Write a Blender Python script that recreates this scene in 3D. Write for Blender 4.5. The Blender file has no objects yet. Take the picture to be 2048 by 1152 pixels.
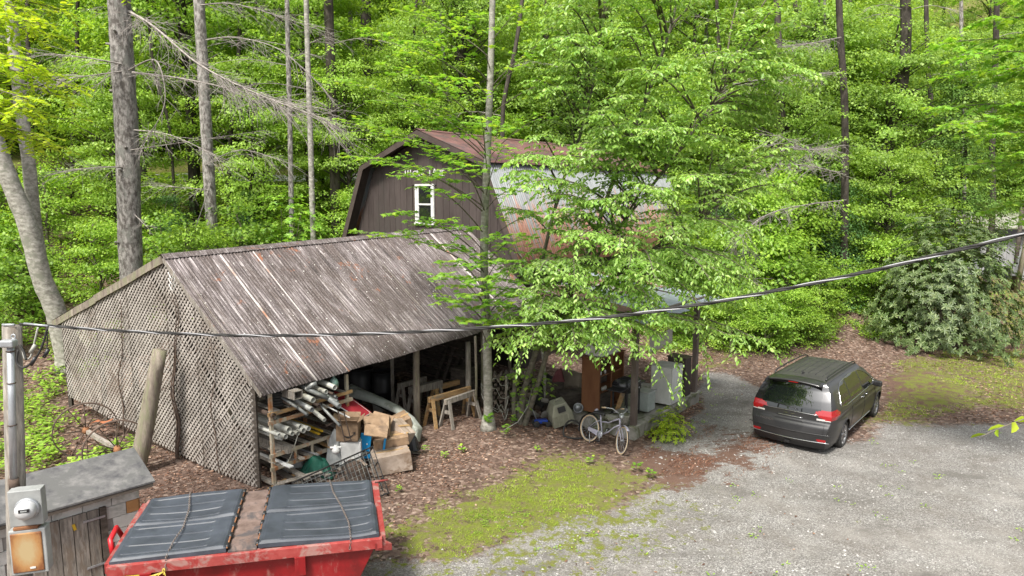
import bpy, bmesh, math, random
import numpy as np
from mathutils import Vector, Matrix, Euler

random.seed(7)
RNG = np.random.default_rng(11)
SC = bpy.context.scene
COL = SC.collection

# ------------------------------------------------------------------ camera
CAM_H = 6.0
PITCH = math.radians(7.65)
FPX = 1366.0
cam_data = bpy.data.cameras.new('camera')
cam_data.sensor_width = 36.0
cam_data.lens = 36.0 * FPX / 2048.0
cam_data.clip_start = 0.05
cam_data.clip_end = 600
cam = bpy.data.objects.new('camera', cam_data)
COL.objects.link(cam)
cam.location = (0, 0, CAM_H)
cam.rotation_euler = (math.pi / 2 - PITCH, 0, 0)
SC.camera = cam

# ------------------------------------------------------------------ world, sun, exposure
SUN_EL = math.radians(56)
SUN_AZ = math.radians(205)          # compass direction the light comes from (0 = +Y, clockwise)
world = bpy.data.worlds.new('World')
SC.world = world
world.use_nodes = True
wn = world.node_tree.nodes
wl = world.node_tree.links
wn.clear()
w_out = wn.new('ShaderNodeOutputWorld')
w_bg = wn.new('ShaderNodeBackground')
w_sky = wn.new('ShaderNodeTexSky')
w_sky.sky_type = 'NISHITA'
w_sky.sun_disc = False
w_sky.sun_elevation = SUN_EL
w_sky.sun_rotation = SUN_AZ
w_sky.air_density = 1.0
w_sky.dust_density = 4.0
w_sky.ozone_density = 1.0
w_hs = wn.new('ShaderNodeHueSaturation')
w_hs.inputs['Saturation'].default_value = 0.22
wl.new(w_sky.outputs[0], w_hs.inputs['Color'])
wl.new(w_hs.outputs[0], w_bg.inputs[0])
w_bg.inputs[1].default_value = 0.125
wl.new(w_bg.outputs[0], w_out.inputs[0])

sun_data = bpy.data.lights.new('sun', 'SUN')
sun_data.energy = 3.2
sun_data.angle = math.radians(11)
sun_data.color = (1.0, 0.95, 0.87)
sun = bpy.data.objects.new('sun', sun_data)
COL.objects.link(sun)
sdir = Vector((math.sin(SUN_AZ) * math.cos(SUN_EL), math.cos(SUN_AZ) * math.cos(SUN_EL), math.sin(SUN_EL)))
sun.rotation_euler = sdir.to_track_quat('Z', 'Y').to_euler()

SC.view_settings.view_transform = 'Standard'
SC.view_settings.look = 'None'
SC.view_settings.exposure = 1.05
SC.view_settings.gamma = 1
SC.view_settings.use_curve_mapping = False
SC.render.engine = 'CYCLES'
SC.cycles.max_bounces = 8
SC.cycles.diffuse_bounces = 4
SC.cycles.glossy_bounces = 2
SC.cycles.transmission_bounces = 5
SC.cycles.transparent_max_bounces = 6
SC.cycles.caustics_reflective = False
SC.cycles.caustics_refractive = False

# ------------------------------------------------------------------ helpers
def G(px, py, z=0.0):
    """the point of the level plane at height z that lies on the view ray of photograph pixel (px, py)"""
    a = (px - 1024) / FPX
    b = (576 - py) / FPX
    dy = math.cos(PITCH) + b * math.sin(PITCH)
    dz = -math.sin(PITCH) + b * math.cos(PITCH)
    t = (z - CAM_H) / dz
    return Vector((a * t, dy * t, z))

def D(px, py, y):
    """the point at distance y (metres ahead) on the view ray of photograph pixel (px, py)"""
    a = (px - 1024) / FPX
    b = (576 - py) / FPX
    dy = math.cos(PITCH) + b * math.sin(PITCH)
    dz = -math.sin(PITCH) + b * math.cos(PITCH)
    t = y / dy
    return Vector((a * t, y, CAM_H + dz * t))

WORLD_M = {}
def empty(name, loc=(0, 0, 0), rz=0.0, label=None, cat=None, group=None, kind=None, parent=None):
    o = bpy.data.objects.new(name, None)
    COL.objects.link(o)
    o.empty_display_size = 0.2
    o.location = loc
    o.rotation_euler = (0, 0, rz)
    WORLD_M[o.name] = Matrix.Translation(Vector(loc)) @ Matrix.Rotation(rz, 4, 'Z')
    tag(o, label, cat, group, kind)
    if parent is not None:
        o.parent = parent
    return o

def tag(o, label=None, cat=None, group=None, kind=None):
    if label: o['label'] = label
    if cat: o['category'] = cat
    if group: o['group'] = group
    if kind: o['kind'] = kind
    return o

def children_of(o):
    return [c for c in bpy.data.objects if c.parent == o]

def copy_tree(o, loc, rz=0.0, scale=None, label=None, kids=None):
    c = o.copy(); COL.objects.link(c)
    c.location = loc; c.rotation_euler = (0, 0, rz)
    if scale is not None: c.scale = (scale, scale, scale) if not hasattr(scale, '__len__') else scale
    if label: c['label'] = label
    for ch in (kids if kids is not None else children_of(o)):
        k = ch.copy(); COL.objects.link(k); k.parent = c
        for g in ([] if kids is not None else children_of(ch)):
            q = g.copy(); COL.objects.link(q); q.parent = k
    return c

def rotmat(rx=0, ry=0, rz=0):
    return Euler((rx, ry, rz)).to_matrix()

class MB:
    def __init__(s):
        s.v = []; s.f = []; s.uv = {}; s.sm = []
    def add(s, vs, fs, smooth=False):
        n = len(s.v)
        s.v.extend([tuple(p) for p in vs])
        s.f.extend([tuple(i + n for i in f) for f in fs])
        s.sm.extend([smooth] * len(fs))
        return s
    def box(s, c, size, R=None, jit=0.0):
        c = Vector(c); hx, hy, hz = size[0] / 2, size[1] / 2, size[2] / 2
        vs = []
        for z in (-hz, hz):
            for (x, y) in ((-hx, -hy), (hx, -hy), (hx, hy), (-hx, hy)):
                p = Vector((x, y, z))
                if jit: p += Vector((random.uniform(-jit, jit), random.uniform(-jit, jit), random.uniform(-jit, jit)))
                if R is not None: p = R @ p
                vs.append(c + p)
        return s.add(vs, [(0, 3, 2, 1), (4, 5, 6, 7), (0, 1, 5, 4), (1, 2, 6, 5), (2, 3, 7, 6), (3, 0, 4, 7)])
    def beam(s, p0, p1, w, h, up=(0, 0, 1), taper=1.0, nseg=1, wob=0.0):
        """a squared bar from p0 to p1; w across, h along up"""
        p0 = Vector(p0); p1 = Vector(p1); d = (p1 - p0)
        dn = d.normalized(); u = Vector(up); u = (u - dn * u.dot(dn))
        if u.length < 1e-4: u = Vector((1, 0, 0)) - dn * dn.x
        u.normalize(); r = dn.cross(u)
        vs = []; fs = []
        for k in range(nseg + 1):
            t = k / nseg; sc = 1 + (taper - 1) * t
            c = p0 + d * t
            if 0 < k < nseg and wob: c += u * random.uniform(-wob, wob) + r * random.uniform(-wob, wob)
            for (a, b) in ((-1, -1), (1, -1), (1, 1), (-1, 1)):
                vs.append(c + r * (a * w / 2 * sc) + u * (b * h / 2 * sc))
        for k in range(nseg):
            o = 4 * k
            for j in range(4):
                fs.append((o + j, o + (j + 1) % 4, o + 4 + (j + 1) % 4, o + 4 + j))
        fs.append((3, 2, 1, 0)); e = 4 * nseg; fs.append((e, e + 1, e + 2, e + 3))
        return s.add(vs, fs)
    def tube(s, pts, rad, n=8, cap=True, closed=False, smooth=True):
        pts = [Vector(p) for p in pts]; m = len(pts)
        if not hasattr(rad, '__len__'): rad = [rad] * m
        up = Vector((0, 0, 1)); vs = []; fs = []
        prev = None
        for i, p in enumerate(pts):
            if closed: t = pts[(i + 1) % m] - pts[i - 1]
            else: t = pts[min(i + 1, m - 1)] - pts[max(i - 1, 0)]
            if t.length < 1e-9: t = Vector((0, 0, 1))
            t.normalize()
            if prev is None:
                a = up if abs(t.z) < 0.9 else Vector((1, 0, 0))
                nrm = (a - t * a.dot(t)).normalized()
            else:
                nrm = prev - t * prev.dot(t)
                if nrm.length < 1e-6: nrm = Vector((1, 0, 0)) - t * t.x
                nrm.normalize()
            prev = nrm; bn = t.cross(nrm)
            for k in range(n):
                an = 2 * math.pi * k / n
                vs.append(p + (nrm * math.cos(an) + bn * math.sin(an)) * rad[i])
        rng = m if closed else m - 1
        for i in range(rng):
            for k in range(n):
                a = i * n + k; b = i * n + (k + 1) % n
                c = ((i + 1) % m) * n + (k + 1) % n; d = ((i + 1) % m) * n + k
                fs.append((a, b, c, d))
        if cap and not closed:
            fs.append(tuple(range(n - 1, -1, -1))); fs.append(tuple((m - 1) * n + k for k in range(n)))
        return s.add(vs, fs, smooth)
    def pipe(s, p0, p1, r, wall=0.006, n=16):
        """hollow pipe, open ends"""
        p0 = Vector(p0); p1 = Vector(p1); t = (p1 - p0).normalized()
        a = Vector((0, 0, 1)) if abs(t.z) < .9 else Vector((1, 0, 0))
        u = (a - t * a.dot(t)).normalized(); w = t.cross(u)
        vs = []; fs = []
        for (p, rr) in ((p0, r), (p1, r), (p1, r - wall), (p0 + (p1 - p0) * 0.3, r - wall)):
            for k in range(n):
                an = 2 * math.pi * k / n
                vs.append(p + (u * math.cos(an) + w * math.sin(an)) * rr)
        for i in range(3):
            for k in range(n):
                fs.append((i * n + k, i * n + (k + 1) % n, (i + 1) * n + (k + 1) % n, (i + 1) * n + k))
        fs.append(tuple(3 * n + k for k in range(n))); fs.append(tuple(range(n - 1, -1, -1)))
        return s.add(vs, fs, True)
    def lathe(s, prof, c=(0, 0, 0), R=None, n=20, smooth=True, sx=1.0, sy=1.0):
        c = Vector(c); vs = []; fs = []
        for (r, z) in prof:
            for k in range(n):
                an = 2 * math.pi * k / n
                p = Vector((r * math.cos(an) * sx, r * math.sin(an) * sy, z))
                if R is not None: p = R @ p
                vs.append(c + p)
        for i in range(len(prof) - 1):
            for k in range(n):
                fs.append((i * n + k, i * n + (k + 1) % n, (i + 1) * n + (k + 1) % n, (i + 1) * n + k))
        return s.add(vs, fs, smooth)
    def grid(s, fn, nu, nv, smooth=True):
        vs = [fn(i / nu, j / nv) for i in range(nu + 1) for j in range(nv + 1)]
        fs = []
        for i in range(nu):
            for j in range(nv):
                a = i * (nv + 1) + j
                fs.append((a, a + nv + 1, a + nv + 2, a + 1))
        return s.add(vs, fs, smooth)
    def poly_prism(s, pts, d):
        """flat polygon pts (3-D, planar) thickened by the vector d"""
        n = len(pts); d = Vector(d)
        vs = [Vector(p) for p in pts] + [Vector(p) + d for p in pts]
        fs = [tuple(range(n - 1, -1, -1)), tuple(range(n, 2 * n))]
        for k in range(n): fs.append((k, (k + 1) % n, n + (k + 1) % n, n + k))
        return s.add(vs, fs)
    def build(s, name, m, parent=None, label=None, world=True, bevel=0.0, uvs=None, solid=0.0, kind=None, autosmooth=False):
        me = bpy.data.meshes.new(name)
        vs = s.v
        if parent is not None and world:
            M = WORLD_M[parent.name].inverted()
            vs = [tuple(M @ Vector(p)) for p in vs]
        me.from_pydata(vs, [], s.f)
        me.polygons.foreach_set('use_smooth', s.sm)
        if uvs is not None:
            l = me.uv_layers.new(name='uv')
            idx = np.zeros(len(me.loops), dtype=np.int32); me.loops.foreach_get('vertex_index', idx)
            l.data.foreach_set('uv', np.array(uvs, dtype=np.float32)[idx].ravel())
        me.materials.append(m)
        me.validate()
        o = bpy.data.objects.new(name, me); COL.objects.link(o)
        WORLD_M[o.name] = Matrix.Identity(4)
        if parent is not None:
            o.parent = parent; WORLD_M[o.name] = WORLD_M[parent.name].copy()
        if bevel > 0:
            b = o.modifiers.new('bevel', 'BEVEL'); b.width = bevel; b.segments = 2; b.limit_method = 'ANGLE'
        if solid > 0:
            b = o.modifiers.new('solid', 'SOLIDIFY'); b.thickness = solid; b.offset = 0
        if label: o['label'] = label
        if kind: o['kind'] = kind
        return o

def subbuild(o_parent, mb, name, m, **k):
    return mb.build(name, m, o_parent, **k)

# ------------------------------------------------------------------ value noise (numpy)
_lat = RNG.random((256, 256))
def vnoise(x, y, s=1.0):
    x = np.asarray(x, float) * s + 1000.0; y = np.asarray(y, float) * s + 1000.0
    xi = np.floor(x).astype(int); yi = np.floor(y).astype(int)
    fx = x - xi; fy = y - yi
    fx = fx * fx * (3 - 2 * fx); fy = fy * fy * (3 - 2 * fy)
    a = _lat[xi % 256, yi % 256]; b = _lat[(xi + 1) % 256, yi % 256]
    c = _lat[xi % 256, (yi + 1) % 256]; d = _lat[(xi + 1) % 256, (yi + 1) % 256]
    return (a * (1 - fx) + b * fx) * (1 - fy) + (c * (1 - fx) + d * fx) * fy
def fbm(x, y, s=1.0, o=4):
    r = 0; a = 0.5; t = 0
    for k in range(o):
        r = r + a * vnoise(x + 17.3 * k, y - 9.1 * k, s); t += a; a *= .5; s *= 2.03
    return r / t

# ------------------------------------------------------------------ materials
MATS = {}
ALB = 0.80          # real surfaces are a little darker than the photograph's bright exposure suggests
def al(c): return tuple(v * ALB for v in c[:3])
def new_mat(name):
    m = bpy.data.materials.new(name); m.use_nodes = True
    nt = m.node_tree; nt.nodes.clear()
    out = nt.nodes.new('ShaderNodeOutputMaterial'); b = nt.nodes.new('ShaderNodeBsdfPrincipled')
    nt.links.new(b.outputs[0], out.inputs[0])
    MATS[name] = m
    return m, nt, b, out

def node(nt, typ, **k):
    n = nt.nodes.new(typ)
    for a, v in k.items():
        if a == 'ins':
            for i, val in v.items(): n.inputs[i].default_value = val
        else: setattr(n, a, v)
    return n

def ramp(nt, fac, stops, interp='LINEAR'):
    r = nt.nodes.new('ShaderNodeValToRGB'); r.color_ramp.interpolation = interp
    el = r.color_ramp.elements
    while len(el) < len(stops): el.new(0.5)
    for e, (p, c) in zip(el, stops):
        e.position = p; e.color = (*c, 1) if len(c) == 3 else c
    nt.links.new(fac, r.inputs[0])
    return r.outputs[0]

def mixc(nt, fac, a, b, mode='MIX'):
    n = nt.nodes.new('ShaderNodeMix'); n.data_type = 'RGBA'; n.blend_type = mode
    if isinstance(fac, (int, float)): n.inputs[0].default_value = fac
    else: nt.links.new(fac, n.inputs[0])
    for v, i in ((a, 6), (b, 7)):
        if isinstance(v, (tuple, list)): n.inputs[i].default_value = (*v[:3], 1)
        else: nt.links.new(v, n.inputs[i])
    return n.outputs[2]

def coords(nt, kind='Object', scale=(1, 1, 1), rot=(0, 0, 0)):
    if kind == 'World':
        g = nt.nodes.new('ShaderNodeNewGeometry'); src = g.outputs['Position']
    else:
        t = nt.nodes.new('ShaderNodeTexCoord'); src = t.outputs[kind]
    mp = nt.nodes.new('ShaderNodeMapping'); mp.inputs['Scale'].default_value = scale; mp.inputs['Rotation'].default_value = rot
    nt.links.new(src, mp.inputs[0])
    return mp.outputs[0]

def noise(nt, vec, scale, detail=4, rough=0.6, dist=0.0):
    n = node(nt, 'ShaderNodeTexNoise', ins={'Scale': scale, 'Detail': detail, 'Roughness': rough, 'Distortion': dist})
    nt.links.new(vec, n.inputs['Vector']); return n.outputs['Fac']

def bump(nt, b, h, strength=0.3, dist=0.02):
    n = node(nt, 'ShaderNodeBump', ins={'Strength': strength, 'Distance': dist})
    nt.links.new(h, n.inputs['Height']); nt.links.new(n.outputs[0], b.inputs['Normal']); return n

def weathered(name, c1, c2, c3=None, scale=3.0, stretch=(1, 1, 1), rough=0.8, metal=0.0, bmp=0.25, thr=(0.35, 0.65),
              spots=0.0, kind='Object', vary=0.15, spec=0.3, bdist=0.01, coat=0.0):
    m, nt, b, out = new_mat(name); c1 = al(c1); c2 = al(c2); c3 = al(c3) if c3 is not None else None
    v = coords(nt, kind, stretch)
    f = noise(nt, v, scale, 6, 0.65)
    col = ramp(nt, f, [(thr[0], c1), (thr[1], c2)])
    if c3 is not None:
        f2 = noise(nt, v, scale * 0.35 + 0.7, 4, 0.7, 0.5)
        k = ramp(nt, f2, [(0.52 - spots * .15, (0, 0, 0)), (0.62 - spots * .15, (1, 1, 1))])
        col = mixc(nt, k, col, c3)
    if vary:
        oi = nt.nodes.new('ShaderNodeObjectInfo')
        rm = node(nt, 'ShaderNodeMapRange', ins={3: 1 - vary, 4: 1 + vary})
        nt.links.new(oi.outputs['Random'], rm.inputs[0])
        vm = nt.nodes.new('ShaderNodeVectorMath'); vm.operation = 'SCALE'
        nt.links.new(col, vm.inputs[0]); nt.links.new(rm.outputs[0], vm.inputs['Scale']); col = vm.outputs[0]
    nt.links.new(col, b.inputs['Base Color'])
    b.inputs['Roughness'].default_value = rough; b.inputs['Metallic'].default_value = metal
    b.inputs['Specular IOR Level'].default_value = spec
    if coat: b.inputs['Coat Weight'].default_value = coat; b.inputs['Coat Roughness'].default_value = .08
    if bmp: bump(nt, b, noise(nt, v, scale * 4, 4, 0.7), bmp, bdist)
    return m

def plain(name, c, rough=0.6, metal=0.0, spec=0.5, coat=0.0, emis=None):
    m, nt, b, out = new_mat(name)
    b.inputs['Base Color'].default_value = (*al(c), 1); b.inputs['Roughness'].default_value = rough
    b.inputs['Metallic'].default_value = metal; b.inputs['Specular IOR Level'].default_value = spec
    if coat: b.inputs['Coat Weight'].default_value = coat; b.inputs['Coat Roughness'].default_value = .05
    return m

LEAF = 1.4
def leafmat(name, c1, c2, c3=None, trans=0.4, rough=0.45, spec=0.5, tint=1.0):
    """leaf: colour varies leaf by leaf (face attribute) and clump by clump; light passes through"""
    m, nt, b, out = new_mat(name)
    at = node(nt, 'ShaderNodeAttribute', attribute_name='rnd')
    stops = [(0.0, c1), (0.7, c2)] + ([(1.0, c3)] if c3 else [])
    col = ramp(nt, at.outputs['Fac'], stops)
    n1 = noise(nt, coords(nt, 'World'), 0.45, 2, 0.5)
    k = node(nt, 'ShaderNodeMapRange', ins={1: 0.32, 2: 0.68, 3: 0.8 * LEAF, 4: 1.25 * LEAF}); nt.links.new(n1, k.inputs[0])
    vm = nt.nodes.new('ShaderNodeVectorMath'); vm.operation = 'SCALE'
    nt.links.new(col, vm.inputs[0]); nt.links.new(k.outputs[0], vm.inputs['Scale']); col = vm.outputs[0]
    nt.links.new(col, b.inputs['Base Color']); b.inputs['Roughness'].default_value = rough
    b.inputs['Specular IOR Level'].default_value = spec
    tr = nt.nodes.new('ShaderNodeBsdfTranslucent')
    warm = mixc(nt, 1.0, col, (1.25 * tint, 1.2 * tint, 0.55 * tint), 'MULTIPLY')
    nt.links.new(warm, tr.inputs[0])
    mx = nt.nodes.new('ShaderNodeMixShader'); mx.inputs[0].default_value = trans
    nt.links.new(b.outputs[0], mx.inputs[1]); nt.links.new(tr.outputs[0], mx.inputs[2])
    nt.links.new(mx.outputs[0], out.inputs[0])
    return m

M_hero = leafmat('leaf_green', (0.125, 0.235, 0.042), (0.205, 0.33, 0.07), (0.32, 0.44, 0.135), .46, .38, .55)
M_maple = leafmat('leaf_maple', (0.12, 0.25, 0.03), (0.18, 0.33, 0.04), (0.28, 0.38, 0.05), .48, .5, .4)
M_maple_dark = leafmat('leaf_maple_dark', (0.10, 0.19, 0.025), (0.16, 0.27, 0.035), (0.25, 0.37, 0.05), .45, .5, .4)
M_locust = leafmat('leaf_locust', (0.19, 0.30, 0.02), (0.30, 0.40, 0.025), (0.38, 0.45, 0.04), .5, .5, .4)
M_far1 = leafmat('leaf_forest', (0.115, 0.20, 0.03), (0.185, 0.295, 0.05), (0.275, 0.39, 0.085), .5, .5, .45)
M_far2 = leafmat('leaf_forest_yellow', (0.145, 0.245, 0.03), (0.215, 0.335, 0.05), (0.31, 0.43, 0.09), .5, .5, .45)
M_far3 = leafmat('leaf_forest_deep', (0.06, 0.12, 0.025), (0.10, 0.18, 0.035), (0.15, 0.24, 0.055), .4, .6, .3)
M_rhodo = leafmat('leaf_rhododendron', (0.045, 0.075, 0.022), (0.075, 0.11, 0.036), (0.125, 0.16, 0.06), .2, .42, .45)
M_laurel = leafmat('leaf_laurel', (0.10, 0.22, 0.025), (0.18, 0.33, 0.035), (0.26, 0.38, 0.05), .4, .4, .5)
M_low = leafmat('leaf_low', (0.13, 0.23, 0.025), (0.20, 0.32, 0.04), (0.29, 0.41, 0.06), .45, .5, .4)
M_pine = leafmat('needle', (0.035, 0.085, 0.025), (0.06, 0.13, 0.035), (0.1, 0.18, 0.05), .25, .6, .3)
M_deadleaf = leafmat('dead_leaf', (0.07, 0.036, 0.024), (0.15, 0.085, 0.058), (0.33, 0.23, 0.17), .15, .7, .3)
M_pebble = leafmat('pebble', (.10, .096, .09), (.19, .184, .176), (.27, .26, .25), .0, .9, .2)
M_straw = leafmat('pine_straw', (.06, .028, .018), (.12, .06, .04), (.22, .13, .09), .05, .8, .2)
M_grassleaf = leafmat('grass_leaf', (0.14, 0.2, 0.02), (0.22, 0.31, 0.03), (0.3, 0.37, 0.05), .4, .6, .3)

M_bark = weathered('bark_grey', (0.14, 0.125, 0.11), (0.46, 0.435, 0.40), (0.25, 0.25, 0.22), 9, (1, 1, .5), .95, bmp=.9, bdist=.04, thr=(.42, .60))
M_bark_dark = weathered('bark_dark', (0.03, 0.025, 0.02), (0.10, 0.085, 0.07), None, 6, (1, 1, .3), .95, bmp=.6, bdist=.02)
M_bark_pale = weathered('bark_pale', (0.20, 0.185, 0.155), (0.52, 0.50, 0.44), (0.25, 0.25, 0.2), 7, (1, 1, 1.6), .9, bmp=.3, bdist=.01)
M_twig = weathered('twig_dead', (0.20, 0.178, 0.16), (0.40, 0.365, 0.33), None, 8, (1, 1, 1), .95, bmp=0)
M_branch = weathered('branch_brown', (0.10, 0.085, 0.06), (0.24, 0.21, 0.16), None, 8, (1, 1, 1), .9, bmp=0)

M_wood_grey = weathered('wood_grey', (0.16, 0.145, 0.125), (0.40, 0.365, 0.32), (0.23, 0.19, 0.15), 4, (6, 6, 1.0), .9, bmp=.3, vary=.18)
M_slat = weathered('lattice_wood', (0.30, 0.27, 0.24), (0.45, 0.41, 0.37), (0.27, 0.235, 0.205), 2.2, (1, 1, 1), .95, bmp=.15, vary=.14)
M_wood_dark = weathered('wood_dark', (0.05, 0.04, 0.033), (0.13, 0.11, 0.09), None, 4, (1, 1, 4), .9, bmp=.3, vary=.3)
M_wood_tan = weathered('wood_tan', (0.30, 0.17, 0.07), (0.50, 0.33, 0.16), (0.25, 0.2, 0.14), 4, (1, 1, 3), .8, bmp=.15, vary=.15)
M_log = weathered('log_mossy', (0.14, 0.11, 0.09), (0.36, 0.31, 0.25), (0.24, 0.23, 0.15), 3, (3, 3, .6), .9, bmp=.5, bdist=.02, spots=.4)
M_brown = weathered('brown_paint', (0.055, 0.042, 0.038), (0.085, 0.067, 0.062), (0.07, 0.058, 0.052), 3.5, (1, 1, .25), .7, bmp=.12, vary=.10)
M_brown_dk = weathered('brown_trim', (0.065, 0.048, 0.042), (0.095, 0.073, 0.064), None, 2.5, (1, 1, 1), .6, bmp=.08, vary=.08)
M_white = weathered('white_paint', (0.62, 0.62, 0.60), (0.78, 0.78, 0.76), None, 3, (1, 1, 1), .5, bmp=.03, vary=.02)
M_rusty_post = weathered('rusty_post', (0.36, 0.31, 0.22), (0.52, 0.48, 0.38), (0.42, 0.19, 0.08), 4, (1, 1, .6), .7, bmp=.15, spots=.3)
M_card = weathered('cardboard', (0.20, 0.13, 0.078), (0.34, 0.235, 0.15), (0.16, 0.11, 0.075), 3.5, (1, 1, 1), .85, bmp=.25, vary=.15)
M_card_pale = weathered('cardboard_faded', (0.29, 0.22, 0.165), (0.47, 0.39, 0.325), (0.24, 0.17, 0.12), 3.5, (1, 1, 1), .85, bmp=.3, vary=.08)
M_card_in = plain('cardboard_inside', (0.27, 0.19, 0.12), .9)
M_tape = plain('packing_tape', (0.42, 0.27, 0.13), .35)
M_black = plain('black_plastic', (0.018, 0.018, 0.02), .45)
M_blackmetal = weathered('black_wire', (0.02, 0.02, 0.022), (0.06, 0.055, 0.05), None, 10, (1, 1, 1), .5, metal=.4, bmp=0)
M_rubber = weathered('rubber', (0.02, 0.02, 0.02), (0.05, 0.048, 0.045), None, 6, (1, 1, 1), .8, bmp=.05)
M_pvc = weathered('pipe_white', (0.36, 0.36, 0.31), (0.58, 0.58, 0.53), (0.25, 0.24, 0.19), 3, (1, 1, 1), .5, bmp=.02, vary=.12)
M_pipe_grey = weathered('pipe_grey', (0.13, 0.14, 0.14), (0.30, 0.31, 0.30), (0.4, 0.4, 0.37), 5, (1, 1, 1), .5, metal=.3, bmp=.03, vary=.25)
M_pipe_in = plain('pipe_inside', (0.05, 0.045, 0.04), .9)
M_galv = weathered('galvanised', (0.36, 0.38, 0.40), (0.52, 0.54, 0.56), None, 5, (1, 1, 1), .45, metal=.6, bmp=.03)
M_meterbox = weathered('meter_box_grey', (0.28, 0.29, 0.285), (0.40, 0.41, 0.40), None, 5, (1, 1, 1), .5, bmp=.03, metal=.2)
M_blue = plain('blue_plastic', (0.01, 0.28, 0.62), .4)
M_green = weathered('green_plastic', (0.006, 0.07, 0.045), (0.012, 0.12, 0.08), None, 6, rough=.55, bmp=.4)
M_greytarp = weathered('grey_plastic_sheet', (0.30, 0.32, 0.32), (0.48, 0.49, 0.48), None, 5, (1, 1, 1), .45, bmp=.3, vary=0)
M_yellow = plain('yellow', (0.65, 0.42, 0.03), .5)
M_block = weathered('block_white', (0.60, 0.60, 0.56), (0.80, 0.80, 0.76), (0.46, 0.47, 0.43), 3, (1, 1, 1), .9, bmp=.5, vary=.08)
M_block_orange = weathered('block_orange', (0.45, 0.22, 0.09), (0.58, 0.32, 0.14), None, 4, (1, 1, 1), .9, bmp=.3)
M_mortar = weathered('mortar', (0.32, 0.31, 0.28), (0.46, 0.45, 0.42), None, 4, (1, 1, 1), .95, bmp=.3)
M_felt = weathered('roofing_felt', (0.075, 0.075, 0.08), (0.20, 0.195, 0.19), (0.12, 0.12, 0.118), 4.5, (1, 1, 1), .9, bmp=.35, kind='World', spots=.3)
M_concrete = weathered('concrete_mossy', (0.26, 0.25, 0.22), (0.42, 0.40, 0.36), (0.16, 0.17, 0.10), 2.2, (1, 1, 1), .9, bmp=.3, kind='World', spots=.3)
M_stone = weathered('stone', (0.19, 0.175, 0.155), (0.36, 0.34, 0.31), None, 5, (1, 1, 1), .9, bmp=.4, vary=.3)

def orange_box_mat():
    m, nt, b, out = new_mat('sun_faded_box')
    v = coords(nt, 'Generated')
    gr = node(nt, 'ShaderNodeTexGradient', gradient_type='SPHERICAL')
    mp = nt.nodes.new('ShaderNodeMapping'); mp.inputs['Location'].default_value = (-.5, -.5, -.55)
    nt.links.new(v, mp.inputs[0])
    sc = nt.nodes.new('ShaderNodeMapping'); sc.inputs['Scale'].default_value = (1.7, .2, 1.55)
    nt.links.new(mp.outputs[0], sc.inputs[0]); nt.links.new(sc.outputs[0], gr.inputs[0])
    n = noise(nt, v, 6, 5, .7)
    ad = node(nt, 'ShaderNodeMath', operation='MULTIPLY_ADD', ins={1: .5}); nt.links.new(n, ad.inputs[0]); nt.links.new(gr.outputs[1], ad.inputs[2])
    c = ramp(nt, ad.outputs[0], [(.25, (.17, .06, .02)), (.55, (.33, .17, .06)), (.9, (.36, .27, .14))])
    nt.links.new(c, b.inputs['Base Color']); b.inputs['Roughness'].default_value = .6
    return m
M_orangebox = orange_box_mat()

def red_mat():
    m, nt, b, out = new_mat('dumpster_red')
    v = coords(nt, 'World')
    f = noise(nt, v, 2.2, 6, .7, .4)
    c = ramp(nt, f, [(.3, (.11, .004, .004)), (.5, (.20, .004, .006)), (.75, (.23, .016, .016))])
    f2 = noise(nt, coords(nt, 'World', (1, 1, .35)), 7, 6, .75)
    k = ramp(nt, f2, [(.55, (0, 0, 0)), (.68, (.65, .65, .65))])
    c = mixc(nt, k, c, (.26, .12, .10))
    nt.links.new(c, b.inputs['Base Color']); b.inputs['Roughness'].default_value = .45
    bump(nt, b, f2, .15, .01)
    return m
M_red = red_mat()
M_redrim = weathered('dumpster_rim_red', (0.26, 0.028, 0.025), (0.34, 0.065, 0.058), (0.32, 0.17, 0.15), 6, (1, 1, 1), .6, bmp=.1, kind='World', spots=.2)
M_lid = weathered('lid_plastic', (0.034, 0.041, 0.053), (0.062, 0.073, 0.093), None, 3.0, (1, 1, 1), .50, bmp=.05, kind='World', spec=.45)
M_rustplate = weathered('rusty_plate', (0.13, 0.09, 0.075), (0.26, 0.19, 0.165), (0.09, 0.08, 0.08), 4, (1, 1, 1), .75, metal=.2, bmp=.15, kind='World')
M_rust = weathered('rust', (0.16, 0.07, 0.035), (0.32, 0.15, 0.07), None, 7, (1, 1, 1), .9, bmp=.2)
M_rust_dark = weathered('rust_dark', (0.06, 0.045, 0.038), (0.15, 0.105, 0.08), None, 7, (1, 1, 1), .9, bmp=.2)
M_chain = weathered('chain_steel', (0.22, 0.16, 0.13), (0.42, 0.38, 0.36), None, 20, (1, 1, 1), .5, metal=.6, bmp=0)

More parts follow.
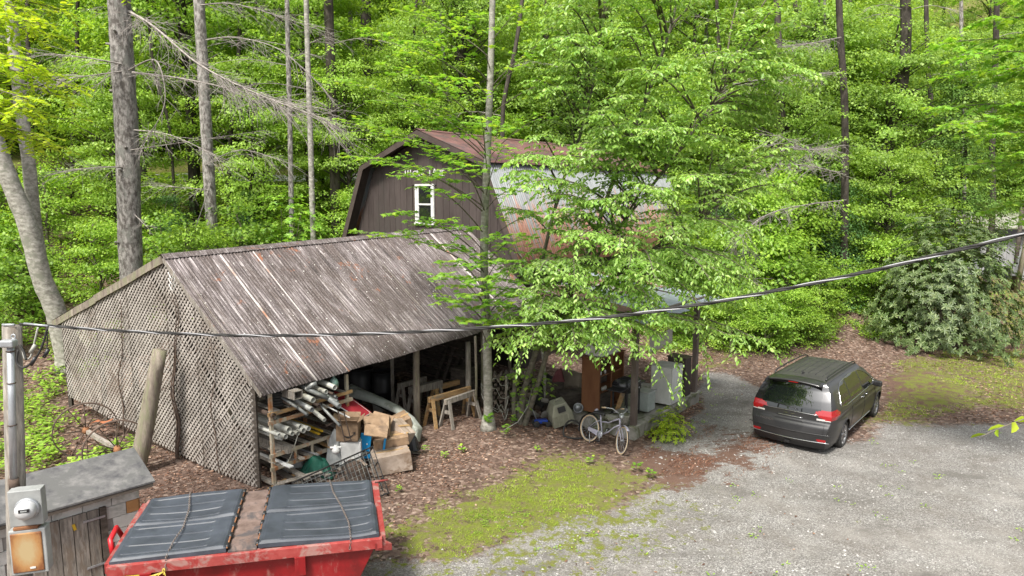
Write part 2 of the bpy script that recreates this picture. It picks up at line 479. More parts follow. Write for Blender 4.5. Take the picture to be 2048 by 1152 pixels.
def roof_old():
    """weathered shed roof sheets: uv.x metres along the eave, uv.y metres down the slope"""
    m, nt, b, out = new_mat('old_roof_sheet')
    tc = nt.nodes.new('ShaderNodeTexCoord')
    def mp(sc, loc=(0, 0, 0)):
        q = nt.nodes.new('ShaderNodeMapping'); q.inputs['Scale'].default_value = sc; q.inputs['Location'].default_value = loc
        nt.links.new(tc.outputs['UV'], q.inputs[0]); return q.outputs[0]
    streak = noise(nt, mp((24, .5, 1)), 1.5, 8, .72, .0)
    c = ramp(nt, streak, [(.36, (.032, .028, .028)), (.45, (.10, .083, .083)), (.54, (.21, .18, .18)), (.63, (.50, .475, .47))])
    blot = noise(nt, mp((1.3, .45, 1)), 1.5, 7, .75, .6)
    kb = ramp(nt, blot, [(.40, (0, 0, 0)), (.56, (.95, .95, .95))])
    c2 = ramp(nt, streak, [(.35, (.028, .023, .022)), (.55, (.085, .066, .060)), (.72, (.19, .155, .145))])
    c = mixc(nt, kb, c, c2)
    fine = noise(nt, mp((30, 9, 1)), 2.0, 6, .8)
    kf = ramp(nt, fine, [(.55, (0, 0, 0)), (.70, (.6, .6, .6))])
    c = mixc(nt, kf, c, (.60, .575, .56))
    # rust: patches in the middle of the slope, and brown towards the far end
    r = noise(nt, mp((.9, .8, 1), (3.1, 1.7, 0)), 1.2, 7, .75, .3)
    kr = ramp(nt, r, [(.60, (0, 0, 0)), (.66, (.8, .8, .8))])
    c = mixc(nt, kr, c, (.22, .085, .04))
    # moss specks
    ms = noise(nt, mp((1.7, 1.7, 1), (9, 4, 0)), 2.4, 6, .8)
    km = ramp(nt, ms, [(.66, (0, 0, 0)), (.71, (.8, .8, .8))])
    c = mixc(nt, km, c, (.10, .10, .03))
    # pale lichen / bird-lime specks
    vo = node(nt, 'ShaderNodeTexVoronoi', ins={'Scale': 7.0}); nt.links.new(mp((1, 1, 1)), vo.inputs['Vector'])
    kv = ramp(nt, vo.outputs['Distance'], [(.06, (1, 1, 1)), (.10, (0, 0, 0))])
    c = mixc(nt, kv, c, (.55, .54, .5))
    at = node(nt, 'ShaderNodeAttribute', attribute_name='lap')       # pale / rusty lap at each sheet's side edge
    lapn = noise(nt, mp((.3, 1.3, 1)), 1.0, 3, .6)
    lc = ramp(nt, lapn, [(.48, (.46, .42, .40)), (.60, (.33, .17, .11))])
    c = mixc(nt, at.outputs['Fac'], c, lc)
    nt.links.new(c, b.inputs['Base Color']); b.inputs['Roughness'].default_value = .75; b.inputs['Specular IOR Level'].default_value = .25
    bump(nt, b, fine, .25, .005)
    return m
M_roof_old = roof_old()

def roof_barn():
    m, nt, b, out = new_mat('barn_lower_roof_sheet')
    tc = nt.nodes.new('ShaderNodeTexCoord')
    def mp(sc, loc=(0, 0, 0)):
        q = nt.nodes.new('ShaderNodeMapping'); q.inputs['Scale'].default_value = sc; q.inputs['Location'].default_value = loc
        nt.links.new(tc.outputs['UV'], q.inputs[0]); return q.outputs[0]
    s = noise(nt, mp((9, .45, 1)), 1.5, 7, .7)
    sx = nt.nodes.new('ShaderNodeSeparateXYZ'); nt.links.new(tc.outputs['UV'], sx.inputs[0])
    g = node(nt, 'ShaderNodeMapRange', ins={1: 0.0, 2: 3.6, 3: -.16, 4: .12}); nt.links.new(sx.outputs[1], g.inputs[0])
    ad = node(nt, 'ShaderNodeMath', operation='ADD'); nt.links.new(s, ad.inputs[0]); nt.links.new(g.outputs[0], ad.inputs[1])
    k = ramp(nt, ad.outputs[0], [(.46, (0, 0, 0)), (.56, (1, 1, 1))])
    c = ramp(nt, noise(nt, mp((3, 1, 1)), 2, 5), [(.3, (.165, .178, .183)), (.7, (.26, .275, .28))])
    rc = ramp(nt, noise(nt, mp((12, 2, 1)), 2, 5), [(.3, (.24, .10, .06)), (.7, (.45, .25, .19))])
    c = mixc(nt, k, c, rc)
    nt.links.new(c, b.inputs['Base Color']); b.inputs['Roughness'].default_value = .5; b.inputs['Metallic'].default_value = .15
    return m
M_roof_barn = roof_barn()
M_roof_red = weathered('barn_upper_roof_sheet', (0.13, 0.062, 0.055), (0.21, 0.11, 0.10), (0.11, 0.075, 0.07), 1.6, (1, 1, 1), .55, bmp=.05, kind='World', spots=.2)
M_roof_silver = weathered('porch_roof_silver', (0.38, 0.44, 0.48), (0.55, 0.61, 0.64), None, 3, (1, 1, 1), .4, metal=.4, bmp=.05, vary=.15)
M_roof_rusty = weathered('porch_roof_rusty', (0.19, 0.10, 0.07), (0.32, 0.18, 0.13), (0.4, 0.4, 0.38), 3, (1, 1, 1), .7, bmp=.1, vary=.2)
M_glass = plain('dark_glass', (0.01, 0.012, 0.012), .03, 0, 1.0)
M_shadow_in = plain('interior_dark', (0.02, 0.018, 0.016), .9)
# ================================================================== THE SETTING
def softplus(u, k=1.5):
    u = np.asarray(u, float)
    return np.where(u > 12 * k, u, k * np.log1p(np.exp(np.clip(u / k, -40, 12))))

def H(x, y):
    """terrain height"""
    x = np.asarray(x, float); y = np.asarray(y, float)
    start = 22.5 + 0.42 * np.clip(x, 0, 40) + np.clip(-x - 9, 0, 40) * (-0.45)
    start = np.maximum(start, 14.5)
    slope = np.clip(0.34 - 0.0055 * np.clip(x, 0, 60), 0.07, .4)
    u = y - start
    h = softplus(u, 1.2) * slope
    road_h = 7.0
    cap = np.where(x < 14, road_h - .3 + .2 * np.clip(y - 42, 0, 7), 60)
    hh = np.where(h > cap, cap + 0 * h, h)
    # the road bench lies level between 43 and 48 m, then the hill climbs on
    far = softplus(y - 49, 2.0) * np.clip(.62 - .004 * np.clip(x, 0, 60), .42, .62)
    far = np.where(x > 14, softplus(y - 58, 2.0) * .62, far)
    hill = hh + far
    # the spur behind the van, rising towards the big shrub
    spur = 1.1 * np.exp(-(((x - 13.0) / 3.6) ** 2 + ((y - 29.5) / 2.6) ** 2))
    n = (fbm(x, y, .35, 3) - .5) * .18 + (fbm(x, y, 1.7, 3) - .5) * .05
    return hill + spur + n * np.clip((y - 5) / 12, .25, 1)

def h1(x, y): return float(H(np.array([x]), np.array([y]))[0])

# ground cover zones, one raster cell every 10 cm
X0, X1, Y0, Y1, RS = -16.0, 24.0, 5.0, 36.0, 0.1
gx = np.arange(X0, X1 + 1e-6, RS); gy = np.arange(Y0, Y1 + 1e-6, RS)
GX, GY = np.meshgrid(gx, gy, indexing='ij')
def inside(poly, x, y):
    r = np.zeros(x.shape, bool); n = len(poly)
    for i in range(n):
        xa, ya = poly[i][:2]; xb, yb = poly[(i + 1) % n][:2]
        c = ((ya > y) != (yb > y)) & (x < (xb - xa) * (y - ya) / (yb - ya + 1e-12) + xa)
        r ^= c
    return r
def blur(a, k):
    for ax in (0, 1):
        for _ in range(2):
            c = np.cumsum(np.pad(a, [(k + 1, k) if i == ax else (0, 0) for i in (0, 1)], mode='edge'), axis=ax)
            s1 = [slice(None)] * 2; s2 = [slice(None)] * 2
            s1[ax] = slice(2 * k + 1, None); s2[ax] = slice(0, -(2 * k + 1))
            a = (c[tuple(s1)] - c[tuple(s2)]) / (2 * k + 1)
    return a
jx = (fbm(GX, GY, 1.1, 4) - .5) * 1.8; jy = (fbm(GX + 50, GY, 1.1, 4) - .5) * 1.8
jx = jx + (fbm(GX, GY, 4.5, 3) - .5) * .7; jy = jy + (fbm(GX + 9, GY, 4.5, 3) - .5) * .7
def zone(pix, k=3, jit=1.0):
    poly = [G(*p) for p in pix]
    return blur(inside(poly, GX + jx * jit, GY + jy * jit).astype(float), k)
z_gravel = zone([(1290, 905), (1330, 870), (1400, 850), (1420, 820), (1400, 760), (1460, 745), (1520, 800), (1600, 870), (1700, 880), (1780, 838), (1900, 850), (2400, 870), (2600, 1600), (300, 1600), (560, 1270), (760, 1130), (1000, 1110), (1180, 1030), (1370, 980)], 5)
z_gravel2 = zone([(1400, 760), (1470, 740), (1530, 790), (1480, 860), (1420, 830)], 3)
z_moss = zone([(770, 1035), (900, 975), (990, 950), (1060, 915), (1130, 905), (1210, 940), (1340, 955), (1390, 990), (1260, 1020), (1160, 1075), (1040, 1120), (900, 1152), (760, 1145), (720, 1100)], 6, 1.5)
z_moss2 = zone([(760, 1060), (1000, 960), (1350, 950), (1480, 1000), (1380, 1080), (1150, 1152), (1100, 1220), (640, 1200)], 9, 1.5)
z_grass2 = zone([(1590, 850), (1760, 815), (1790, 725), (1860, 700), (2150, 690), (2500, 840), (1960, 820), (1850, 842), (1770, 850)], 3)
z_grass3 = zone([(1420, 690), (1500, 700), (1500, 740), (1440, 750), (1400, 730)], 2)
z_soil = zone([(1380, 905), (1440, 850), (1520, 865), (1560, 905), (1420, 945), (1330, 960), (1290, 920)], 2, 1.3)
z_pile = zone([(1760, 760), (1850, 745), (1950, 790), (1900, 820), (1760, 800)], 2)
z_brk = zone([(1300, 905), (1240, 950), (1330, 975), (1480, 935), (1560, 900), (1500, 905), (1400, 920)], 2, 1.3)

def samp(a, x, y):
    fx = np.clip((x - X0) / RS, 0, a.shape[0] - 1.001); fy = np.clip((y - Y0) / RS, 0, a.shape[1] - 1.001)
    i = fx.astype(int); j = fy.astype(int); u = fx - i; v = fy - j
    return (a[i, j] * (1 - u) + a[i + 1, j] * u) * (1 - v) + (a[i, j + 1] * (1 - u) + a[i + 1, j + 1] * u) * v

def axis(lo, a, b, hi, fine, step):
    return np.concatenate([np.arange(lo, a, step), np.arange(a, b, fine), np.arange(b, hi + step, step)])
ax = axis(-90, -15.0, 22.0, 110, .14, 2.5); ay = axis(-14, 5.5, 33.0, 150, .14, 2.5)
TX, TY = np.meshgrid(ax, ay, indexing='ij')
near_pile = samp(z_pile, TX, TY) * ((TX > X0) & (TX < X1) & (TY > Y0) & (TY < Y1))
TZ = H(TX, TY) + near_pile * .16 * fbm(TX, TY, 3, 3)
nx, ny = TX.shape
me = bpy.data.meshes.new('ground')
me.vertices.add(nx * ny)
me.vertices.foreach_set('co', np.stack([TX, TY, TZ], -1).astype(np.float32).ravel())
ii, jj = np.meshgrid(np.arange(nx - 1), np.arange(ny - 1), indexing='ij')
q = np.stack([ii * ny + jj, (ii + 1) * ny + jj, (ii + 1) * ny + jj + 1, ii * ny + jj + 1], -1).reshape(-1, 4)
me.loops.add(q.size); me.loops.foreach_set('vertex_index', q.ravel().astype(np.int32))
me.polygons.add(len(q)); me.polygons.foreach_set('loop_start', np.arange(0, q.size, 4, dtype=np.int32))
me.polygons.foreach_set('use_smooth', np.ones(len(q), bool)); me.update()
inn = (TX > X0) & (TX < X1) & (TY > Y0) & (TY < Y1)
def zat(a): return samp(a, TX, TY) * inn
gr = np.clip(zat(z_gravel) + zat(z_gravel2) * .45, 0, 1)
gr = np.where((~inn) & (TY < 9) & (TX > -3), 1.0, gr)
mo = np.clip(np.maximum(zat(z_moss) * .92, zat(z_moss2) * .64) + zat(z_grass2) * .68 + zat(z_grass3) * .6, 0, 1)
mo = np.where((TX > 17) & (TY > 27) & (TY < 60), .62, mo)
mo = np.where((TY > 34) & ((TX < 17) | (TY > 50)), .85, mo)
so = np.clip(zat(z_soil) * .55 + zat(z_pile) + zat(z_brk) * .7, 0, 1)
ca = me.color_attributes.new('zones', 'FLOAT_COLOR', 'POINT')
ca.data.foreach_set('color', np.stack([gr, mo, so, np.ones_like(gr)], -1).astype(np.float32).ravel())

def ground_mat():
    m, nt, b, out = new_mat('ground_cover')
    at = node(nt, 'ShaderNodeVertexColor', layer_name='zones')
    sp = nt.nodes.new('ShaderNodeSeparateColor'); nt.links.new(at.outputs[0], sp.inputs[0])
    v = coords(nt, 'World')
    n_big = noise(nt, v, 1.1, 6, .7); n_mid = noise(nt, v, 6, 6, .75); n_fine = noise(nt, v, 38, 4, .7)
    vo = node(nt, 'ShaderNodeTexVoronoi', ins={'Scale': 58.0}); nt.links.new(v, vo.inputs['Vector'])
    vo2 = node(nt, 'ShaderNodeTexVoronoi', ins={'Scale': 14.0}); nt.links.new(v, vo2.inputs['Vector'])
    # leaf litter
    sepv = nt.nodes.new('ShaderNodeSeparateColor'); nt.links.new(vo2.outputs['Color'], sepv.inputs[0])
    lit = ramp(nt, sepv.outputs[0], [(.1, (.062, .040, .031)), (.45, (.125, .082, .064)), (.8, (.20, .14, .112)), (.95, (.32, .245, .20))])
    lit = mixc(nt, ramp(nt, n_mid, [(.4, (0, 0, 0)), (.65, (.8, .8, .8))]), lit, (.10, .068, .053))
    # gravel
    sepg = nt.nodes.new('ShaderNodeSeparateColor'); nt.links.new(vo.outputs['Color'], sepg.inputs[0])
    grv = ramp(nt, sepg.outputs[0], [(.05, (.10, .095, .09)), (.4, (.18, .173, .164)), (.75, (.245, .237, .225)), (.97, (.38, .37, .35))])
    dirt = ramp(nt, n_big, [(.40, (0, 0, 0)), (.66, (.65, .65, .65))])
    grv = mixc(nt, dirt, grv, (.135, .12, .105))
    wet = ramp(nt, noise(nt, coords(nt, 'World', (.5, 1.3, 1), (0, 0, -.65)), .9, 6, .7, .6), [(.52, (0, 0, 0)), (.66, (.75, .75, .75))])
    grv = mixc(nt, wet, grv, (.115, .108, .098))
    pale = ramp(nt, noise(nt, v, .42, 5, .65), [(.52, (0, 0, 0)), (.72, (.5, .5, .5))])
    grv = mixc(nt, pale, grv, (.34, .325, .30))
    # moss and short grass
    mos = ramp(nt, n_fine, [(.3, (.07, .085, .012)), (.55, (.15, .185, .022)), (.8, (.24, .27, .04))])
    mos = mixc(nt, ramp(nt, n_mid, [(.38, (0, 0, 0)), (.6, (.9, .9, .9))]), mos, (.13, .12, .05))
    def sharp(sock, wob, lo, hi, amt=.9):
        ad = node(nt, 'ShaderNodeMath', operation='MULTIPLY_ADD', ins={1: amt, 2: -amt / 2}); nt.links.new(wob, ad.inputs[0])
        s = node(nt, 'ShaderNodeMath', operation='ADD'); nt.links.new(sock, s.inputs[0]); nt.links.new(ad.outputs[0], s.inputs[1])
        return ramp(nt, s.outputs[0], [(lo, (0, 0, 0)), (hi, (1, 1, 1))])
    nm0 = noise(nt, coords(nt, 'World', (1, 2.2, 1), (0, 0, -.9)), 2.6, 8, .8)
    c = mixc(nt, sharp(sp.outputs[0], n_mid, .38, .62, 1.1), lit, grv)
    c = mixc(nt, sharp(sp.outputs[2], nm0, .50, .66, 3.2), c, mixc(nt, n_mid, (.07, .042, .032), (.16, .10, .075)))
    nm = noise(nt, v, 3.2, 8, .8)
    c = mixc(nt, sharp(sp.outputs[1], nm, .52, .74, 3.6), c, mos)
    nt.links.new(c, b.inputs['Base Color']); b.inputs['Roughness'].default_value = .95; b.inputs['Specular IOR Level'].default_value = .15
    hm = node(nt, 'ShaderNodeMath', operation='ADD'); nt.links.new(vo.outputs['Distance'], hm.inputs[0]); nt.links.new(n_fine, hm.inputs[1])
    bump(nt, b, hm.outputs[0], .6, .02)
    return m
me.materials.append(ground_mat())
ground = bpy.data.objects.new('ground', me); COL.objects.link(ground); ground['kind'] = 'structure'

# far road seen through the trunks
M_asphalt = weathered('asphalt', (0.46, 0.46, 0.47), (0.6, 0.6, 0.61), None, 3, (1, 1, 1), .9, bmp=.1, kind='World')
mb = MB()
mb.grid(lambda u, v: (-80 + 92 * u, 42.6 + 4.6 * v + 1.0 * math.sin(u * 5), 6.7 + .2 * (.6 + 4.6 * v + 1.0 * math.sin(u * 5)) + .16), 46, 4)
tag(mb.build('road', M_asphalt), kind='structure')

# ================================================================== THE OPEN SHED
b_ = Vector((.616, .788, 0)); c_ = Vector((-.788, .616, 0))      # along the ridge / across it
gd = Vector((-.83, .557, 0))                                     # direction of the near gable
A0 = Vector((-5.0, 13.26, 0)); UP = Vector((0, 0, 1))
SL = 9.95
def eave(u): return A0 + b_ * u + UP * (2.13 + .036 * u)
R0 = A0 + gd * 3.28
def ridge(u): return Vector((R0.x, R0.y, 0)) + b_ * u + UP * (4.71 + .028 * u)
B0 = A0 + gd * 9.0
def beave(u): return Vector((B0.x, B0.y, 0)) + b_ * u + UP * (2.67 + .03 * u)

shed = empty('open_shed', A0, 0, 'open-fronted shed with a weathered corrugated roof and a grey lattice gable', 'shed')
def roof_sheet(u0, u1, Pa, Pb, amp, pitch, mat, parent, name, uvoff=0, lift=0.0, nv=6, seg=6, sag=.0, lap=None, ragged=.0):
    """one corrugated sheet between the lines Pa (top) and Pb (bottom)"""
    n = max(4, int((u1 - u0) / pitch * seg))
    nrm = (Pb(u0) - Pa(u0)).cross(Pa(u1) - Pa(u0)); nrm.normalize()
    if nrm.z < 0: nrm = -nrm
    vs = []; uv = []; fs = []; lp = []
    rg = random.uniform(-ragged, ragged)
    for i in range(n + 1):
        u = u0 + (u1 - u0) * i / n
        a = Pa(u); bb = Pb(u); L = (bb - a).length
        for j in range(nv + 1):
            t = j / nv * (1 + rg / L)
            p = a.lerp(bb, t) + nrm * (amp * math.sin(2 * math.pi * u / pitch) + lift - sag * math.sin(math.pi * min(t, 1)))
            vs.append(p); uv.append((u + uvoff, t * L)); lp.append(1.0 if (lap is not None and (u1 - u) < lap) else 0.0)
    for i in range(n):
        for j in range(nv):
            k = i * (nv + 1) + j
            fs.append((k, k + 1, k + nv + 2, k + nv + 1))
    m = MB(); m.add(vs, fs, True)
    o = m.build(name, mat, parent, uvs=uv, solid=.0015)
    if lap is not None:
        at = o.data.attributes.new('lap', 'FLOAT', 'POINT'); at.data.foreach_set('value', np.array(lp, dtype=np.float32))
    return o
nsh = 12; sw = SL / nsh
us = [-.03, .42, 1.22] + [1.22 + (SL - 1.22) * k / 10 for k in range(1, 11)]
for k in range(len(us) - 1):
    # every second lap shows pale as the old sheets' edges do
    roof_sheet(us[k], us[k + 1] + .03, ridge, lambda u: eave(u) + (eave(u) - ridge(u)).normalized() * .12, .011, .083, M_roof_old, shed, 'roof_sheet',
               lift=.004 * (k % 2), sag=.02, lap=(.05 if k in (1, 2, 9) else .0), ragged=.02)
for k in range(5):
    u0 = -.03 + k * (SL + .03) / 5
    roof_sheet(u0, u0 + (SL + .03) / 5 + .02, ridge, beave, .011, .083, M_roof_old, shed, 'back_roof_sheet', lift=.004 * (k % 2), nv=3, seg=4)
# ridge cap, in lengths
for k in range(5):
    u0 = -.05 + k * (SL + .05) / 5; u1 = u0 + (SL + .05) / 5 + .03
    m = MB(); vs = []; uv = []; fs = []; n = 40
    for i in range(n + 1):
        u = u0 + (u1 - u0) * i / n; r = ridge(u) + UP * (.03 + .003 * (k % 2))
        d1 = (eave(u) - ridge(u)).normalized(); d2 = (beave(u) - ridge(u)).normalized()
        w = .17 + .012 * math.sin(u * 75)
        for q_, uvv in ((r + d2 * .16, -.16), (r + UP * .0, 0), (r + d1 * w, w)):
            vs.append(q_); uv.append((u + 40, uvv * 3))
    for i in range(n):
        for j in range(2): fs.append((3 * i + j, 3 * i + j + 1, 3 * i + j + 4, 3 * i + j + 3))
    m.add(vs, fs); o = m.build('ridge_cap', M_roof_old, shed, uvs=uv, solid=.002)
    at = o.data.attributes.new('lap', 'FLOAT', 'POINT')
# rafters, tails showing under the eave as small wedges
for k in range(10):
    u = .12 + k * (SL - .3) / 9
    m = MB(); dn = (eave(u) - ridge(u)).normalized(); nn = dn.cross(b_).normalized()
    if nn.z < 0: nn = -nn
    m.beam(ridge(u) - nn * .085, eave(u) - nn * .085 - dn * .02, .05, .13, up=nn); m.build('rafter', M_wood_grey, shed)
    m = MB(); dn = (beave(u) - ridge(u)).normalized(); nn = dn.cross(b_); nn = nn if nn.z > 0 else -nn
    m.beam(ridge(u) - nn * .085, beave(u) - nn * .085, .05, .13, up=nn); m.build('rafter', M_wood_grey, shed)
# rake boards on the near gable
def rake(Pa, Pb, name, off=-.27, dz=-.10, h=.17, mt=None):
    m = MB(); m.beam(Pa(off) + UP * dz, Pb(off) + UP * dz, .035, h, nseg=5, wob=.008); return m.build(name, mt or M_log, shed)
midb = lambda u: ridge(u).lerp(beave(u), .56)
rake(ridge, midb, 'rake_board', -.04); rake(midb, beave, 'rake_board', -.012, -.115)
rake(ridge, eave, 'rake_board', -.01, -.09, .10, M_wood_grey)
m = MB(); m.beam(ridge(.02) - UP * .12, ridge(SL) - UP * .12, .05, .18); m.build('ridge_board', M_wood_dark, shed)
m = MB(); m.beam(beave(.02) - UP * .15, beave(SL) - UP * .15, .08, .14); m.build('eave_beam', M_wood_dark, shed)
m = MB(); m.beam(eave(.1) + c_ * .38 - UP * .06, eave(SL) + c_ * .38 - UP * .06, .08, .14); m.build('eave_beam', M_wood_dark, shed)

# lattice gable: slats crossing both ways, each clipped to the gable outline
def ground_at(p): return h1(p.x, p.y)
def gp(s, z): return Vector((A0.x, A0.y, 0)) + gd * s + UP * z
gn = gd.cross(UP).normalized()       # faces the camera side
if gn.y > 0: gn = -gn
top = lambda s: (2.13 + (4.71 - 2.13) * s / 3.28) if s < 3.28 else 4.71 + (2.67 - 4.71) * (s - 3.28) / (9.0 - 3.28)
poly = [(.34, .02), (.34, top(.34) - .12), (3.28, 4.71 - .16), (8.55, top(8.55) - .18), (8.5, .62), (4.2, .2), (2.0, .04)]
def clip_line(p, d):
    """segment of the infinite line p + t d inside the convex gable polygon"""
    t0, t1 = -1e9, 1e9; n = len(poly); cx = sum(a for a, _ in poly) / n; cy = sum(a for _, a in poly) / n
    for i in range(n):
        ax_, ay_ = poly[i]; bx_, by_ = poly[(i + 1) % n]
        nx_, ny_ = -(by_ - ay_), bx_ - ax_
        if nx_ * (cx - ax_) + ny_ * (cy - ay_) < 0: nx_, ny_ = -nx_, -ny_
        num = nx_ * (p[0] - ax_) + ny_ * (p[1] - ay_); den = nx_ * d[0] + ny_ * d[1]
        if abs(den) < 1e-9:
            if num < 0: return None
            continue
        t = -num / den
        if den > 0: t0 = max(t0, t)
        else: t1 = min(t1, t)
    return (t0, t1) if t1 - t0 > .06 else None
PITCH_L = .092
for s_, layer in ((1, 0), (-1, 1)):
    d = (math.sqrt(.5), s_ * math.sqrt(.5)); nrm = (-d[1], d[0])
    for k in range(-100, 140):
        p = (4.2 + nrm[0] * k * PITCH_L, 2.2 + nrm[1] * k * PITCH_L)
        c = clip_line(p, d)
        if not c: continue
        if random.random() < .012: continue
        t0, t1 = c; j = random.uniform(-.006, .006); t1 += random.uniform(-.02, .02)
        a = gp(p[0] + d[0] * t0, p[1] + d[1] * t0); e = gp(p[0] + d[0] * t1, p[1] + d[1] * t1)
        off = gn * (.012 * layer + .001) + b_ * .02 
        m = MB(); m.beam(a + off, e + off + UP * j, .039, .010, up=gn, nseg=3, wob=.002); m.build('lattice_slat', M_slat, shed)
# frame behind the lattice
for s in (.36, 2.2, 3.3, 5.0, 6.6, 8.5):
    m = MB(); m.beam(gp(s, 0 if s < 5 else .3) - gn * .06, gp(s, top(s) - .1) - gn * .06, .09, .09); m.build('gable_post', M_wood_dark, shed)
m = MB(); m.beam(gp(.36, 2.0) - gn * .11, gp(8.5, 2.05) - gn * .11, .05, .1); m.build('gable_rail', M_wood_dark, shed)
# hooks of bent wire at the gable peak
for k in range(3):
    m = MB(); p = gp(3.0, 4.35 - k * .13) + gn * .05
    m.tube([p + gn * (.02 + .1 * t) * 1 - gd * .42 * t + UP * (-.14 * math.sin(t * 3.1) + .05 * t) for t in [i / 8 for i in range(9)]], .008, 5); m.build('wire_hook', M_white, shed)

# front posts, back wall of boards, far end boards
def fpos(u, w, z=0): return Vector((A0.x, A0.y, 0)) + b_ * u + c_ * w + UP * z
for (u, w, r, lean, mt) in ((4.65, .45, .10, .05, M_log), (6.35, .15, .085, .0, M_wood_grey)):
    m = MB(); p = fpos(u, w); top_z = 2.13 + .036 * u + w * .6 - .05
    if u > 6: top_z -= .35
    m.tube([p + UP * -.05, p + UP * .8 + b_ * lean * .3, p + UP * 1.6 + b_ * lean * .4, p + UP * top_z + b_ * lean], [r, r * .95, r * .88, r * .8], 10); m.build('post', mt, shed)
for (u, w, tz) in ((7.05, .25, 2.3), (8.3, .25, 2.4), (9.5, .25, 2.4)):
    m = MB(); p = fpos(u, w); m.tube([p - UP * .05, p + UP * 1.2 + b_ * .03, p + UP * tz], [.055, .05, .045], 8); m.build('post', M_log, shed)
WB = 4.3
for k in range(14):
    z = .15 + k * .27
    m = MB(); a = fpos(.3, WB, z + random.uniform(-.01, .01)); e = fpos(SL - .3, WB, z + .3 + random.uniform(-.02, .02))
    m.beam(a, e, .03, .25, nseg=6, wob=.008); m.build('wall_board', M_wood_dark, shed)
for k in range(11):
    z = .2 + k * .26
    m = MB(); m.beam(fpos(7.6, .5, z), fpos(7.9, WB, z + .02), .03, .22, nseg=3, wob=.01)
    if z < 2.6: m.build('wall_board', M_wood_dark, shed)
m = MB(); m.beam(fpos(2.5, 2.2, 0), fpos(2.5, 2.2, 3.6), .09, .09); m.build('post', M_wood_dark, shed)
m = MB(); m.beam(fpos(5.6, 2.4, 0), fpos(5.6, 2.4, 3.6), .09, .09); m.build('post', M_wood_grey, shed)

# ================================================================== THE GAMBREL BARN
BC = Vector((-3.36, 24.57, 0))                 # under the ridge at the near roof edge
BL = 13.5
barn = empty('gambrel_barn', BC, 0, 'brown gambrel barn with rusty metal roof, white window and side porch', 'barn')
def bp(s, w, z): return BC + b_ * s - c_ * w + UP * z          # s along ridge, w to the camera's right
KW, KZ, PZ, EW, EZ = 3.15, 7.12, 8.32, 4.62, 3.72
ov = .48
WK, WE = 2.92, 4.2
# gable boards between the recessed grooves
def wtop(w):
    w = abs(w)
    if w < WK: return PZ - .14 - (PZ - KZ) * w / KW
    return max(EZ, KZ - .18 - (w - WK) * (KZ - EZ) / (EW - KW))
nb = 27; bw = 2 * WE / nb
WINW, WINZ0, WINZ1, WINC = .42, 5.02, 6.40, -.12
for k in range(nb):
    a = -WE + k * bw + .006; e = a + bw - .012
    def piece(a, e, zlo, zhi_fn):
        m = MB(); pts = [bp(ov, a, zlo), bp(ov, e, zlo)]
        mid = (a + e) / 2
        pts += [bp(ov, e, zhi_fn(e)), bp(ov, a, zhi_fn(a))]
        m.poly_prism(pts, b_ * .02); m.build('siding_board', M_brown, barn)
    inwin = e > WINC - WINW and a < WINC + WINW
    if inwin:
        piece(a, e, 0.0, lambda w: WINZ0); piece(a, e, WINZ1, wtop)
    else: piece(a, e, 0.0, wtop)
m = MB(); pts = [bp(ov + .035, -WE, 0), bp(ov + .035, WE, 0), bp(ov + .035, WE, wtop(WE)), bp(ov + .035, WK, wtop(WK)), bp(ov + .035, 0, wtop(0)), bp(ov + .035, -WK, wtop(-WK)), bp(ov + .035, -WE, wtop(WE))]
m.poly_prism(pts, b_ * .05); m.build('gable_sheathing', M_brown_dk, barn)
# side wall towards the porch, far gable, other side
for k in range(30):
    s0 = ov + .09 + k * (BL - 1.0) / 30
    m = MB(); m.poly_prism([bp(s0 + .006, WE, 0), bp(s0 + (BL - 1) / 30 - .006, WE, 0), bp(s0 + (BL - 1) / 30 - .006, WE, EZ + .55), bp(s0 + .006, WE, EZ + .55)], c_ * .03); m.build('siding_board', M_brown, barn)
m = MB(); m.poly_prism([bp(ov + .09, WE - .04, 0), bp(BL - .4, WE - .04, 0), bp(BL - .4, WE - .04, EZ + .5), bp(ov + .09, WE - .04, EZ + .5)], c_ * .05)
m.poly_prism([bp(ov + .09, -WE + .02, 0), bp(BL - .4, -WE + .02, 0), bp(BL - .4, -WE + .02, EZ + .5), bp(ov + .09, -WE + .02, EZ + .5)], c_ * .05)
m.poly_prism([p + b_ * (BL - 1.0) for p in pts], b_ * .05); m.build('wall', M_brown_dk, barn)
# roof: upper slopes red, lower slopes galvanised and rusting
up_a = lambda u: bp(u, 0, PZ); up_b = lambda u: bp(u, KW + .10, KZ - .035)
lo_a = lambda u: bp(u, KW - .02, KZ - .02); lo_b = lambda u: bp(u, EW, EZ)
n = 17
for k in range(n):
    roof_sheet(k * BL / n, (k + 1) * BL / n + .02, up_a, up_b, .006, .11, M_roof_red, barn, 'upper_roof_sheet', lift=.02 + .003 * (k % 2), nv=2, seg=5)
    roof_sheet(k * BL / n, (k + 1) * BL / n + .02, lo_a, lo_b, .019, .115, M_roof_barn, barn, 'lower_roof_sheet', lift=.02 + .003 * (k % 2), nv=2, seg=6, ragged=.03)
for k in range(5):
    L5 = BL / 5
    roof_sheet(k * L5, (k + 1) * L5 + .02, lambda u: bp(u, 0, PZ), lambda u: bp(u, -KW - .1, KZ - .035), .006, .11, M_roof_red, barn, 'back_upper_roof_sheet', lift=.02, nv=1, seg=4)
    roof_sheet(k * L5, (k + 1) * L5 + .02, lambda u: bp(u, -KW + .02, KZ - .02), lambda u: bp(u, -EW, EZ), .011, .085, M_roof_barn, barn, 'back_lower_roof_sheet', lift=.02, nv=1, seg=4)
m = MB()
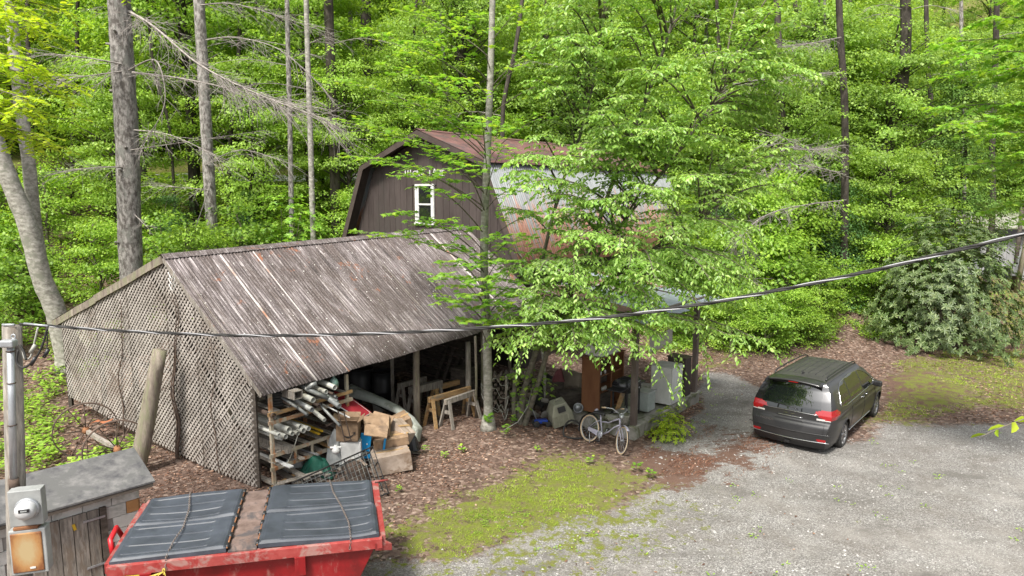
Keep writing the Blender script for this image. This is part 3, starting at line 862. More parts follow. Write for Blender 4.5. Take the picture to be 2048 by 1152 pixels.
for s2 in (-1, 1):
    m.poly_prism([bp(-.02, 0, PZ + .045), bp(BL + .02, 0, PZ + .045), bp(BL + .02, s2 * .16, PZ - .02), bp(-.02, s2 * .16, PZ - .02)], UP * .006)
m.build('ridge_cap', M_roof_red, barn)
# fascia boards along the near rake, soffit behind them
for s2 in (-1, 1):
    for (w0, z0, w1, z1) in ((0, PZ, KW, KZ), (KW, KZ, EW, EZ)):
        m = MB(); dd = Vector((w1 - w0, 0, z1 - z0)).normalized(); inw = Vector((-dd.z, 0, dd.x)) * (1 if True else 1)
        if inw.z > 0: inw = -inw
        h = .21
        q4 = [(w0, z0), (w1, z1), (w1 + inw.x * h, z1 + inw.z * h), (w0 + inw.x * h, z0 + inw.z * h)]
        if w0 == 0: q4[3] = (0, z0 - h / max(.2, dd.x)); q4[2] = (w1 - .19, z1 - .12)
        else: q4[3] = (w0 - .19, z0 - .12)
        m.poly_prism([bp(.0, s2 * a, z) for a, z in q4], b_ * .03); m.build('rake_fascia', M_brown_dk, barn)
        m = MB(); m.poly_prism([bp(.035, s2 * (q4[0][0] - (0 if w0 == 0 else .07)), q4[0][1] - .05), bp(.035, s2 * (q4[1][0] - .07), q4[1][1] - .03), bp(ov, s2 * (q4[1][0] - .07), q4[1][1] - .03), bp(ov, s2 * (q4[0][0] - (0 if w0 == 0 else .07)), q4[0][1] - .05)], UP * -.02)
        m.build('soffit', M_brown_dk, barn)
# inner trim following the rake on the wall
# window
wf = empty('window', bp(ov, WINC, WINZ0), 0); wf.parent = barn; wf.location = bp(ov, WINC, WINZ0) - BC; WORLD_M[wf.name] = Matrix.Translation(bp(ov, WINC, WINZ0))
def wbox(w0, w1, z0, z1, d0, d1, nm, mt):
    w0 *= 1.2; w1 *= 1.2
    m = MB(); m.poly_prism([bp(ov - d1, WINC + w0, z0), bp(ov - d1, WINC + w1, z0), bp(ov - d1, WINC + w1, z1), bp(ov - d1, WINC + w0, z1)], b_ * (d1 - d0)); m.build(nm, mt, wf)
wbox(-.40, -.32, WINZ0 - .04, WINZ1 + .04, -.01, .05, 'frame', M_white); wbox(.32, .40, WINZ0 - .04, WINZ1 + .04, -.01, .05, 'frame', M_white)
wbox(-.32, .32, WINZ1 - .03, WINZ1 + .04, -.01, .05, 'frame', M_white); wbox(-.43, .43, WINZ0 - .05, WINZ0 + .02, -.01, .08, 'sill', M_white)
mz = (WINZ0 + WINZ1) / 2
wbox(-.32, .32, mz - .03, mz + .03, -.01, .03, 'meeting_rail', M_white)
wbox(-.32, -.26, WINZ0 + .02, WINZ1 - .03, -.01, .025, 'sash', M_white); wbox(.26, .32, WINZ0 + .02, WINZ1 - .03, -.01, .025, 'sash', M_white)
wbox(-.26, .26, mz + .03, WINZ1 - .03, -.008, .006, 'pane', M_glass); wbox(-.26, .26, WINZ0 + .02, mz - .03, -.008, .002, 'pane', M_glass)
# letters
def letter_mesh(txt, size, ext, mat, name, font_shear=0):
    cu = bpy.data.curves.new(name, 'FONT'); cu.body = txt; cu.size = size; cu.extrude = ext; cu.align_x = 'CENTER'
    cu.resolution_u = 2
    o = bpy.data.objects.new(name, cu); COL.objects.link(o)
    dg = bpy.context.evaluated_depsgraph_get(); me = bpy.data.meshes.new_from_object(o.evaluated_get(dg))
    bpy.data.objects.remove(o); me.materials.clear(); me.materials.append(mat); me.name = name
    return me
def put_text(txt, size, ext, mat, name, origin, xdir, zdir, parent, bold=1.0):
    """flat text: origin = centre of the baseline"""
    me = letter_mesh(txt, size, ext, mat, name)
    x = Vector(xdir).normalized(); z = Vector(zdir).normalized(); y = z.cross(x)
    M = Matrix(((x.x, z.x, -y.x * -1, origin[0]), (x.y, z.y, -y.y * -1, origin[1]), (x.z, z.z, -y.z * -1, origin[2]), (0, 0, 0, 1)))
    # columns: text x -> x, text y -> z, text normal -> x cross z
    nrm = x.cross(z)
    M = Matrix(((x.x * bold, z.x, nrm.x, origin[0]), (x.y * bold, z.y, nrm.y, origin[1]), (x.z * bold, z.z, nrm.z, origin[2]), (0, 0, 0, 1)))
    if parent is not None: M = WORLD_M[parent.name].inverted() @ M
    me.transform(M)
    o = bpy.data.objects.new(name, me); COL.objects.link(o); o.parent = parent; WORLD_M[o.name] = WORLD_M[parent.name].copy() if parent else Matrix.Identity(4)
    return o
for i, ch in enumerate('HICKS LANE'):
    if ch == ' ': continue
    w = -.92 + i * .205
    put_text(ch, .30, .012, M_white, 'sign_letter', bp(ov - .015, w + WINC, 6.74 + .03 * math.sin(i * 2)), -c_, UP, barn, 1.0)

# porch: slab, posts, beams and a low roof running from the barn to the posts
SN = Vector((3.06, 16.4, 0))
def sp(s, w, z=0): return SN + b_ * s + c_ * w + UP * z
SLB = 4.0
m = MB(); m.poly_prism([sp(0, 0, -.1), sp(SLB, 0, -.1), sp(SLB, 3.4, -.1), sp(0, 2.0, -.1)], UP * .36); m.build('porch_slab', M_concrete, barn)
m = MB(); m.poly_prism([sp(-.03, -.03, .262), sp(SLB + .03, -.03, .262), sp(SLB + .03, .14, .262), sp(-.03, .14, .262)], UP * .045); m.build('slab_curb', M_concrete, barn)
M_post = weathered('post_paint', (0.11, 0.085, 0.075), (0.16, 0.125, 0.11), (0.2, 0.17, 0.15), 3, (1, 1, .5), .7, bmp=.1)
for (s, w) in ((.12, .1), (3.85, .1)):
    m = MB(); m.beam(sp(s, w, .3), sp(s, w, 2.95 + w * .15), .14, .14, up=b_); m.build('porch_post', M_post, barn, bevel=.008)
m = MB(); m.beam(sp(-.3, .1, 3.0), sp(4.9, .1, 3.0), .09, .16); m.build('porch_beam', M_post, barn)
m = MB(); m.beam(sp(.12, .1, 3.02), sp(.12, 3.2, 3.42), .06, .14); m.beam(sp(3.85, .1, 3.02), sp(3.85, 5.3, 3.6), .06, .14); m.build('porch_rafter', M_post, barn)
pe = lambda u: sp(u, -.25, 2.98)
def pt(d): return lambda u: sp(u, d, 2.98 + (d + .25) * .125)
k = 0; u = -.35
while u < 4.9:
    d = 3.4 if u < 2.4 else 5.7
    mt = M_roof_rusty if (u < .3 or 1.2 < u < 2.0) else M_roof_silver
    pm = pt(1.6)
    roof_sheet(u, u + .68, pm, pe, .008, .17, M_roof_silver if k not in (1,) else M_roof_rusty, barn, 'porch_roof_sheet', lift=.02 + .004 * (k % 2), nv=2, seg=6, ragged=.12)
    roof_sheet(u, u + .68, pt(d), lambda v: sp(v, 1.45, 2.98 + 1.7 * .125), .008, .17, M_roof_rusty if k not in (3, 6) else M_roof_silver, barn, 'porch_roof_sheet', lift=.035 + .004 * (k % 2), nv=2, seg=6, ragged=.05)
    u += .66; k += 1
# ================================================================== OBJECTS
def W(px, py, w):
    """point of the vertical plane parallel to the shed front, w metres inside it, on a view ray"""
    a = (px - 1024) / FPX; b = (576 - py) / FPX
    d = Vector((a, math.cos(PITCH) + b * math.sin(PITCH), -math.sin(PITCH) + b * math.cos(PITCH)))
    o = Vector((0, 0, CAM_H)); n = c_
    t = (w - (o - A0).dot(n)) / d.dot(n)
    return o + d * t
def zh(x, y): return h1(x, y)

# ---------------------------------------------------------------- rack of old pipes at the shed front
RU0, RU1, RD = .22, 2.15, 1.7
rk = empty('storage_rack', fpos(RU0, .1), 0, 'makeshift rusty-posted rack of timber rails holding pipes under the shed eave', 'rack')
for (u, w) in ((RU0, .08), (RU1, .08), (RU0, RD), (RU1, RD)):
    m = MB(); m.beam(fpos(u, w, -.02), fpos(u, w, 2.02 if w < 1 else 2.5), .065, .065, up=b_, nseg=4, wob=.002); m.build('rack_post', M_rusty_post, rk)
for z in (.44, .72, 1.42, 1.60):
    m = MB(); m.beam(fpos(RU0 - .1, .02, z), fpos(RU1 + .1, .02, z + .02), .04, .075); m.build('rack_rail', M_wood_tan if z == 1.60 else M_rusty_post, rk)
    m = MB(); m.beam(fpos(RU0 - .1, RD, z), fpos(RU1 + .1, RD, z + .02), .04, .075); m.build('rack_rail', M_wood_grey, rk)
for z in (.5, .775, 1.655):
    for k in range(6):
        u = RU0 + .1 + k * .34
        m = MB(); m.beam(fpos(u, .0, z), fpos(u + .02, RD, z + .01), .12, .02, wob=.004, nseg=2); m.build('rack_slat', M_wood_grey, rk)
for k in range(4):
    u = RU0 + .5 + k * .42; m = MB(); m.beam(fpos(u, .02, .46), fpos(u, .02, .72), .05, .05); m.build('rack_block', M_rusty_post, rk)
def rack_pipe(zx, zy, wend, r, L, rise, mt, lab, dx=0, wall=.006, grp='white pipes stacked on the rack'):
    E_ = W(500 + zx * .2344, 720 + zy * .2344, wend)
    m = MB(); S_ = E_ + c_ * L + UP * rise + b_ * dx; m.pipe(S_, E_, r, wall); o = m.build('pipe', mt, None); tag(o, lab, 'pipe', grp); return o
ends = [(335, 595, 'widest white pipe of the lower shelf, with a reddish stain inside'), (362, 628, 'white pipe just under the stained wide one'), (305, 655, 'lowest large white pipe of the lower shelf'), (410, 628, 'white pipe in the middle of the lower shelf'),
        (458, 602, 'wide white pipe right of the middle on the lower shelf'), (502, 586, 'rightmost white pipe on the lower shelf, beside the yellow bars'), (247, 672, 'narrow white pipe at the left of the lower shelf'), (270, 676, 'second narrow white pipe at the left of the lower shelf'), (248, 640, 'white pipe lying above the two narrow ones'), (430, 570, 'white pipe lying on top of the lower shelf pile')]
for i, (zx, zy, lab) in enumerate(ends):
    r = (.06, .05, .052, .045, .056, .05, .027, .027, .036, .045)[i]
    rack_pipe(zx, zy, -.08 - .06 * (i % 3), r, 1.75, .02, M_pvc, lab)
for (zx, zy, we, r, L, rise, mt, lab, dx) in (
    (725, 235, -.30, .058, 1.9, .12, M_pvc, 'topmost white pipe sticking out of the upper pile', .05), (650, 272, -.28, .05, 1.9, .10, M_pvc, 'white pipe just below the topmost one', .0),
    (540, 342, -.35, .062, 1.6, .16, M_pvc, 'chipped white pipe with a broken rim in the upper pile', -.05), (672, 312, -.25, .028, 1.4, .1, M_pipe_grey, 'small grey tube between the upper white pipes', 0),
    (762, 395, -.70, .055, 2.0, .50, M_pipe_grey, 'long grey metal pipe slanting down out of the upper pile', .1), (530, 425, -.45, .058, 1.6, .22, M_pipe_grey, 'rusty grey pipe in the middle of the upper pile', .0),
    (636, 512, -.60, .045, 1.5, .5, M_pvc, 'white pipe slanting down in front of the rusty pipe', .0), (488, 468, -.50, .032, 1.4, .5, M_pipe_grey, 'thin silvery tube hanging out at the left of the pile', -.1),
    (402, 406, -.30, .028, 1.2, .35, M_pipe_grey, 'thin dark tube at the far left of the upper pile', -.1), (766, 560, -.75, .03, 1.5, .62, M_pipe_grey, 'thin grey tube pointing down over the cardboard box', .1),
    (740, 318, -.25, .035, 1.2, .1, M_pipe_grey, 'short grey tube end at the right of the upper pile', 0), (748, 352, -.3, .03, 1.2, .12, M_pipe_grey, 'lowest short grey tube end at the right of the pile', 0), (712, 290, -.2, .03, 1.2, .1, M_rust_dark, 'brown tube end beside the jug', 0),
    (590, 392, -.2, .04, 1.3, .15, M_rust_dark, 'dark brown tube inside the upper pile', 0), (350, 380, -.1, .035, 1.3, .1, M_rust_dark, 'dark tube on the upper rail near the coil of discs', 0), (205, 475, -.05, .05, 1.3, .02, M_rust_dark, 'dark wide pipe lying under the upper rail', 0)):
    rack_pipe(zx, zy, we, r, L, rise, mt, lab, dx, grp='pipes piled on top of the rack')
# grey pipe with an elbow
E_ = W(500 + 570 * .2344, 720 + 200 * .2344, -.2); m = MB(); a = W(500 + 490 * .2344, 720 + 250 * .2344, -.1)
m.tube([W(500 + 760 * .2344, 720 + 392 * .2344, -.66) + UP * .09 + c_ * .3, a, a + c_ * .3 + UP * .05], .05, 12); m.tube([a + UP * .0, (a + E_) / 2 + UP * .03, E_], .05, 12)
tag(m.build('elbow_pipe', M_pipe_grey), 'grey branched pipe fitting lying across the upper pile', 'pipe fitting')
m = MB(); a = W(500 + 850 * .2344, 720 + 492 * .2344, -.8); m.tube([a, a + c_ * .75 + UP * .18 - b_ * .12], .018, 6); tag(m.build('white_stick', M_white), 'thin white stick poking out over the cardboard box', 'stick')
for i in range(2):
    a = W(500 + (620, 592)[i] * .2344, 720 + (608, 632)[i] * .2344, -.12); m = MB(); m.beam(a, a + c_ * 1.2 + UP * .03, .035, .035)
    tag(m.build('yellow_bar', M_yellow), ('upper yellow bar beside the white pipes', 'lower yellow bar beside the white pipes')[i], 'bar')
m = MB(); a = W(500 + 415 * .2344, 720 + 300 * .2344, -.3)
for (dz, du, sz) in ((.08, 0, (.2, .02)), (-.08, 0, (.2, .02))): m.beam(a + UP * dz - b_ * 0, a + UP * dz + c_ * .5, .2, .015)
for du in (-.09, .09): m.beam(a + b_ * du, a + b_ * du + c_ * .5, .015, .17)
tag(m.build('square_duct', M_wood_grey), 'square grey open duct end among the pipes', 'duct')
m = MB()
for k in range(5): m.lathe([(.05, 0), (.2, 0), (.215, .02), (.2, .045), (.05, .045)], fpos(RU0 + .32, .35, 1.67 + k * .06) + b_ * random.uniform(-.02, .02), n=20)
tag(m.build('disc_stack', M_rubber), 'stack of black rubber discs on the top rail beside the rusty post', 'discs')
m = MB(); a = W(500 + 715 * .2344, 720 + 195 * .2344, .0); m.lathe([(.0, -.12), (.10, -.12), (.11, .0), (.08, .08), (.03, .12), (.03, .17)], a, n=14); tag(m.build('glass_jug', plain('green_glass', (.12, .2, .17), .1)), 'cloudy green jug on top of the pipes', 'jug')
m = MB(); a = W(500 + 405 * .2344, 720 + 650 * .2344, -.12); e = W(500 + 180 * .2344, 720 + 880 * .2344, -.08)
m.tube([a.lerp(e, t) - UP * (.34 * math.sin(math.pi * min(1, t * 1.05)) * (1 if t < 1 else 0)) for t in [i / 12 for i in range(13)]], .008, 5); tag(m.build('cord_loop', M_pvc), 'pale cord drooping in a loop from the lower shelf', 'cord')
for i, (u, w, z, L, rr, lab) in enumerate(((.5, -.1, .78, 1.2, 0, 'short grey board on edge at the left of the lower shelf'), (.75, -.2, .53, 1.3, .1, 'grey board poking out of the bottom shelf'), (1.1, -.25, .53, 1.4, -.1, 'pale tube-like batten poking out of the bottom shelf'), (1.5, -.35, .55, 1.6, .1, 'brown batten sticking farthest out of the bottom shelf'), (.4, -.3, .5, 1.2, 0, 'whitish short board low by the rusty post'))):
    m = MB(); a = fpos(u, w, z); m.beam(a, a + c_ * L + b_ * rr, .1 if i != 2 else .04, .025 if i else .14); tag(m.build('loose_board', (M_wood_grey, M_wood_grey, M_galv, M_wood_tan, M_white)[i]), lab, 'board')
for i in range(8):
    m = MB(); a = fpos(.3 + i * .22, -.55 + .1 * (i % 3), .05 + .045 * (i % 3)); m.beam(a, a + c_ * (1.9 + .2 * (i % 2)) + b_ * random.uniform(-.25, .25) + UP * .12, .14, .03)
    tag(m.build('old_plank', M_wood_dark if i % 2 else M_wood_grey), 'old weathered plank lying in the heap under the rack', 'plank', 'planks under the rack')

# ---------------------------------------------------------------- boxes and litter
def carton(name, label, c, size, rz, tilt=(0, 0), mt=M_card, open_top=False, tape=True, flaps=True):
    R = Euler((tilt[0], tilt[1], rz)).to_matrix(); c = Vector(c); o = empty(name, (c.x, c.y, c.z - size[2] / 2), 0, label, 'box'); sx, sy, sz = size
    m = MB(); th = .008
    if open_top:
        m.box(c - R @ Vector((0, 0, sz / 2)), (sx, sy, th), R)
        for s_ in (-1, 1):
            m.box(c + R @ Vector((s_ * sx / 2, 0, 0)), (th, sy, sz), R); m.box(c + R @ Vector((0, s_ * sy / 2, 0)), (sx - th, th, sz), R)
        m.build('box_body', mt, o)
        for s_ in (-1, 1):
            m = MB(); a = random.uniform(.3, .9); h = sy * .32
            m.box(c + R @ Vector((0, s_ * (sy / 2 + h / 2 * math.sin(a)), sz / 2 + h / 2 * math.cos(a))), (sx, th, h), R @ Euler((-s_ * a, 0, 0)).to_matrix()); m.build('flap', mt, o)
            m = MB(); m.box(c + R @ Vector((s_ * (sx / 2 + .05), 0, sz / 2 + .05)), (th, sy, .14), R @ Euler((0, s_ * .9, 0)).to_matrix()); m.build('flap', mt, o)
    else:
        m.box(c, size, R, jit=.022 if flaps else 0); m.build('box_body', mt, o, bevel=.012)
        if tape:
            m = MB(); m.box(c + R @ Vector((0, 0, sz / 2 + .004)), (sx * 1.0, .06, .003), R); m.build('tape', M_tape, o)
            m = MB(); m.box(c + R @ Vector((0, 0, sz / 2 + .0035)), (.008, sy * .98, .003), R); m.build('seam', M_card_in, o)
    return o
p = G(778, 948); AB = math.atan2(b_.y, b_.x)
carton('cardboard_box', 'large faded cardboard box lying in front of the heap, lowest and nearest', (p.x, p.y + .25, .22), (.85, .60, .42), .28, (.0, -.08), M_card_pale)
carton('cardboard_box', 'flattened tan cardboard box resting on the large faded one', (p.x - .05, p.y + .62, .55), (.80, .42, .20), .25, (.12, -.10), M_card)
carton('cardboard_box', 'crumpled grey-pink wrapped box tilted above the tan one', (p.x + .12, p.y + .95, .62), (.34, .55, .35), .9, (.45, .2), M_card_pale)
carton('cardboard_box', 'brown carton with a white address label behind the blue crate', (G(755, 850, .9)[0], G(755, 850, .9)[1], .85), (.55, .45, .30), .15, (.5, -.1), M_card, tape=False)
b2 = carton('cardboard_box', 'open brown box printed with a black smile arrow beside the rack post', W(697, 858, -.42), (.46, .36, .42), .05 + 0, (.06, .03), M_card, open_top=True)
# smile arrow on its front
c0 = W(700, 866, -.42) ; fr = Vector((0, -.19, 0)); m = MB()
cc = Vector((c0.x + .02, c0.y - .215, c0.z))
arc = [cc + Vector((-.12 + .24 * t, 0, .02 - .055 * math.sin(math.pi * t) + .03 * t)) for t in [i / 10 for i in range(11)]]
vs = []; 
for i, q_ in enumerate(arc):
    th = .006 + .012 * math.sin(math.pi * i / 10); vs += [q_ - UP * th, q_ + UP * th]
m.add(vs, [(2 * i, 2 * i + 2, 2 * i + 3, 2 * i + 1) for i in range(10)])
e = arc[-1]; m.add([e + Vector((.03, 0, .045)), e + Vector((-.05, 0, .03)), e + Vector((.012, 0, -.035)), e + Vector((.005, 0, .012))], [(0, 1, 3), (0, 3, 2)])
m.build('smile_arrow', M_black, b2, solid=.002)
m = MB()
lp = G(757, 848, .98)
carton('storage_bin', 'whitish plastic storage bin under the smile-arrow box', (W(705, 905, -.45).x, W(705, 905, -.45).y, .38), (.42, .34, .62), .05, (0, 0), M_white, tape=False)['category'] = 'bin'
carton('cardboard_box', 'dark brown crushed carton at the back of the heap under the curved panel', G(800, 845, .55), (.5, .4, .3), .5, (.2, -.25), M_card)
carton('cardboard_box', 'small brown carton lying on its side below the red board', G(735, 838, .9), (.34, .26, .22), -.3, (.5, .3), M_card, tape=False)
cr = empty('blue_crate', (G(733, 885, .5)[0], G(733, 885, .5)[1], .2), 0, 'bright blue plastic crate with a round logo wedged between boxes', 'crate')
c = G(731, 884, .6); R = Euler((.1, .15, .1)).to_matrix(); m = MB(); m.box(c, (.24, .05, .42), R); m.build('panel', M_blue, cr, bevel=.01)
m = MB(); m.box(c + R @ Vector((.42, .12, .06)), (.05, .34, .5), R); m.build('panel', M_blue, cr, bevel=.01)
m = MB(); m.box(c + R @ Vector((.21, .25, .0)), (.4, .03, .4), R); m.build('lining', M_card, cr)
m = MB(); m.lathe([(.028, -.03), (.04, -.03), (.04, -.027), (.028, -.027)], c + R @ Vector((.04, 0, -.03)), Euler((math.pi / 2 + .1, 0, .1)).to_matrix(), 16); m.box(c + R @ Vector((.04, -.03, -.03)), (.03, .006, .035), R); m.build('logo', M_white, cr)
m = MB(); m.box(c + R @ Vector((.05, -.05, -.3)), (.22, .05, .12), R); m.build('handle', M_blue, cr, bevel=.01)
for i in range(4):
    a = G(790 + 3 * i, 866 - 9 * i, .12 + .08 * i); R = Euler((.05, -.12, .25 + .12 * i)).to_matrix(); o = empty('flat_carton', (a.x, a.y, a.z - .04), 0, ('lowest', 'second', 'third', 'topmost')[i] + ' long flat brown carton in the pile under the curved grey panel', 'carton')
    m = MB(); m.box(a, (.62, .3, .07), R); m.build('box_body', M_card, o, bevel=.004); m = MB(); m.box(a + R @ Vector((.312, .0, 0)), (.004, .12, .05), R); m.build('end_label', M_white, o)
a = G(742, 868, .75); m = MB(); R = Euler((.5, .1, .3)).to_matrix()
m = MB(); m.box(G(770, 858, .62), (.7, .4, .008), Euler((.35, -.1, .3)).to_matrix()); tag(m.build('cardboard_sheet', M_card_pale), 'loose flat cardboard sheet poking out beside the wrapped box', 'cardboard')
for i, (px, py, z, L, w_, rz, rx, mt, lab) in enumerate(((735, 905, .35, .7, .10, .9, .3, M_wood_grey, 'broken grey slat stuck between the storage bin and the boxes'), (752, 862, .95, .5, .3, .2, .6, M_card, 'torn cardboard flap propped behind the blue crate'), (812, 862, .2, .8, .06, -.5, .1, M_wood_tan, 'thin tan batten on the pile of flat cartons'),
        (690, 942, .25, .6, .05, .4, -.4, M_rust_dark, 'rusty strip lying in the wire cage'), (716, 930, .3, .45, .22, 1.2, .5, M_card_pale, 'scrap of pale cardboard inside the wire cage'), (650, 900, .4, .8, .12, .7, .3, M_wood_dark, 'dark short board slanting behind the grey plastic sheet'), (765, 835, 1.0, .5, .2, -.2, .7, M_card, 'bent brown cardboard sheet under the curved panel'),
        (600, 955, .15, .9, .14, .5, .05, M_wood_grey, 'wide grey board at the foot of the rack'), (566, 962, .1, .7, .1, 1.0, .0, M_wood_tan, 'short tan board by the rusty front post'), (826, 905, .04, .5, .12, .3, 0, M_wood_dark, 'dark scrap of wood on the ground right of the large box'), (672, 842, 1.1, .5, .04, .8, .8, M_rust_dark, 'rusty rod leaning on the smile-arrow box'))):
    a = G(px, py, z); m = MB(); m.box(a, (L, w_, .018), Euler((rx, .25 * math.sin(i * 2.3), rz)).to_matrix(), jit=.008); tag(m.build('scrap_piece', mt), lab, 'scrap')
# red printed board
rb = empty('red_board', W(705, 815, .1), 0, 'dark red printed board with a pale edge leaning behind the pipes', 'board')
q0, q1, q2, q3 = W(668, 772, .5), W(742, 826, -.1), W(720, 838, -.25), W(668, 806, .2)
m = MB(); m.poly_prism([q0, q1, q2, q3], Vector((.01, .02, .01))); m.build('panel', weathered('red_print', (.22, .012, .02), (.30, .02, .03), None, 3, bmp=0), rb)
for (f0, f1, g0, g1) in ((.3, .62, .35, .55), (.35, .7, .68, .8)):
    for k in range(4):
        s0 = f0 + (f1 - f0) * k / 4; s1 = s0 + (f1 - f0) * .19
        pt_ = lambda f, g: (q0.lerp(q1, f)).lerp(q3.lerp(q2, f), g) - Vector((.004, .012, -.004))
        m = MB(); m.poly_prism([pt_(s0, g0), pt_(s1, g0), pt_(s1, g1), pt_(s0, g1)], Vector((.0, .002, .0))); m.build('printed_block', M_greytarp, rb)
m = MB()
for (a, e) in ((q0, q1), (q1, q2), (q2, q3)): m.beam(a - Vector((0, .012, 0)), e - Vector((0, .012, 0)), .012, .02)
m.build('edge_strip', M_white, rb)
# long curved grey moulding
cm = MB(); nT = 24
def cpt(lst, t):
    k = t * (len(lst) - 1); i = min(int(k), len(lst) - 2); f = k - i; return lst[i].lerp(lst[i + 1], f)
topE = [D(702, 768, 17.6), D(735, 783, 17.2), D(768, 797, 16.9), D(800, 813, 16.6), D(828, 834, 16.35), D(845, 857, 16.15), D(841, 874, 16.05), D(840, 884, 16.0)]
botE = [D(694, 792, 17.2), D(722, 800, 16.9), D(755, 810, 16.6), D(790, 826, 16.3), D(815, 843, 16.1), D(827, 862, 15.95), D(829, 878, 15.9), D(829, 887, 15.88)]
def cfn(i, j):
    a = cpt(topE, i); e = cpt(botE, i); t = j
    return a.lerp(e, t) + Vector((-.02, -.10, .06)) * math.sin(math.pi * t) + UP * (.02 if .3 < t < .4 else 0)
cm.grid(cfn, 40, 12); o = cm.build('curved_panel', weathered('sage_grey_plastic', (.33, .36, .32), (.46, .48, .44), (.25, .26, .22), 4, bmp=.1), solid=.02); tag(o, 'long sage-grey curved plastic moulding sweeping down from the shed to the ground', 'panel')
# dark second moulding behind
cm = MB(); cm.grid(lambda i, j: cpt(topE[:5], i) + Vector((-.55, .45, .10)) + Vector((.1, -.1, -.30)) * j, 20, 4); tag(cm.build('dark_board', M_black, solid=.02), 'dark flat panel lying behind the sage-grey moulding', 'panel')

# wire cage
cg = empty('wire_cage', (-3.3, 12.9, 0), 0, 'black wire cage with thick frame leaning against the heap behind the red dumpster', 'cage')
P1 = Vector((-4.25, 12.62, .50)); P2 = Vector((-2.92, 13.75, .80)); P3 = Vector((-2.50, 13.15, .05)); P4 = P1 + (P3 - P2) + Vector((0, 0, .15))
nrm_c = (P2 - P1).cross(P3 - P2).normalized() * .28
if nrm_c.y < 0: nrm_c = -nrm_c
for kk, off in enumerate((Vector((0, 0, 0)), nrm_c)):
    m = MB(); Q = [P + off for P in (P1, P2, P3, P4)]
    m.tube(Q, .02, 6, closed=True, smooth=False); m.tube([Q[0].lerp(Q[1], .62), Q[3].lerp(Q[2], .62)], .013, 6); m.build('frame', M_blackmetal, cg)
    m = MB()
    for i in range(1, 20): m.tube([Q[0].lerp(Q[1], i / 20), Q[3].lerp(Q[2], i / 20)], .0045, 4)
    for i in range(1, 9): m.tube([Q[0].lerp(Q[3], i / 9) + UP * .0, Q[1].lerp(Q[2], i / 9)], .0045, 4)
    m.build('wire_mesh', M_pipe_grey if kk == 0 else M_blackmetal, cg)
for P in (P1, P2, P3, P4, P2.lerp(P3, .33), P2.lerp(P3, .66)):
    m = MB(); m.tube([P, P + nrm_c], .015, 6); m.build('frame_bar', M_blackmetal, cg)
def crumple(name, label, cat, c, sx, sy, h, mt, seed=0, rot=0.0):
    m = MB(); c = Vector(c)
    def f(i, j):
        x = (i - .5) * sx; y = (j - .5) * sy; e = max(0, 1 - (2 * abs(i - .5)) ** 2.5) * max(0, 1 - (2 * abs(j - .5)) ** 2.5)
        z = h * e * (.6 + .8 * float(vnoise(i * 4 + seed, j * 4)) ) + .04 * float(vnoise(i * 13, j * 13 + seed))
        return c + Vector((x * math.cos(rot) - y * math.sin(rot), x * math.sin(rot) + y * math.cos(rot), z))
    m.grid(f, 22, 22, smooth=False); return tag(m.build(name, mt), label, cat)
crumple('green_tub', 'dark green crumpled plastic sack behind the wire cage', 'sack', G(632, 952, .0), .8, .4, .34, M_green, 3)
crumple('black_bag', 'crumpled black rubbish bag sticking out behind the large faded box', 'rubbish bag', G(822, 898, .0), .42, .4, .34, M_black, 6)
crumple('grey_bag', 'dusty grey bag slumped between the rack and the wire cage', 'bag', G(590, 940, .0), .5, .4, .3, M_greytarp, 12)
crumple('plastic_sheet', 'crumpled grey translucent plastic sheet hanging below the rack', 'plastic sheet', G(672, 925, .15), .4, .35, .7, M_greytarp, 8)
crumple('scrap_heap', 'brown heap of leaves and scrap inside the wire cage', 'scrap', G(706, 960, .0), .7, .5, .35, M_rust_dark, 5)
a = G(672, 900, .75); m = MB(); m.lathe([(.03, -.08), (.06, -.06), (.09, 0), (.05, .05), (.03, .12)], a, n=12); m.tube([a + Vector((-.12, 0, .05)), a + Vector((.12, 0, .06))], .025, 8); tag(m.build('tap_fitting', M_white), 'dirty white plastic pipe fitting on the middle rack post', 'fitting')
# two rusty rods crossing the box
m = MB()
for dx in (0, .13): m.beam(W(676 + dx * 90, 822 + dx * 10, -.75), W(690 + dx * 90, 884 - dx * 30, -.75), .02, .02)
m.beam(W(688, 884, -.75), W(703, 880, -.75), .02, .02)
tag(m.build('rusty_bracket', M_rust_dark), 'rusty bar bracket hanging across the front of the smile-arrow box', 'bracket')

# ---------------------------------------------------------------- inside the shed
def sawhorse(p0, p1, h, mt, label, bw=.09, bh=.14, spread=.24):
    p0 = Vector((p0[0], p0[1], h)); p1 = Vector((p1[0], p1[1], h)); d = (p1 - p0).normalized(); s = Vector((d.y, -d.x, 0))
    o = empty('sawhorse', ((p0.x + p1.x) / 2, (p0.y + p1.y) / 2, 0), 0, label, 'sawhorse')
    m = MB(); m.beam(p0, p1, bw, bh); m.build('top_beam', mt, o, bevel=.005)
    for (q, dd) in ((p0 + d * .1, -1), (p1 - d * .1, 1)):
        for s_ in (-1, 1):
            m = MB(); f = q + s * s_ * spread + d * dd * .06; f.z = h1(f.x, f.y); m.beam(f, q + s * s_ * .05 + UP * .03, .09, .045, up=s); m.build('leg', mt, o)
        m = MB(); m.beam(q + s * spread * .45 - UP * .3, q - s * spread * .45 - UP * .3, .03, .09); m.build('brace', mt, o)
    return o
sawhorse(G(857, 800, .75), G(940, 777, .75), .75, M_wood_tan, 'tan new-looking sawhorse nearest the heap of boxes')
sawhorse(G(890, 803, .74), G(950, 783, .74), .72, M_wood_grey, 'grey sawhorse standing in front of the tan one')
sawhorse(G(866, 790, .75) + Vector((-.1, .7, 0)), G(935, 770, .75) + Vector((0, .7, 0)), .72, M_wood_tan, 'second tan sawhorse behind the first, half hidden')
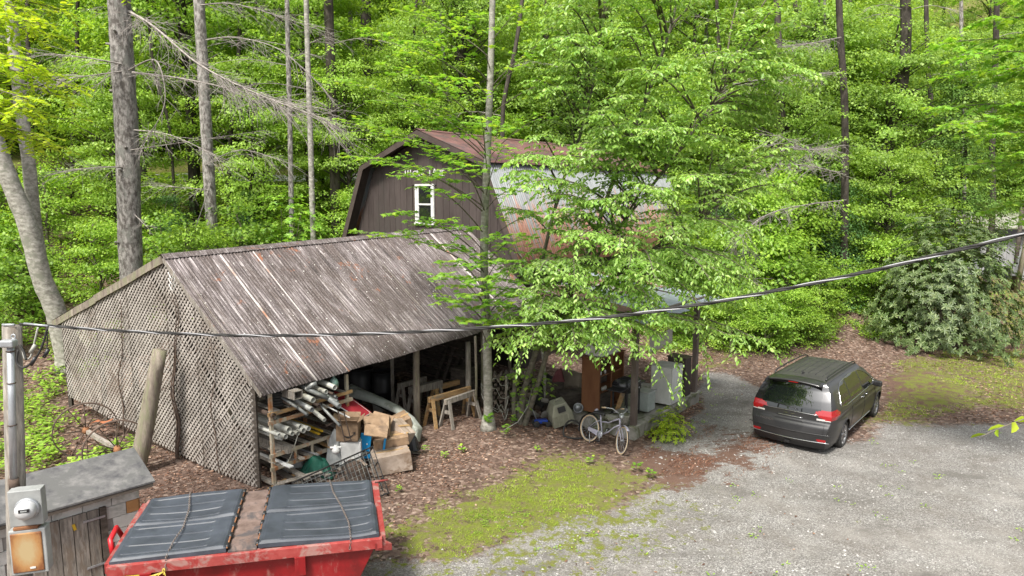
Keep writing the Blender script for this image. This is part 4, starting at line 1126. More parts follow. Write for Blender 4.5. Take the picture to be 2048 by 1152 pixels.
sawhorse(G(797, 772, .85), G(852, 757, .85), .85, M_wood_grey, 'grey mossy sawhorse at the left inside the shed')
sawhorse(G(820, 780, .85), G(882, 764, .85), .82, M_wood_grey, 'grey sawhorse carrying a thick pale beam', bw=.16, bh=.2)
for i, (px, py, r, h, lab) in enumerate(((768, 800, .34, .85, 'black ribbed drum at the back of the shed'), (722, 800, .36, .95, 'black drum left of the ribbed one in the shadow'), (700, 790, .3, .8, 'smallest black drum in the shadow behind the pipes'))):
    a = G(px, py, 0) ; a = Vector((a.x, a.y, h1(a.x, a.y))); o = empty('drum', a, 0, lab, 'drum'); m = MB(); m.lathe([(0, 0), (r, 0), (r * 1.02, h * .3), (r * 1.05, h * .33), (r * 1.02, h * .36), (r * 1.05, h * .66), (r * 1.02, h * .69), (r, h), (r * .93, h), (r * .93, h - .04), (0, h - .04)], a, n=24)
    m.build('drum_body', M_black, o); m = MB(); m.tube([a + Vector((math.cos(t) * r * 1.03, math.sin(t) * r * 1.03, h)) for t in [k * 2 * math.pi / 24 for k in range(24)]], .018, 6, closed=True); m.build('drum_rim', M_rubber, o)
a = G(756, 800, .35); m = MB(); m.lathe([(0, -.3), (.14, -.3), (.16, 0), (.165, 0), (.165, .02), (.15, .02)], Vector((a.x, a.y, .32)), n=18); tag(m.build('bucket', M_white), 'white bucket with stacked rims in front of the drums', 'bucket')
for i in range(5):
    m = MB(); a = fpos(6.9 + .1 * i, 2.2 - .25 * i, .0); m.beam(a, a + b_ * .9 + UP * (1.6 + .15 * i), .12, .03); tag(m.build('leaning_board', M_wood_dark), 'dark board leaning at the closed end of the shed', 'board', 'boards leaning inside the shed')
m = MB(); m.box(fpos(7.0, .9, .55), (.6, .5, 1.1), Euler((0, 0, AB)).to_matrix()); tag(m.build('dark_cabinet', M_wood_dark, bevel=.01), 'dark wooden cabinet in the back corner of the shed', 'cabinet')

# firewood between the shed and the porch, each log a piece
M_firewood = weathered('firewood', (.07, .055, .045), (.20, .165, .13), None, 6, (1, 1, 1), .95, bmp=.3, vary=.4)
wp = empty('woodpile', (.35, 18.35, 0), 0, 'stack of split grey firewood between the shed end and the porch slab', 'woodpile')
nl = 0
for row in range(9):
    for col in range(13):
        r = random.uniform(.045, .075); x = -.75 + col * .145 + random.uniform(-.02, .02) + (.07 if row % 2 else 0); z = .07 + row * .125
        if row > 6 and col > 8: continue
        y0_ = 18.35 + .42 * (x + .75) * .35 + random.uniform(-.07, .07); p = Vector((x, y0_, z + h1(x, y0_)))
        m = MB(); n_ = random.choice((3, 4, 5)); ph = random.uniform(0, 6)
        fr_ = [p + Vector((math.cos(ph + 2 * math.pi * k / n_) * r, 0, math.sin(ph + 2 * math.pi * k / n_) * r)) for k in range(n_)]
        m.poly_prism(fr_, Vector((random.uniform(-.03, .03), .42, 0))); m.build('firewood_log', random.choice((M_firewood, M_firewood, M_wood_dark)), wp)
for i in range(14):
    x = .35 + random.uniform(-.3, .55); y = 17.95 + random.uniform(-.2, .25); r = random.uniform(.07, .14); m = MB()
    m.lathe([(0, -r * .6), (r * .8, -r * .5), (r, 0), (r * .7, r * .5), (0, r * .6)], (x, y, .06 + h1(x, y) + (i % 4) * .13), Euler((random.uniform(-.4, .4), random.uniform(-.4, .4), random.uniform(0, 3))).to_matrix(), 7, False, 1.2, .8)
    tag(m.build('stone', M_stone), 'rough grey stone in the little heap beside the clump of stems', 'stone', 'stones beside the stems')
for i, (x, y, zt, lab) in enumerate(((-.98, 17.9, 2.3, 'thin round pole standing just left of the slim maple'), (-.18, 17.75, 1.25, 'short grey stake standing right of the slim maple'), (.02, 18.0, 1.5, 'crooked thin stake leaning by the woodpile'))):
    m = MB(); m.tube([Vector((x, y, -.05)), Vector((x + .02, y, zt * .5)), Vector((x + .03 * i, y, zt))], .035, 7); tag(m.build('stake', (M_log, M_wood_grey, M_wood_dark)[i]), lab, 'stake')
m = MB(); m.tube([Vector((-.45 + .32 * math.cos(t) * (1 + .2 * math.sin(3 * t)), 17.4 + .1 * math.sin(2 * t), .95 + .3 * math.sin(t * .9) + .12 * math.sin(5 * t) - .03 * t)) for t in [i * .35 for i in range(46)]], .009, 5); tag(m.build('white_cable', M_pvc), 'tangled white cable looped around the slim maple', 'cable')
m = MB(); m.tube([Vector((.55, 17.25, 1.15)), Vector((.4, 17.1, .6)), Vector((.15, 16.95, .25)), Vector((-.25, 16.85, .04))], .009, 5); tag(m.build('thin_rope', M_pvc), 'loose white rope running down to the foot of the stems', 'cord')

# ---------------------------------------------------------------- things on and by the porch slab
def face_box(name, label, cat, c, size, rz, mt, z0, parts=()):
    o = empty(name, (c[0], c[1], z0), rz, label, cat); m = MB(); m.box((0, 0, size[2] / 2), size); m.build('body', mt, o, world=False, bevel=.012); return o
Z0 = .31
M_hutch = weathered('cabinet_brown', (.15, .062, .03), (.25, .115, .055), None, 2, (1, 1, .3), .6, bmp=.03)
K = Vector((2.27, 17.42, Z0)); hc = empty('wooden_cabinet', K, 0, 'tall brown wooden cabinet with open dark shelves on the porch slab', 'cabinet')
def kb(s0, s1, w0, w1, z0, z1, nm, mt):
    m = MB(); m.poly_prism([K + b_ * s0 + c_ * w0 + UP * z0, K + b_ * s1 + c_ * w0 + UP * z0, K + b_ * s1 + c_ * w1 + UP * z0, K + b_ * s0 + c_ * w1 + UP * z0], UP * (z1 - z0)); m.build(nm, mt, hc, bevel=.004)
kb(0, .03, 0, .52, 0, 1.45, 'side_panel', M_hutch); kb(1.3, 1.33, 0, .52, 0, 1.45, 'side_panel', M_hutch); kb(.03, 1.3, .5, .52, 0, 1.45, 'back_panel', M_wood_dark)
for z in (.0, .5, .95, 1.42): kb(.03, 1.3, .03, .5, z, z + .03, 'shelf', M_hutch)
kb(-.004, .06, -.02, 0, 0, 1.45, 'stile', M_hutch); kb(.62, .68, -.02, 0, 0, 1.45, 'stile', M_hutch); kb(1.27, 1.33, -.02, 0, 0, 1.45, 'stile', M_hutch)
kb(-.03, 1.36, -.04, .54, 1.45, 1.48, 'cornice', M_hutch); kb(.06, .62, -.015, 0, .03, .5, 'door', M_wood_dark)
for i in range(7):
    m = MB(); a = K + b_ * random.uniform(.1, .55) + c_ * .1 + UP * random.choice((.53, .98)); m.lathe([(0, 0), (.03, 0), (.035, .07), (.02, .1), (0, .1)], a, n=8); tag(m.build('small_jar', M_white), 'tiny pale jar standing in the open shelves of the brown cabinet', 'jar', 'jars in the brown cabinet')
m = MB(); m.box(K + b_ * .6 + c_ * .25 + UP * 1.76, (.95, .5, .55), Euler((0, .02, AB)).to_matrix()); o = m.build('white_box', M_white, bevel=.02); tag(o, 'large white box standing on top of the brown cabinet', 'box')
m = MB(); m.grid(lambda i, j: sp(1.6 + 1.5 * i, .45 + .1 * math.sin(i * 9), 2.25 - .38 * j * (1 + .25 * math.sin(i * 7)) + .02 * math.sin(j * 9)), 20, 8); tag(m.build('cream_cloth', weathered('cream_cloth', (.45, .42, .36), (.58, .55, .49), bmp=.1), solid=.004), 'cream cloth hanging under the porch beam', 'cloth')
m = MB(); m.tube([sp(1.6, .45, 2.27), sp(3.1, .45, 2.27)], .006, 5); tag(m.build('clothes_line', M_white), 'thin line holding the cream cloth under the porch', 'line')
# grill
gc = Vector((2.98, 17.28, Z0)); gl = empty('gas_grill', gc, math.atan2(b_.y, b_.x), 'black gas grill on a wheeled cart beside the near porch post', 'grill')
def gb(c, s, nm, mt, bv=.008, R=None): m = MB(); m.box(c, s, R); return m.build(nm, mt, gl, world=False, bevel=bv)
gb((0, .0, .78), (.72, .46, .16), 'firebox', M_black)
m = MB(); m.add([(x, -.23 * math.cos(t), .86 + .20 * math.sin(t)) for x in (-.35, .35) for t in [k * math.pi / 12 for k in range(13)]], [(k, k + 1, 14 + k, 13 + k) for k in range(12)] + [tuple(range(12, -1, -1)), tuple(range(13, 26))], True); m.build('lid', plain('grill_lid', (.03, .03, .033), .25, .2, .6), gl, world=False)
m = MB(); m.tube([(-.25, -.26, .93), (.25, -.26, .93)], .012, 8); m.build('lid_handle', M_galv, gl, world=False)
gb((-.53, 0, .82), (.32, .42, .03), 'side_shelf', M_black); gb((.53, 0, .82), (.32, .42, .03), 'side_shelf', M_black)
for (x, y) in ((-.33, -.2), (.33, -.2), (-.33, .2), (.33, .2)): gb((x, y, .38), (.035, .035, .74), 'leg', M_black, .003)
gb((0, 0, .14), (.66, .38, .025), 'bottom_shelf', M_galv); gb((0, -.245, .76), (.66, .02, .1), 'control_panel', M_rubber)
for k in range(3): m = MB(); m.lathe([(0, .0), (.022, 0), (.02, .02), (0, .02)], (-.2 + .2 * k, -.256, .76), Euler((math.pi / 2, 0, 0)).to_matrix(), 12); m.build('knob', M_galv, gl, world=False)
for y in (-.21, .21): m = MB(); m.lathe([(.0, -.02), (.07, -.02), (.085, -.012), (.085, .012), (.07, .02), (0, .02)], (-.33, y * 1.12, .085), Euler((math.pi / 2, 0, 0)).to_matrix(), 18); m.build('wheel', M_rubber, gl, world=False)
# white freezer box
a = G(1341, 813, Z0); wf_ = empty('white_freezer', a, AB, 'white upright freezer with a pale top standing on the porch slab', 'freezer')
m = MB(); m.box((.33, .31, .54), (.66, .60, 1.04)); m.build('cabinet_body', M_white, wf_, world=False, bevel=.015)
m = MB(); m.box((.33, -.015, .58), (.65, .035, .94)); m.build('door', M_white, wf_, world=False, bevel=.01)
m = MB(); m.box((.33, .3, 1.065), (.67, .63, .02)); m.build('top', weathered('freezer_top', (.5, .5, .46), (.62, .62, .58), bmp=.05), wf_, world=False, bevel=.006)
m = MB(); m.box((.5, .06, 1.079), (.16, .05, .006)); m.build('hinge_cover', M_black, wf_, world=False)
a = G(1368, 797, Z0); dk = empty('dark_cabinet', a + b_ * .05, AB, 'dark brown box-shaped cupboard behind the white freezer', 'cupboard')
m = MB(); m.box((.25, .3, .56), (.42, .55, 1.1)); m.build('body', M_brown, dk, world=False, bevel=.01); m = MB(); m.box((.25, .3, 1.13), (.46, .6, .03)); m.build('top', M_brown_dk, dk, world=False, bevel=.004)
a = G(1308, 823, Z0) + c_ * .25; cb = empty('clear_bin', a, AB, 'greyish clear plastic bin between the grill and the freezer', 'bin')
m = MB(); m.box((0, 0, .26), (.42, .36, .5), jit=.004); m.build('bin_body', weathered('clear_bin', (.30, .34, .32), (.42, .46, .44), rough=.3, bmp=.02), cb, world=False, bevel=.02); m = MB(); m.box((0, 0, .525), (.46, .4, .03)); m.build('bin_lid', M_greytarp, cb, world=False, bevel=.01)
m = MB(); a = G(1226, 800, .45); m.beam(Vector((2.72, 17.35, Z0)), Vector((3.0, 17.55, 1.05)), .16, .02, up=(.7, -.7, .3)); tag(m.build('slatted_board', M_wood_tan), 'tan board leaning on the grill in front of the dark shelves', 'board')
a = G(1248, 848, Z0); m = MB(); m.lathe([(0, 0), (.12, 0), (.15, .2), (.16, .26), (.13, .26), (.12, .2), (0, .18)], a, n=18); tag(m.build('plant_pot', M_concrete), 'round mossy stone pot on the slab corner behind the bicycle handlebar', 'pot')
a = G(1225, 838, Z0); m = MB(); m.lathe([(0, 0), (.2, 0), (.22, .05), (.18, .1), (0, .12)], a, n=16); tag(m.build('round_cover', M_concrete), 'round mossy stone lid lying on the slab beside the pot', 'lid')
a = G(1156, 823, Z0) ; m = MB(); m.lathe([(0, -.05), (.1, -.05), (.1, .05), (0, .05)], a + UP * .11, Euler((math.pi / 2, .3, .4)).to_matrix(), 16); m.tube([a + UP * .11 + Vector((math.cos(t) * .12, -.03, math.sin(t) * .12)) for t in [k * .42 for k in range(15)]], .02, 6, closed=True); tag(m.build('small_fan', M_galv), 'little silver round fan beside the foot of the brown cabinet', 'fan')
# pet carrier
a = G(1112, 862); pc = empty('pet_carrier', (a.x + .05, a.y + .25, h1(a.x, a.y)), .25, 'tan plastic pet carrier tipped up, with a dark grille in its top', 'pet carrier')
m = MB(); R = Euler((.18, -.26, 0)).to_matrix(); b0_, t0_, hh, dd = .30, .17, .62, .24
m.add([R @ Vector(v) + Vector((.12, 0, .12)) for v in ((-b0_, -dd, 0), (b0_, -dd, 0), (b0_, dd, 0), (-b0_, dd, 0), (-b0_ * .95, -dd, hh * .55), (b0_ * .92, -dd, hh * .55), (b0_ * .92, dd, hh * .55), (-b0_ * .95, dd, hh * .55), (-t0_, -dd * .7, hh), (t0_, -dd * .7, hh), (t0_, dd * .7, hh), (-t0_, dd * .7, hh))],
      [(3, 2, 1, 0), (0, 1, 5, 4), (1, 2, 6, 5), (2, 3, 7, 6), (3, 0, 4, 7), (4, 5, 9, 8), (5, 6, 10, 9), (6, 7, 11, 10), (7, 4, 8, 11), (8, 9, 10, 11)])
M_carrier = weathered('carrier_tan', (.27, .27, .20), (.38, .38, .30), None, 3, bmp=.03, rough=.5); m.build('shell', M_carrier, pc, world=False, bevel=.03)
for s in (-1, 0, 1):
    m = MB(); m.box(R @ Vector((s * .14, -dd - .006, .17)) + Vector((.12, 0, .12)), (.03, .02, .3), R); m.build('moulded_rib', M_carrier, pc, world=False, bevel=.005)
m = MB(); q_ = Vector((0, -dd * .87, hh * .78)); R2 = R @ Euler((-.28, 0, 0)).to_matrix(); m.box(R @ q_ + Vector((.12, -.02, .12)), (.2, .012, .15), R2); m.build('grille', M_black, pc, world=False)
m = MB(); m.tube([R @ Vector(v) + Vector((.12, 0, .12)) for v in ((-.08, 0, hh), (-.07, 0, hh + .05), (.07, 0, hh + .05), (.08, 0, hh))], .014, 6); m.build('handle', M_carrier, pc, world=False)
# black padded chair shell, carpet, bag
a = G(1090, 800, .45); ch = empty('black_chair', (a.x, a.y + .15, h1(a.x, a.y)), 0, 'black padded chair tipped back beside the clump of stems', 'chair')
m = MB(); R = Euler((-.5, .55, .2)).to_matrix()
m.grid(lambda i, j: a + R @ Vector(((i - .5) * .40 * (1 - .35 * abs(2 * j - 1) ** 3), .07 * math.cos((i - .5) * 2.6), (j - .5) * .95)) + Vector((0, .15, .25)), 12, 14); m.build('backrest', M_rubber, ch, solid=.05)
m = MB(); m.grid(lambda i, j: a + Vector((.12 + (i - .5) * .42, .35 - j * .42, -.10 + .04 * math.sin(j * 3))), 8, 8); m.build('seat', M_rubber, ch, solid=.06)
for (dx, dy) in ((-.08, -.02), (.3, -.02), (-.08, .34), (.3, .34)): m = MB(); m.tube([a + Vector((dx, dy, -.1)), Vector((a.x + dx * 1.15, a.y + dy, h1(a.x, a.y)))], .014, 6); m.build('leg', M_blackmetal, ch)
m = MB(); a = G(1140, 762, .85); m.grid(lambda i, j: a + Vector(((i - .5) * .72, .35 * (j - .3) + .08 * math.sin(i * 5), .30 - .68 * j ** 1.4 * (1 + .12 * math.sin(i * 8)) + .05 * math.sin(i * 4))), 18, 12)
tag(m.build('folded_carpet', weathered('carpet_beige', (.30, .25, .20), (.42, .36, .29), bmp=.3), solid=.02), 'beige folded carpet piece draped left of the brown cabinet', 'carpet')
m = MB(); m.box((1.62, 18.2, .35), (.75, .5, .7), Euler((0, 0, .3)).to_matrix(), jit=.02); tag(m.build('dark_trunk_box', M_wood_dark, bevel=.02), 'dark old chest under the folded carpet', 'chest')
crumple('maroon_bag', 'maroon lumpy bag on the junk behind the black chair', 'bag', (1.28, 18.3, .95), .34, .3, .3, plain('maroon', (.10, .02, .025), .8), 2)
m = MB(); m.box((1.1, 18.45, .48), (.5, .4, .9), Euler((0, .05, .5)).to_matrix(), jit=.03); tag(m.build('junk_crate', M_wood_dark, bevel=.02), 'dark wooden crate carrying the maroon bag', 'crate')
# ride-on toy / wheeled thing
a = G(1083, 858); ty = empty('toy_cart', (a.x, a.y, h1(a.x, a.y)), .2, 'small blue and black wheeled toy lying in front of the pet carrier', 'toy')
m = MB(); m.box((0, .05, .14), (.34, .16, .09), jit=.01); m.build('body', plain('deep_blue', (.01, .05, .35), .35), ty, world=False, bevel=.02)
m = MB(); m.box((.33, 0, .09), (.62, .2, .05), Euler((0, .12, -.15)).to_matrix()); m.build('deck', M_black, ty, world=False, bevel=.01); m = MB(); m.tube([(-.1, .1, .15), (-.2, .18, .42), (-.32, .2, .5)], .015, 6); m.build('handlebar', M_galv, ty, world=False)
for (x, y, r) in ((-.14, -.04, .09), (-.14, .15, .09), (.17, -.05, .07), (.62, -.1, .08), (.6, .1, .08)): m = MB(); m.lathe([(0, -.025), (r * .8, -.025), (r, -.012), (r, .012), (r * .8, .025), (0, .025)], (x, y, r), Euler((math.pi / 2, 0, 0)).to_matrix(), 14); m.build('wheel', M_rubber, ty, world=False)

# ---------------------------------------------------------------- bicycle
rc = Vector((1.86, 16.22, 0)); fd = Vector((.60, -.80, 0)).normalized(); rc.z = h1(rc.x, rc.y)
bk = empty('bicycle', rc, math.atan2(fd.y, fd.x), 'pale lavender cruiser bicycle with cream tyres leaning against the porch slab', 'bicycle')
LEAN = Euler((-.24, 0, 0)).to_matrix(); 
def L_(v): return LEAN @ Vector(v)
M_frame = plain('bike_frame_lavender', (.40, .39, .48), .3, 0, .6, .4); M_cream = plain('cream_tyre', (.58, .45, .30), .7); WR = .33; WB_ = 1.10
def wheel(c, steer, nm):
    R = LEAN @ Euler((0, 0, steer)).to_matrix() if steer else LEAN
    w_ = bpy.data.objects.new(nm, None); COL.objects.link(w_); w_.parent = bk; WORLD_M[w_.name] = WORLD_M[bk.name].copy()
    ring = lambda r, dy=0: [c + R @ Vector((math.cos(t) * r, dy, math.sin(t) * r)) for t in [k * 2 * math.pi / 40 for k in range(40)]]
    m = MB(); m.tube(ring(WR - .02), .019, 8, closed=True); m.build('tyre', M_cream, w_, world=False)
    m = MB(); m.tube(ring(WR + .0), .013, 6, closed=True); m.build('tread', M_rubber, w_, world=False)
    m = MB(); m.tube(ring(WR - .05), .012, 6, closed=True); m.build('rim', M_galv, w_, world=False)
    m = MB()
    for k in range(20):
        t = k * 2 * math.pi / 20; m.tube([c + R @ Vector((math.cos(t) * .02, .03 * (1 if k % 2 else -1), math.sin(t) * .02)), c + R @ Vector((math.cos(t) * (WR - .05), 0, math.sin(t) * (WR - .05)))], .0028, 3)
    m.build('spokes', M_galv, w_, world=False)
    m = MB(); m.tube([c + R @ Vector((0, -.05, 0)), c + R @ Vector((0, .05, 0))], .024, 8); m.build('hub', M_galv, w_, world=False)
wheel(L_((0, 0, WR)), 0, 'rear_wheel'); ST = -.42; wheel(L_((WB_, 0, WR)), ST, 'front_wheel')
def bt(pts, r, nm, mt=M_frame, n=8): m = MB(); m.tube([L_(p) for p in pts], r, n); return m.build(nm, mt, bk, world=False)
ra = (0, 0, WR); fa = (WB_, 0, WR); bb = (.44, 0, .29); sc_ = (.30, 0, .64); hd = (.90, 0, .80); hl_ = (.94, 0, .66)
bt([bb, sc_, (.27, 0, .74)], .017, 'seat_tube'); bt([hd, hl_], .022, 'head_tube')
bt([hl_, (.78, 0, .56), (.62, 0, .40), bb], .019, 'down_tube'); bt([hd, (.75, 0, .72), (.58, 0, .62), (.42, 0, .60), (.31, 0, .56)], .017, 'top_tube')
for s in (-.045, .045):
    bt([(0, s, WR), (.2, s, .3), (bb[0], s * .6, bb[2])], .010, 'chain_stay'); bt([(0, s, WR), (.15, s, .5), (.30, s * .5, .60)], .009, 'seat_stay')
    bt([hl_, (.97, s, .58), (1.04, s, .45), (WB_, s, WR)], .011, 'fork')
for (cx, a0, a1) in ((0, .35, 3.6), (WB_, .9, 3.0)):
    m = MB(); R = LEAN @ Euler((0, 0, ST)).to_matrix() if cx else LEAN
    base = L_((cx, 0, WR)); m.grid(lambda i, j: base + R @ Vector((math.cos(a0 + (a1 - a0) * i) * (WR + .035), (j - .5) * .07, math.sin(a0 + (a1 - a0) * i) * (WR + .035) - .01 * abs(2 * j - 1))), 20, 3); m.build('mudguard', M_frame if cx else M_black, bk, world=False, solid=.003)
m = MB(); m.add([L_((.02, -.07, .37)), L_((.45, -.07, .36)), L_((.50, -.07, .29)), L_((.45, -.07, .22)), L_((.02, -.07, .29))], [(0, 1, 2, 3, 4)]); m.build('chain_guard', M_frame, bk, world=False, solid=.015)
m = MB(); m.lathe([(.05, -.004), (.09, -.004), (.09, .004), (.05, .004)], L_((.44, -.085, .29)), LEAN @ Euler((math.pi / 2, 0, 0)).to_matrix(), 20); m.build('chainring', M_galv, bk, world=False)
for s, dz in ((-1, -.15), (1, .15)):
    bt([(bb[0], s * .09, bb[2]), (bb[0] + .04, s * .1, bb[2] + dz)], .009, 'crank', M_galv); m = MB(); m.box(L_((bb[0] + .04, s * .15, bb[2] + dz)), (.09, .08, .02), LEAN); m.build('pedal', M_black, bk, world=False)
m = MB(); m.grid(lambda i, j: L_((.12 + .28 * i, (j - .5) * (.24 * (1 - i) ** 1.2 + .04), .79 + .025 * math.sin(i * 3) - .06 * (2 * j - 1) ** 2)), 10, 8); m.build('saddle', M_black, bk, world=False, solid=.03)
bt([(.13, 0, .77), (.10, 0, .82), (.10, 0, .80)], .05, 'saddle_rear', M_frame)
H0 = (.87, 0, .90)
bt([hd, H0], .014, 'stem', M_galv)
for s in (-1, 1):
    bt([H0, (.90, s * .12, .95), (.85, s * .27, 1.02), (.70, s * .32, 1.0), (.60, s * .33, .98)], .012, 'handlebar', M_galv); bt([(.70, s * .32, 1.0), (.58, s * .33, .975)], .018, 'grip', M_cream)
m = MB(); m.lathe([(0, -.05), (.05, -.04), (.06, .02), (0, .03)], L_((.96, 0, .86)), LEAN @ Euler((0, 1.4, 0)).to_matrix(), 14); m.build('headlamp', M_galv, bk, world=False)
bt([(.05, -.06, WR), (.2, -.12, .02)], .008, 'kickstand', M_galv)
# loose black inner tube
a = G(1152, 873); m = MB(); zz = h1(a.x, a.y)
m.tube([a + Vector((.32 * math.cos(t), .25 * math.sin(t), zz + .03 + .30 * max(0, math.sin(t - .3)) ** 1.5)) for t in [k * 2 * math.pi / 30 for k in range(30)]], .024, 7, closed=True); tag(m.build('inner_tube', M_rubber), 'loose black rubber tube lying around the bicycle rear wheel', 'inner tube')

# ---------------------------------------------------------------- leaning cut pole, wagon wheels
lg = MB(); q0 = Vector((-8.2, 14.15, h1(-8.2, 14.15) - .1)); q1 = D(322, 700, 14.4)
pts = [q0.lerp(q1, t) + Vector((.02 * math.sin(t * 5), 0, 0)) for t in [i / 7 for i in range(8)]]; lg.tube(pts, [.185, .178, .172, .168, .162, .156, .15, .142], 16, cap=True); lg_ = tag(lg.build('cut_pole', M_log), 'thick cut round pole leaning against the lattice gable', 'pole')
for i, (u0_, v0_, L, lab) in enumerate((((-6.3), 12.1, .9, 'short squared grey timber end behind the pump house roof'), (-9.6, 11.9, 1.6, 'flat grey plank on the ground left of the pump house'), (-10.4, 12.6, 1.8, 'second flat plank farther left on the ground'))):
    m = MB(); m.beam((u0_, v0_, .15), (u0_ - L * .8, v0_ - L * .4, .12), .22, .2 if i == 0 else .06, nseg=2, wob=.01); tag(m.build('timber', M_wood_grey), lab, 'timber')
def wagon_wheel(c, axis, r, label):
    o = empty('wheel', (0, 0, 0), 0, label); o.parent = cart; WORLD_M[o.name] = WORLD_M[cart.name].copy(); c = Vector(c); ax = Vector(axis).normalized(); u = ax.cross(UP).normalized(); v = u.cross(ax)
    n_ = 40; vs = []; fs = []
    for k in range(n_):
        t = 2 * math.pi * k / n_; d = u * math.cos(t) + v * math.sin(t)
        for (rr, aa) in ((r, -.035), (r, .035), (r - .022, .035), (r - .022, -.035)): vs.append(c + d * rr + ax * aa)
    for k in range(n_):
        for j in range(4): fs.append((4 * k + j, 4 * k + (j + 1) % 4, 4 * ((k + 1) % n_) + (j + 1) % 4, 4 * ((k + 1) % n_) + j))
    m = MB(); m.add(vs, fs); m.build('rim', M_rust_dark, o)
    for k in range(12):
        t = 2 * math.pi * k / 12; d = u * math.cos(t) + v * math.sin(t); m = MB(); m.tube([c + d * .06 + ax * .04 * (1 if k % 2 else -1), c + d * (r - .015)], .011, 5); m.build('spoke', M_rust_dark, o)
    m = MB(); m.tube([c - ax * .12, c - ax * .05, c + ax * .05, c + ax * .12], [.05, .08, .08, .05], 12); m.build('hub', M_rust, o)
c1 = G(172, 862, .62) ; c2 = G(235, 903, .50); c1.z = .62 + h1(c1.x, c1.y); c2.z = .5 + h1(c2.x, c2.y)
cart = empty('old_cart_axle', (c1.x, c1.y, 0), 0, 'two rusty iron spoked wheels joined by a grey wooden axle, lying by the lattice', 'cart axle')
axd = (c2 - c1); wagon_wheel(c1, axd + Vector((0, -.8, 0)), .66, 'old iron spoked wheel on the left of the axle, upper one'); wagon_wheel(c2, axd + Vector((0, -.8, 0)), .66, 'old iron spoked wheel half hidden behind the pump house roof')
m = MB(); m.beam(c1, c2, .08, .08, nseg=3, wob=.01); m.build('axle', M_wood_grey, cart)
for (px, py, s, lab) in ((185, 800, .34, 'rusty orange metal seat plate leaning behind the upper wheel'), (205, 843, .4, 'rusty orange metal plate lying at the hub of the wheels')):
    a = G(px, py, .45); m = MB(); m.grid(lambda i, j: a + Vector(((i - .5) * s, (j - .5) * s * .8, .05 * math.sin(i * 4) * math.cos(j * 3))), 6, 6); tag(m.build('rusty_plate', weathered('rust_orange', (.30, .09, .04), (.48, .19, .09)), solid=.01), lab, 'plate')

# ---------------------------------------------------------------- pump house
PU = Vector((.685, .728, 0)); PV = Vector((-.728, .685, 0)); PC = Vector((-5.98, 10.42, 0))   # corner nearest the dumpster
ph = empty('pump_house', PC, 0, 'low white block pump house with a grey felt roof and plank door', 'shed')
def pp(s, w, z=0): return PC - PU * s + PV * w + UP * z      # s to the camera's left, w back
PW, PLN = 1.35, 3.2; eh = 1.47
def blockwall(fn, length, ztop_fn, skip=lambda s, z: False, tint=lambda i, j: False):
    bl, bh = .40, .20; rows = 9
    for j in range(rows):
        z0 = j * bh; off = -(.2 if j % 2 else 0); s = off; i = 0
        while s < length:
            a = max(s + .005, 0); e = min(s + bl - .005, length); mid = (a + e) / 2
            if e - a > .03 and z0 < ztop_fn(mid) - .05 and not skip(mid, z0 + .1):
                z1 = min(z0 + bh - .008, ztop_fn(mid)); m = MB(); p = fn(a, z0 + .004); q_ = fn(e, z0 + .004); n_ = fn(a, 0, .03) - fn(a, 0); m.poly_prism([p, q_, q_ + n_, p + n_], UP * (z1 - z0)); m.build('block', M_block_orange if tint(i, j) else M_block, ph, bevel=.004)
            s += bl; i += 1
m = MB(); m.poly_prism([pp(.03, .03, 0), pp(PLN, .03, 0), pp(PLN, PW - .03, 0), pp(.03, PW - .03, 0)], UP * (eh - .02)); m.build('core_wall', M_mortar, ph)
DS0, DS1, DZ = .60, 1.54, 1.24
blockwall(lambda s, z, w=0: pp(s, w - .0, z), PLN, lambda s: eh - .02, lambda s, z: DS0 - .08 < s < DS1 + .08 and z < DZ + .05, lambda i, j: (i in (3, 0) and j == 5))
def gable_top(s): return eh + .28 * (1 - abs(2 * s / PW - 1))
blockwall(lambda s, z, w=0: pp(w, s, z), PW, lambda s: eh - .02, tint=lambda i, j: j == 5 and i == 0)
m = MB(); m.poly_prism([pp(.02, .0, eh - .02), pp(.02, PW, eh - .02), pp(.02, PW / 2, eh + .27)], -PU * .03); m.build('gable_panel', M_block, ph)
# door of vertical planks
k = 0; s = DS0
for wdt in (.16, .19, .17, .2, .18):
    m = MB(); a = pp(s + .006, -.02, .12); e = pp(s + wdt - .006, -.02, .12); m.poly_prism([a, e, e - PV * .03, a - PV * .03], UP * (DZ - .12)); m.build('door_plank', M_wood_grey, ph); s += wdt
for s_ in (DS0 - .06, DS1 + .06): m = MB(); m.beam(pp(s_, -.03, 0), pp(s_, -.03, DZ), .09, .06, up=PV); m.build('door_jamb', M_wood_dark, ph)
m = MB(); m.beam(pp(DS0 - .1, -.05, .06), pp(DS1 + .1, -.05, .06), .14, .08, up=UP); m.build('door_sill', M_mortar, ph)
for z in (1.1, .35): m = MB(); m.beam(pp(DS0 - .08, -.06, z), pp(DS0 + .22, -.06, z), .012, .03); m.build('hinge', M_galv, ph)
m = MB(); m.beam(pp(.95, -.065, 1.12), pp(.93, -.065, 1.02), .04, .008, up=PV); m.build('latch_tag', M_yellow, ph)
# roof
def rpt(s, w, z): return pp(s, w, z)
for (w0, w1, z0, z1, nm) in ((-.22, PW / 2, eh + .0, eh + .32, 'roof_panel'), (PW / 2 + .02, PW + .2, eh + .30, eh - .0, 'roof_panel')):
    for (s0, s1) in ((-.18, 1.55), (1.56, PLN + .1)):
        m = MB(); m.poly_prism([rpt(s0, w0, z0), rpt(s1, w0, z0), rpt(s1, w1, z1), rpt(s0, w1, z1)], UP * .035); m.build(nm, M_felt, ph, bevel=.006)
m = MB(); m.beam(pp(-.15, -.2, eh - .03), pp(PLN, -.2, eh - .03), .03, .05); m.build('eave_board', M_wood_dark, ph)

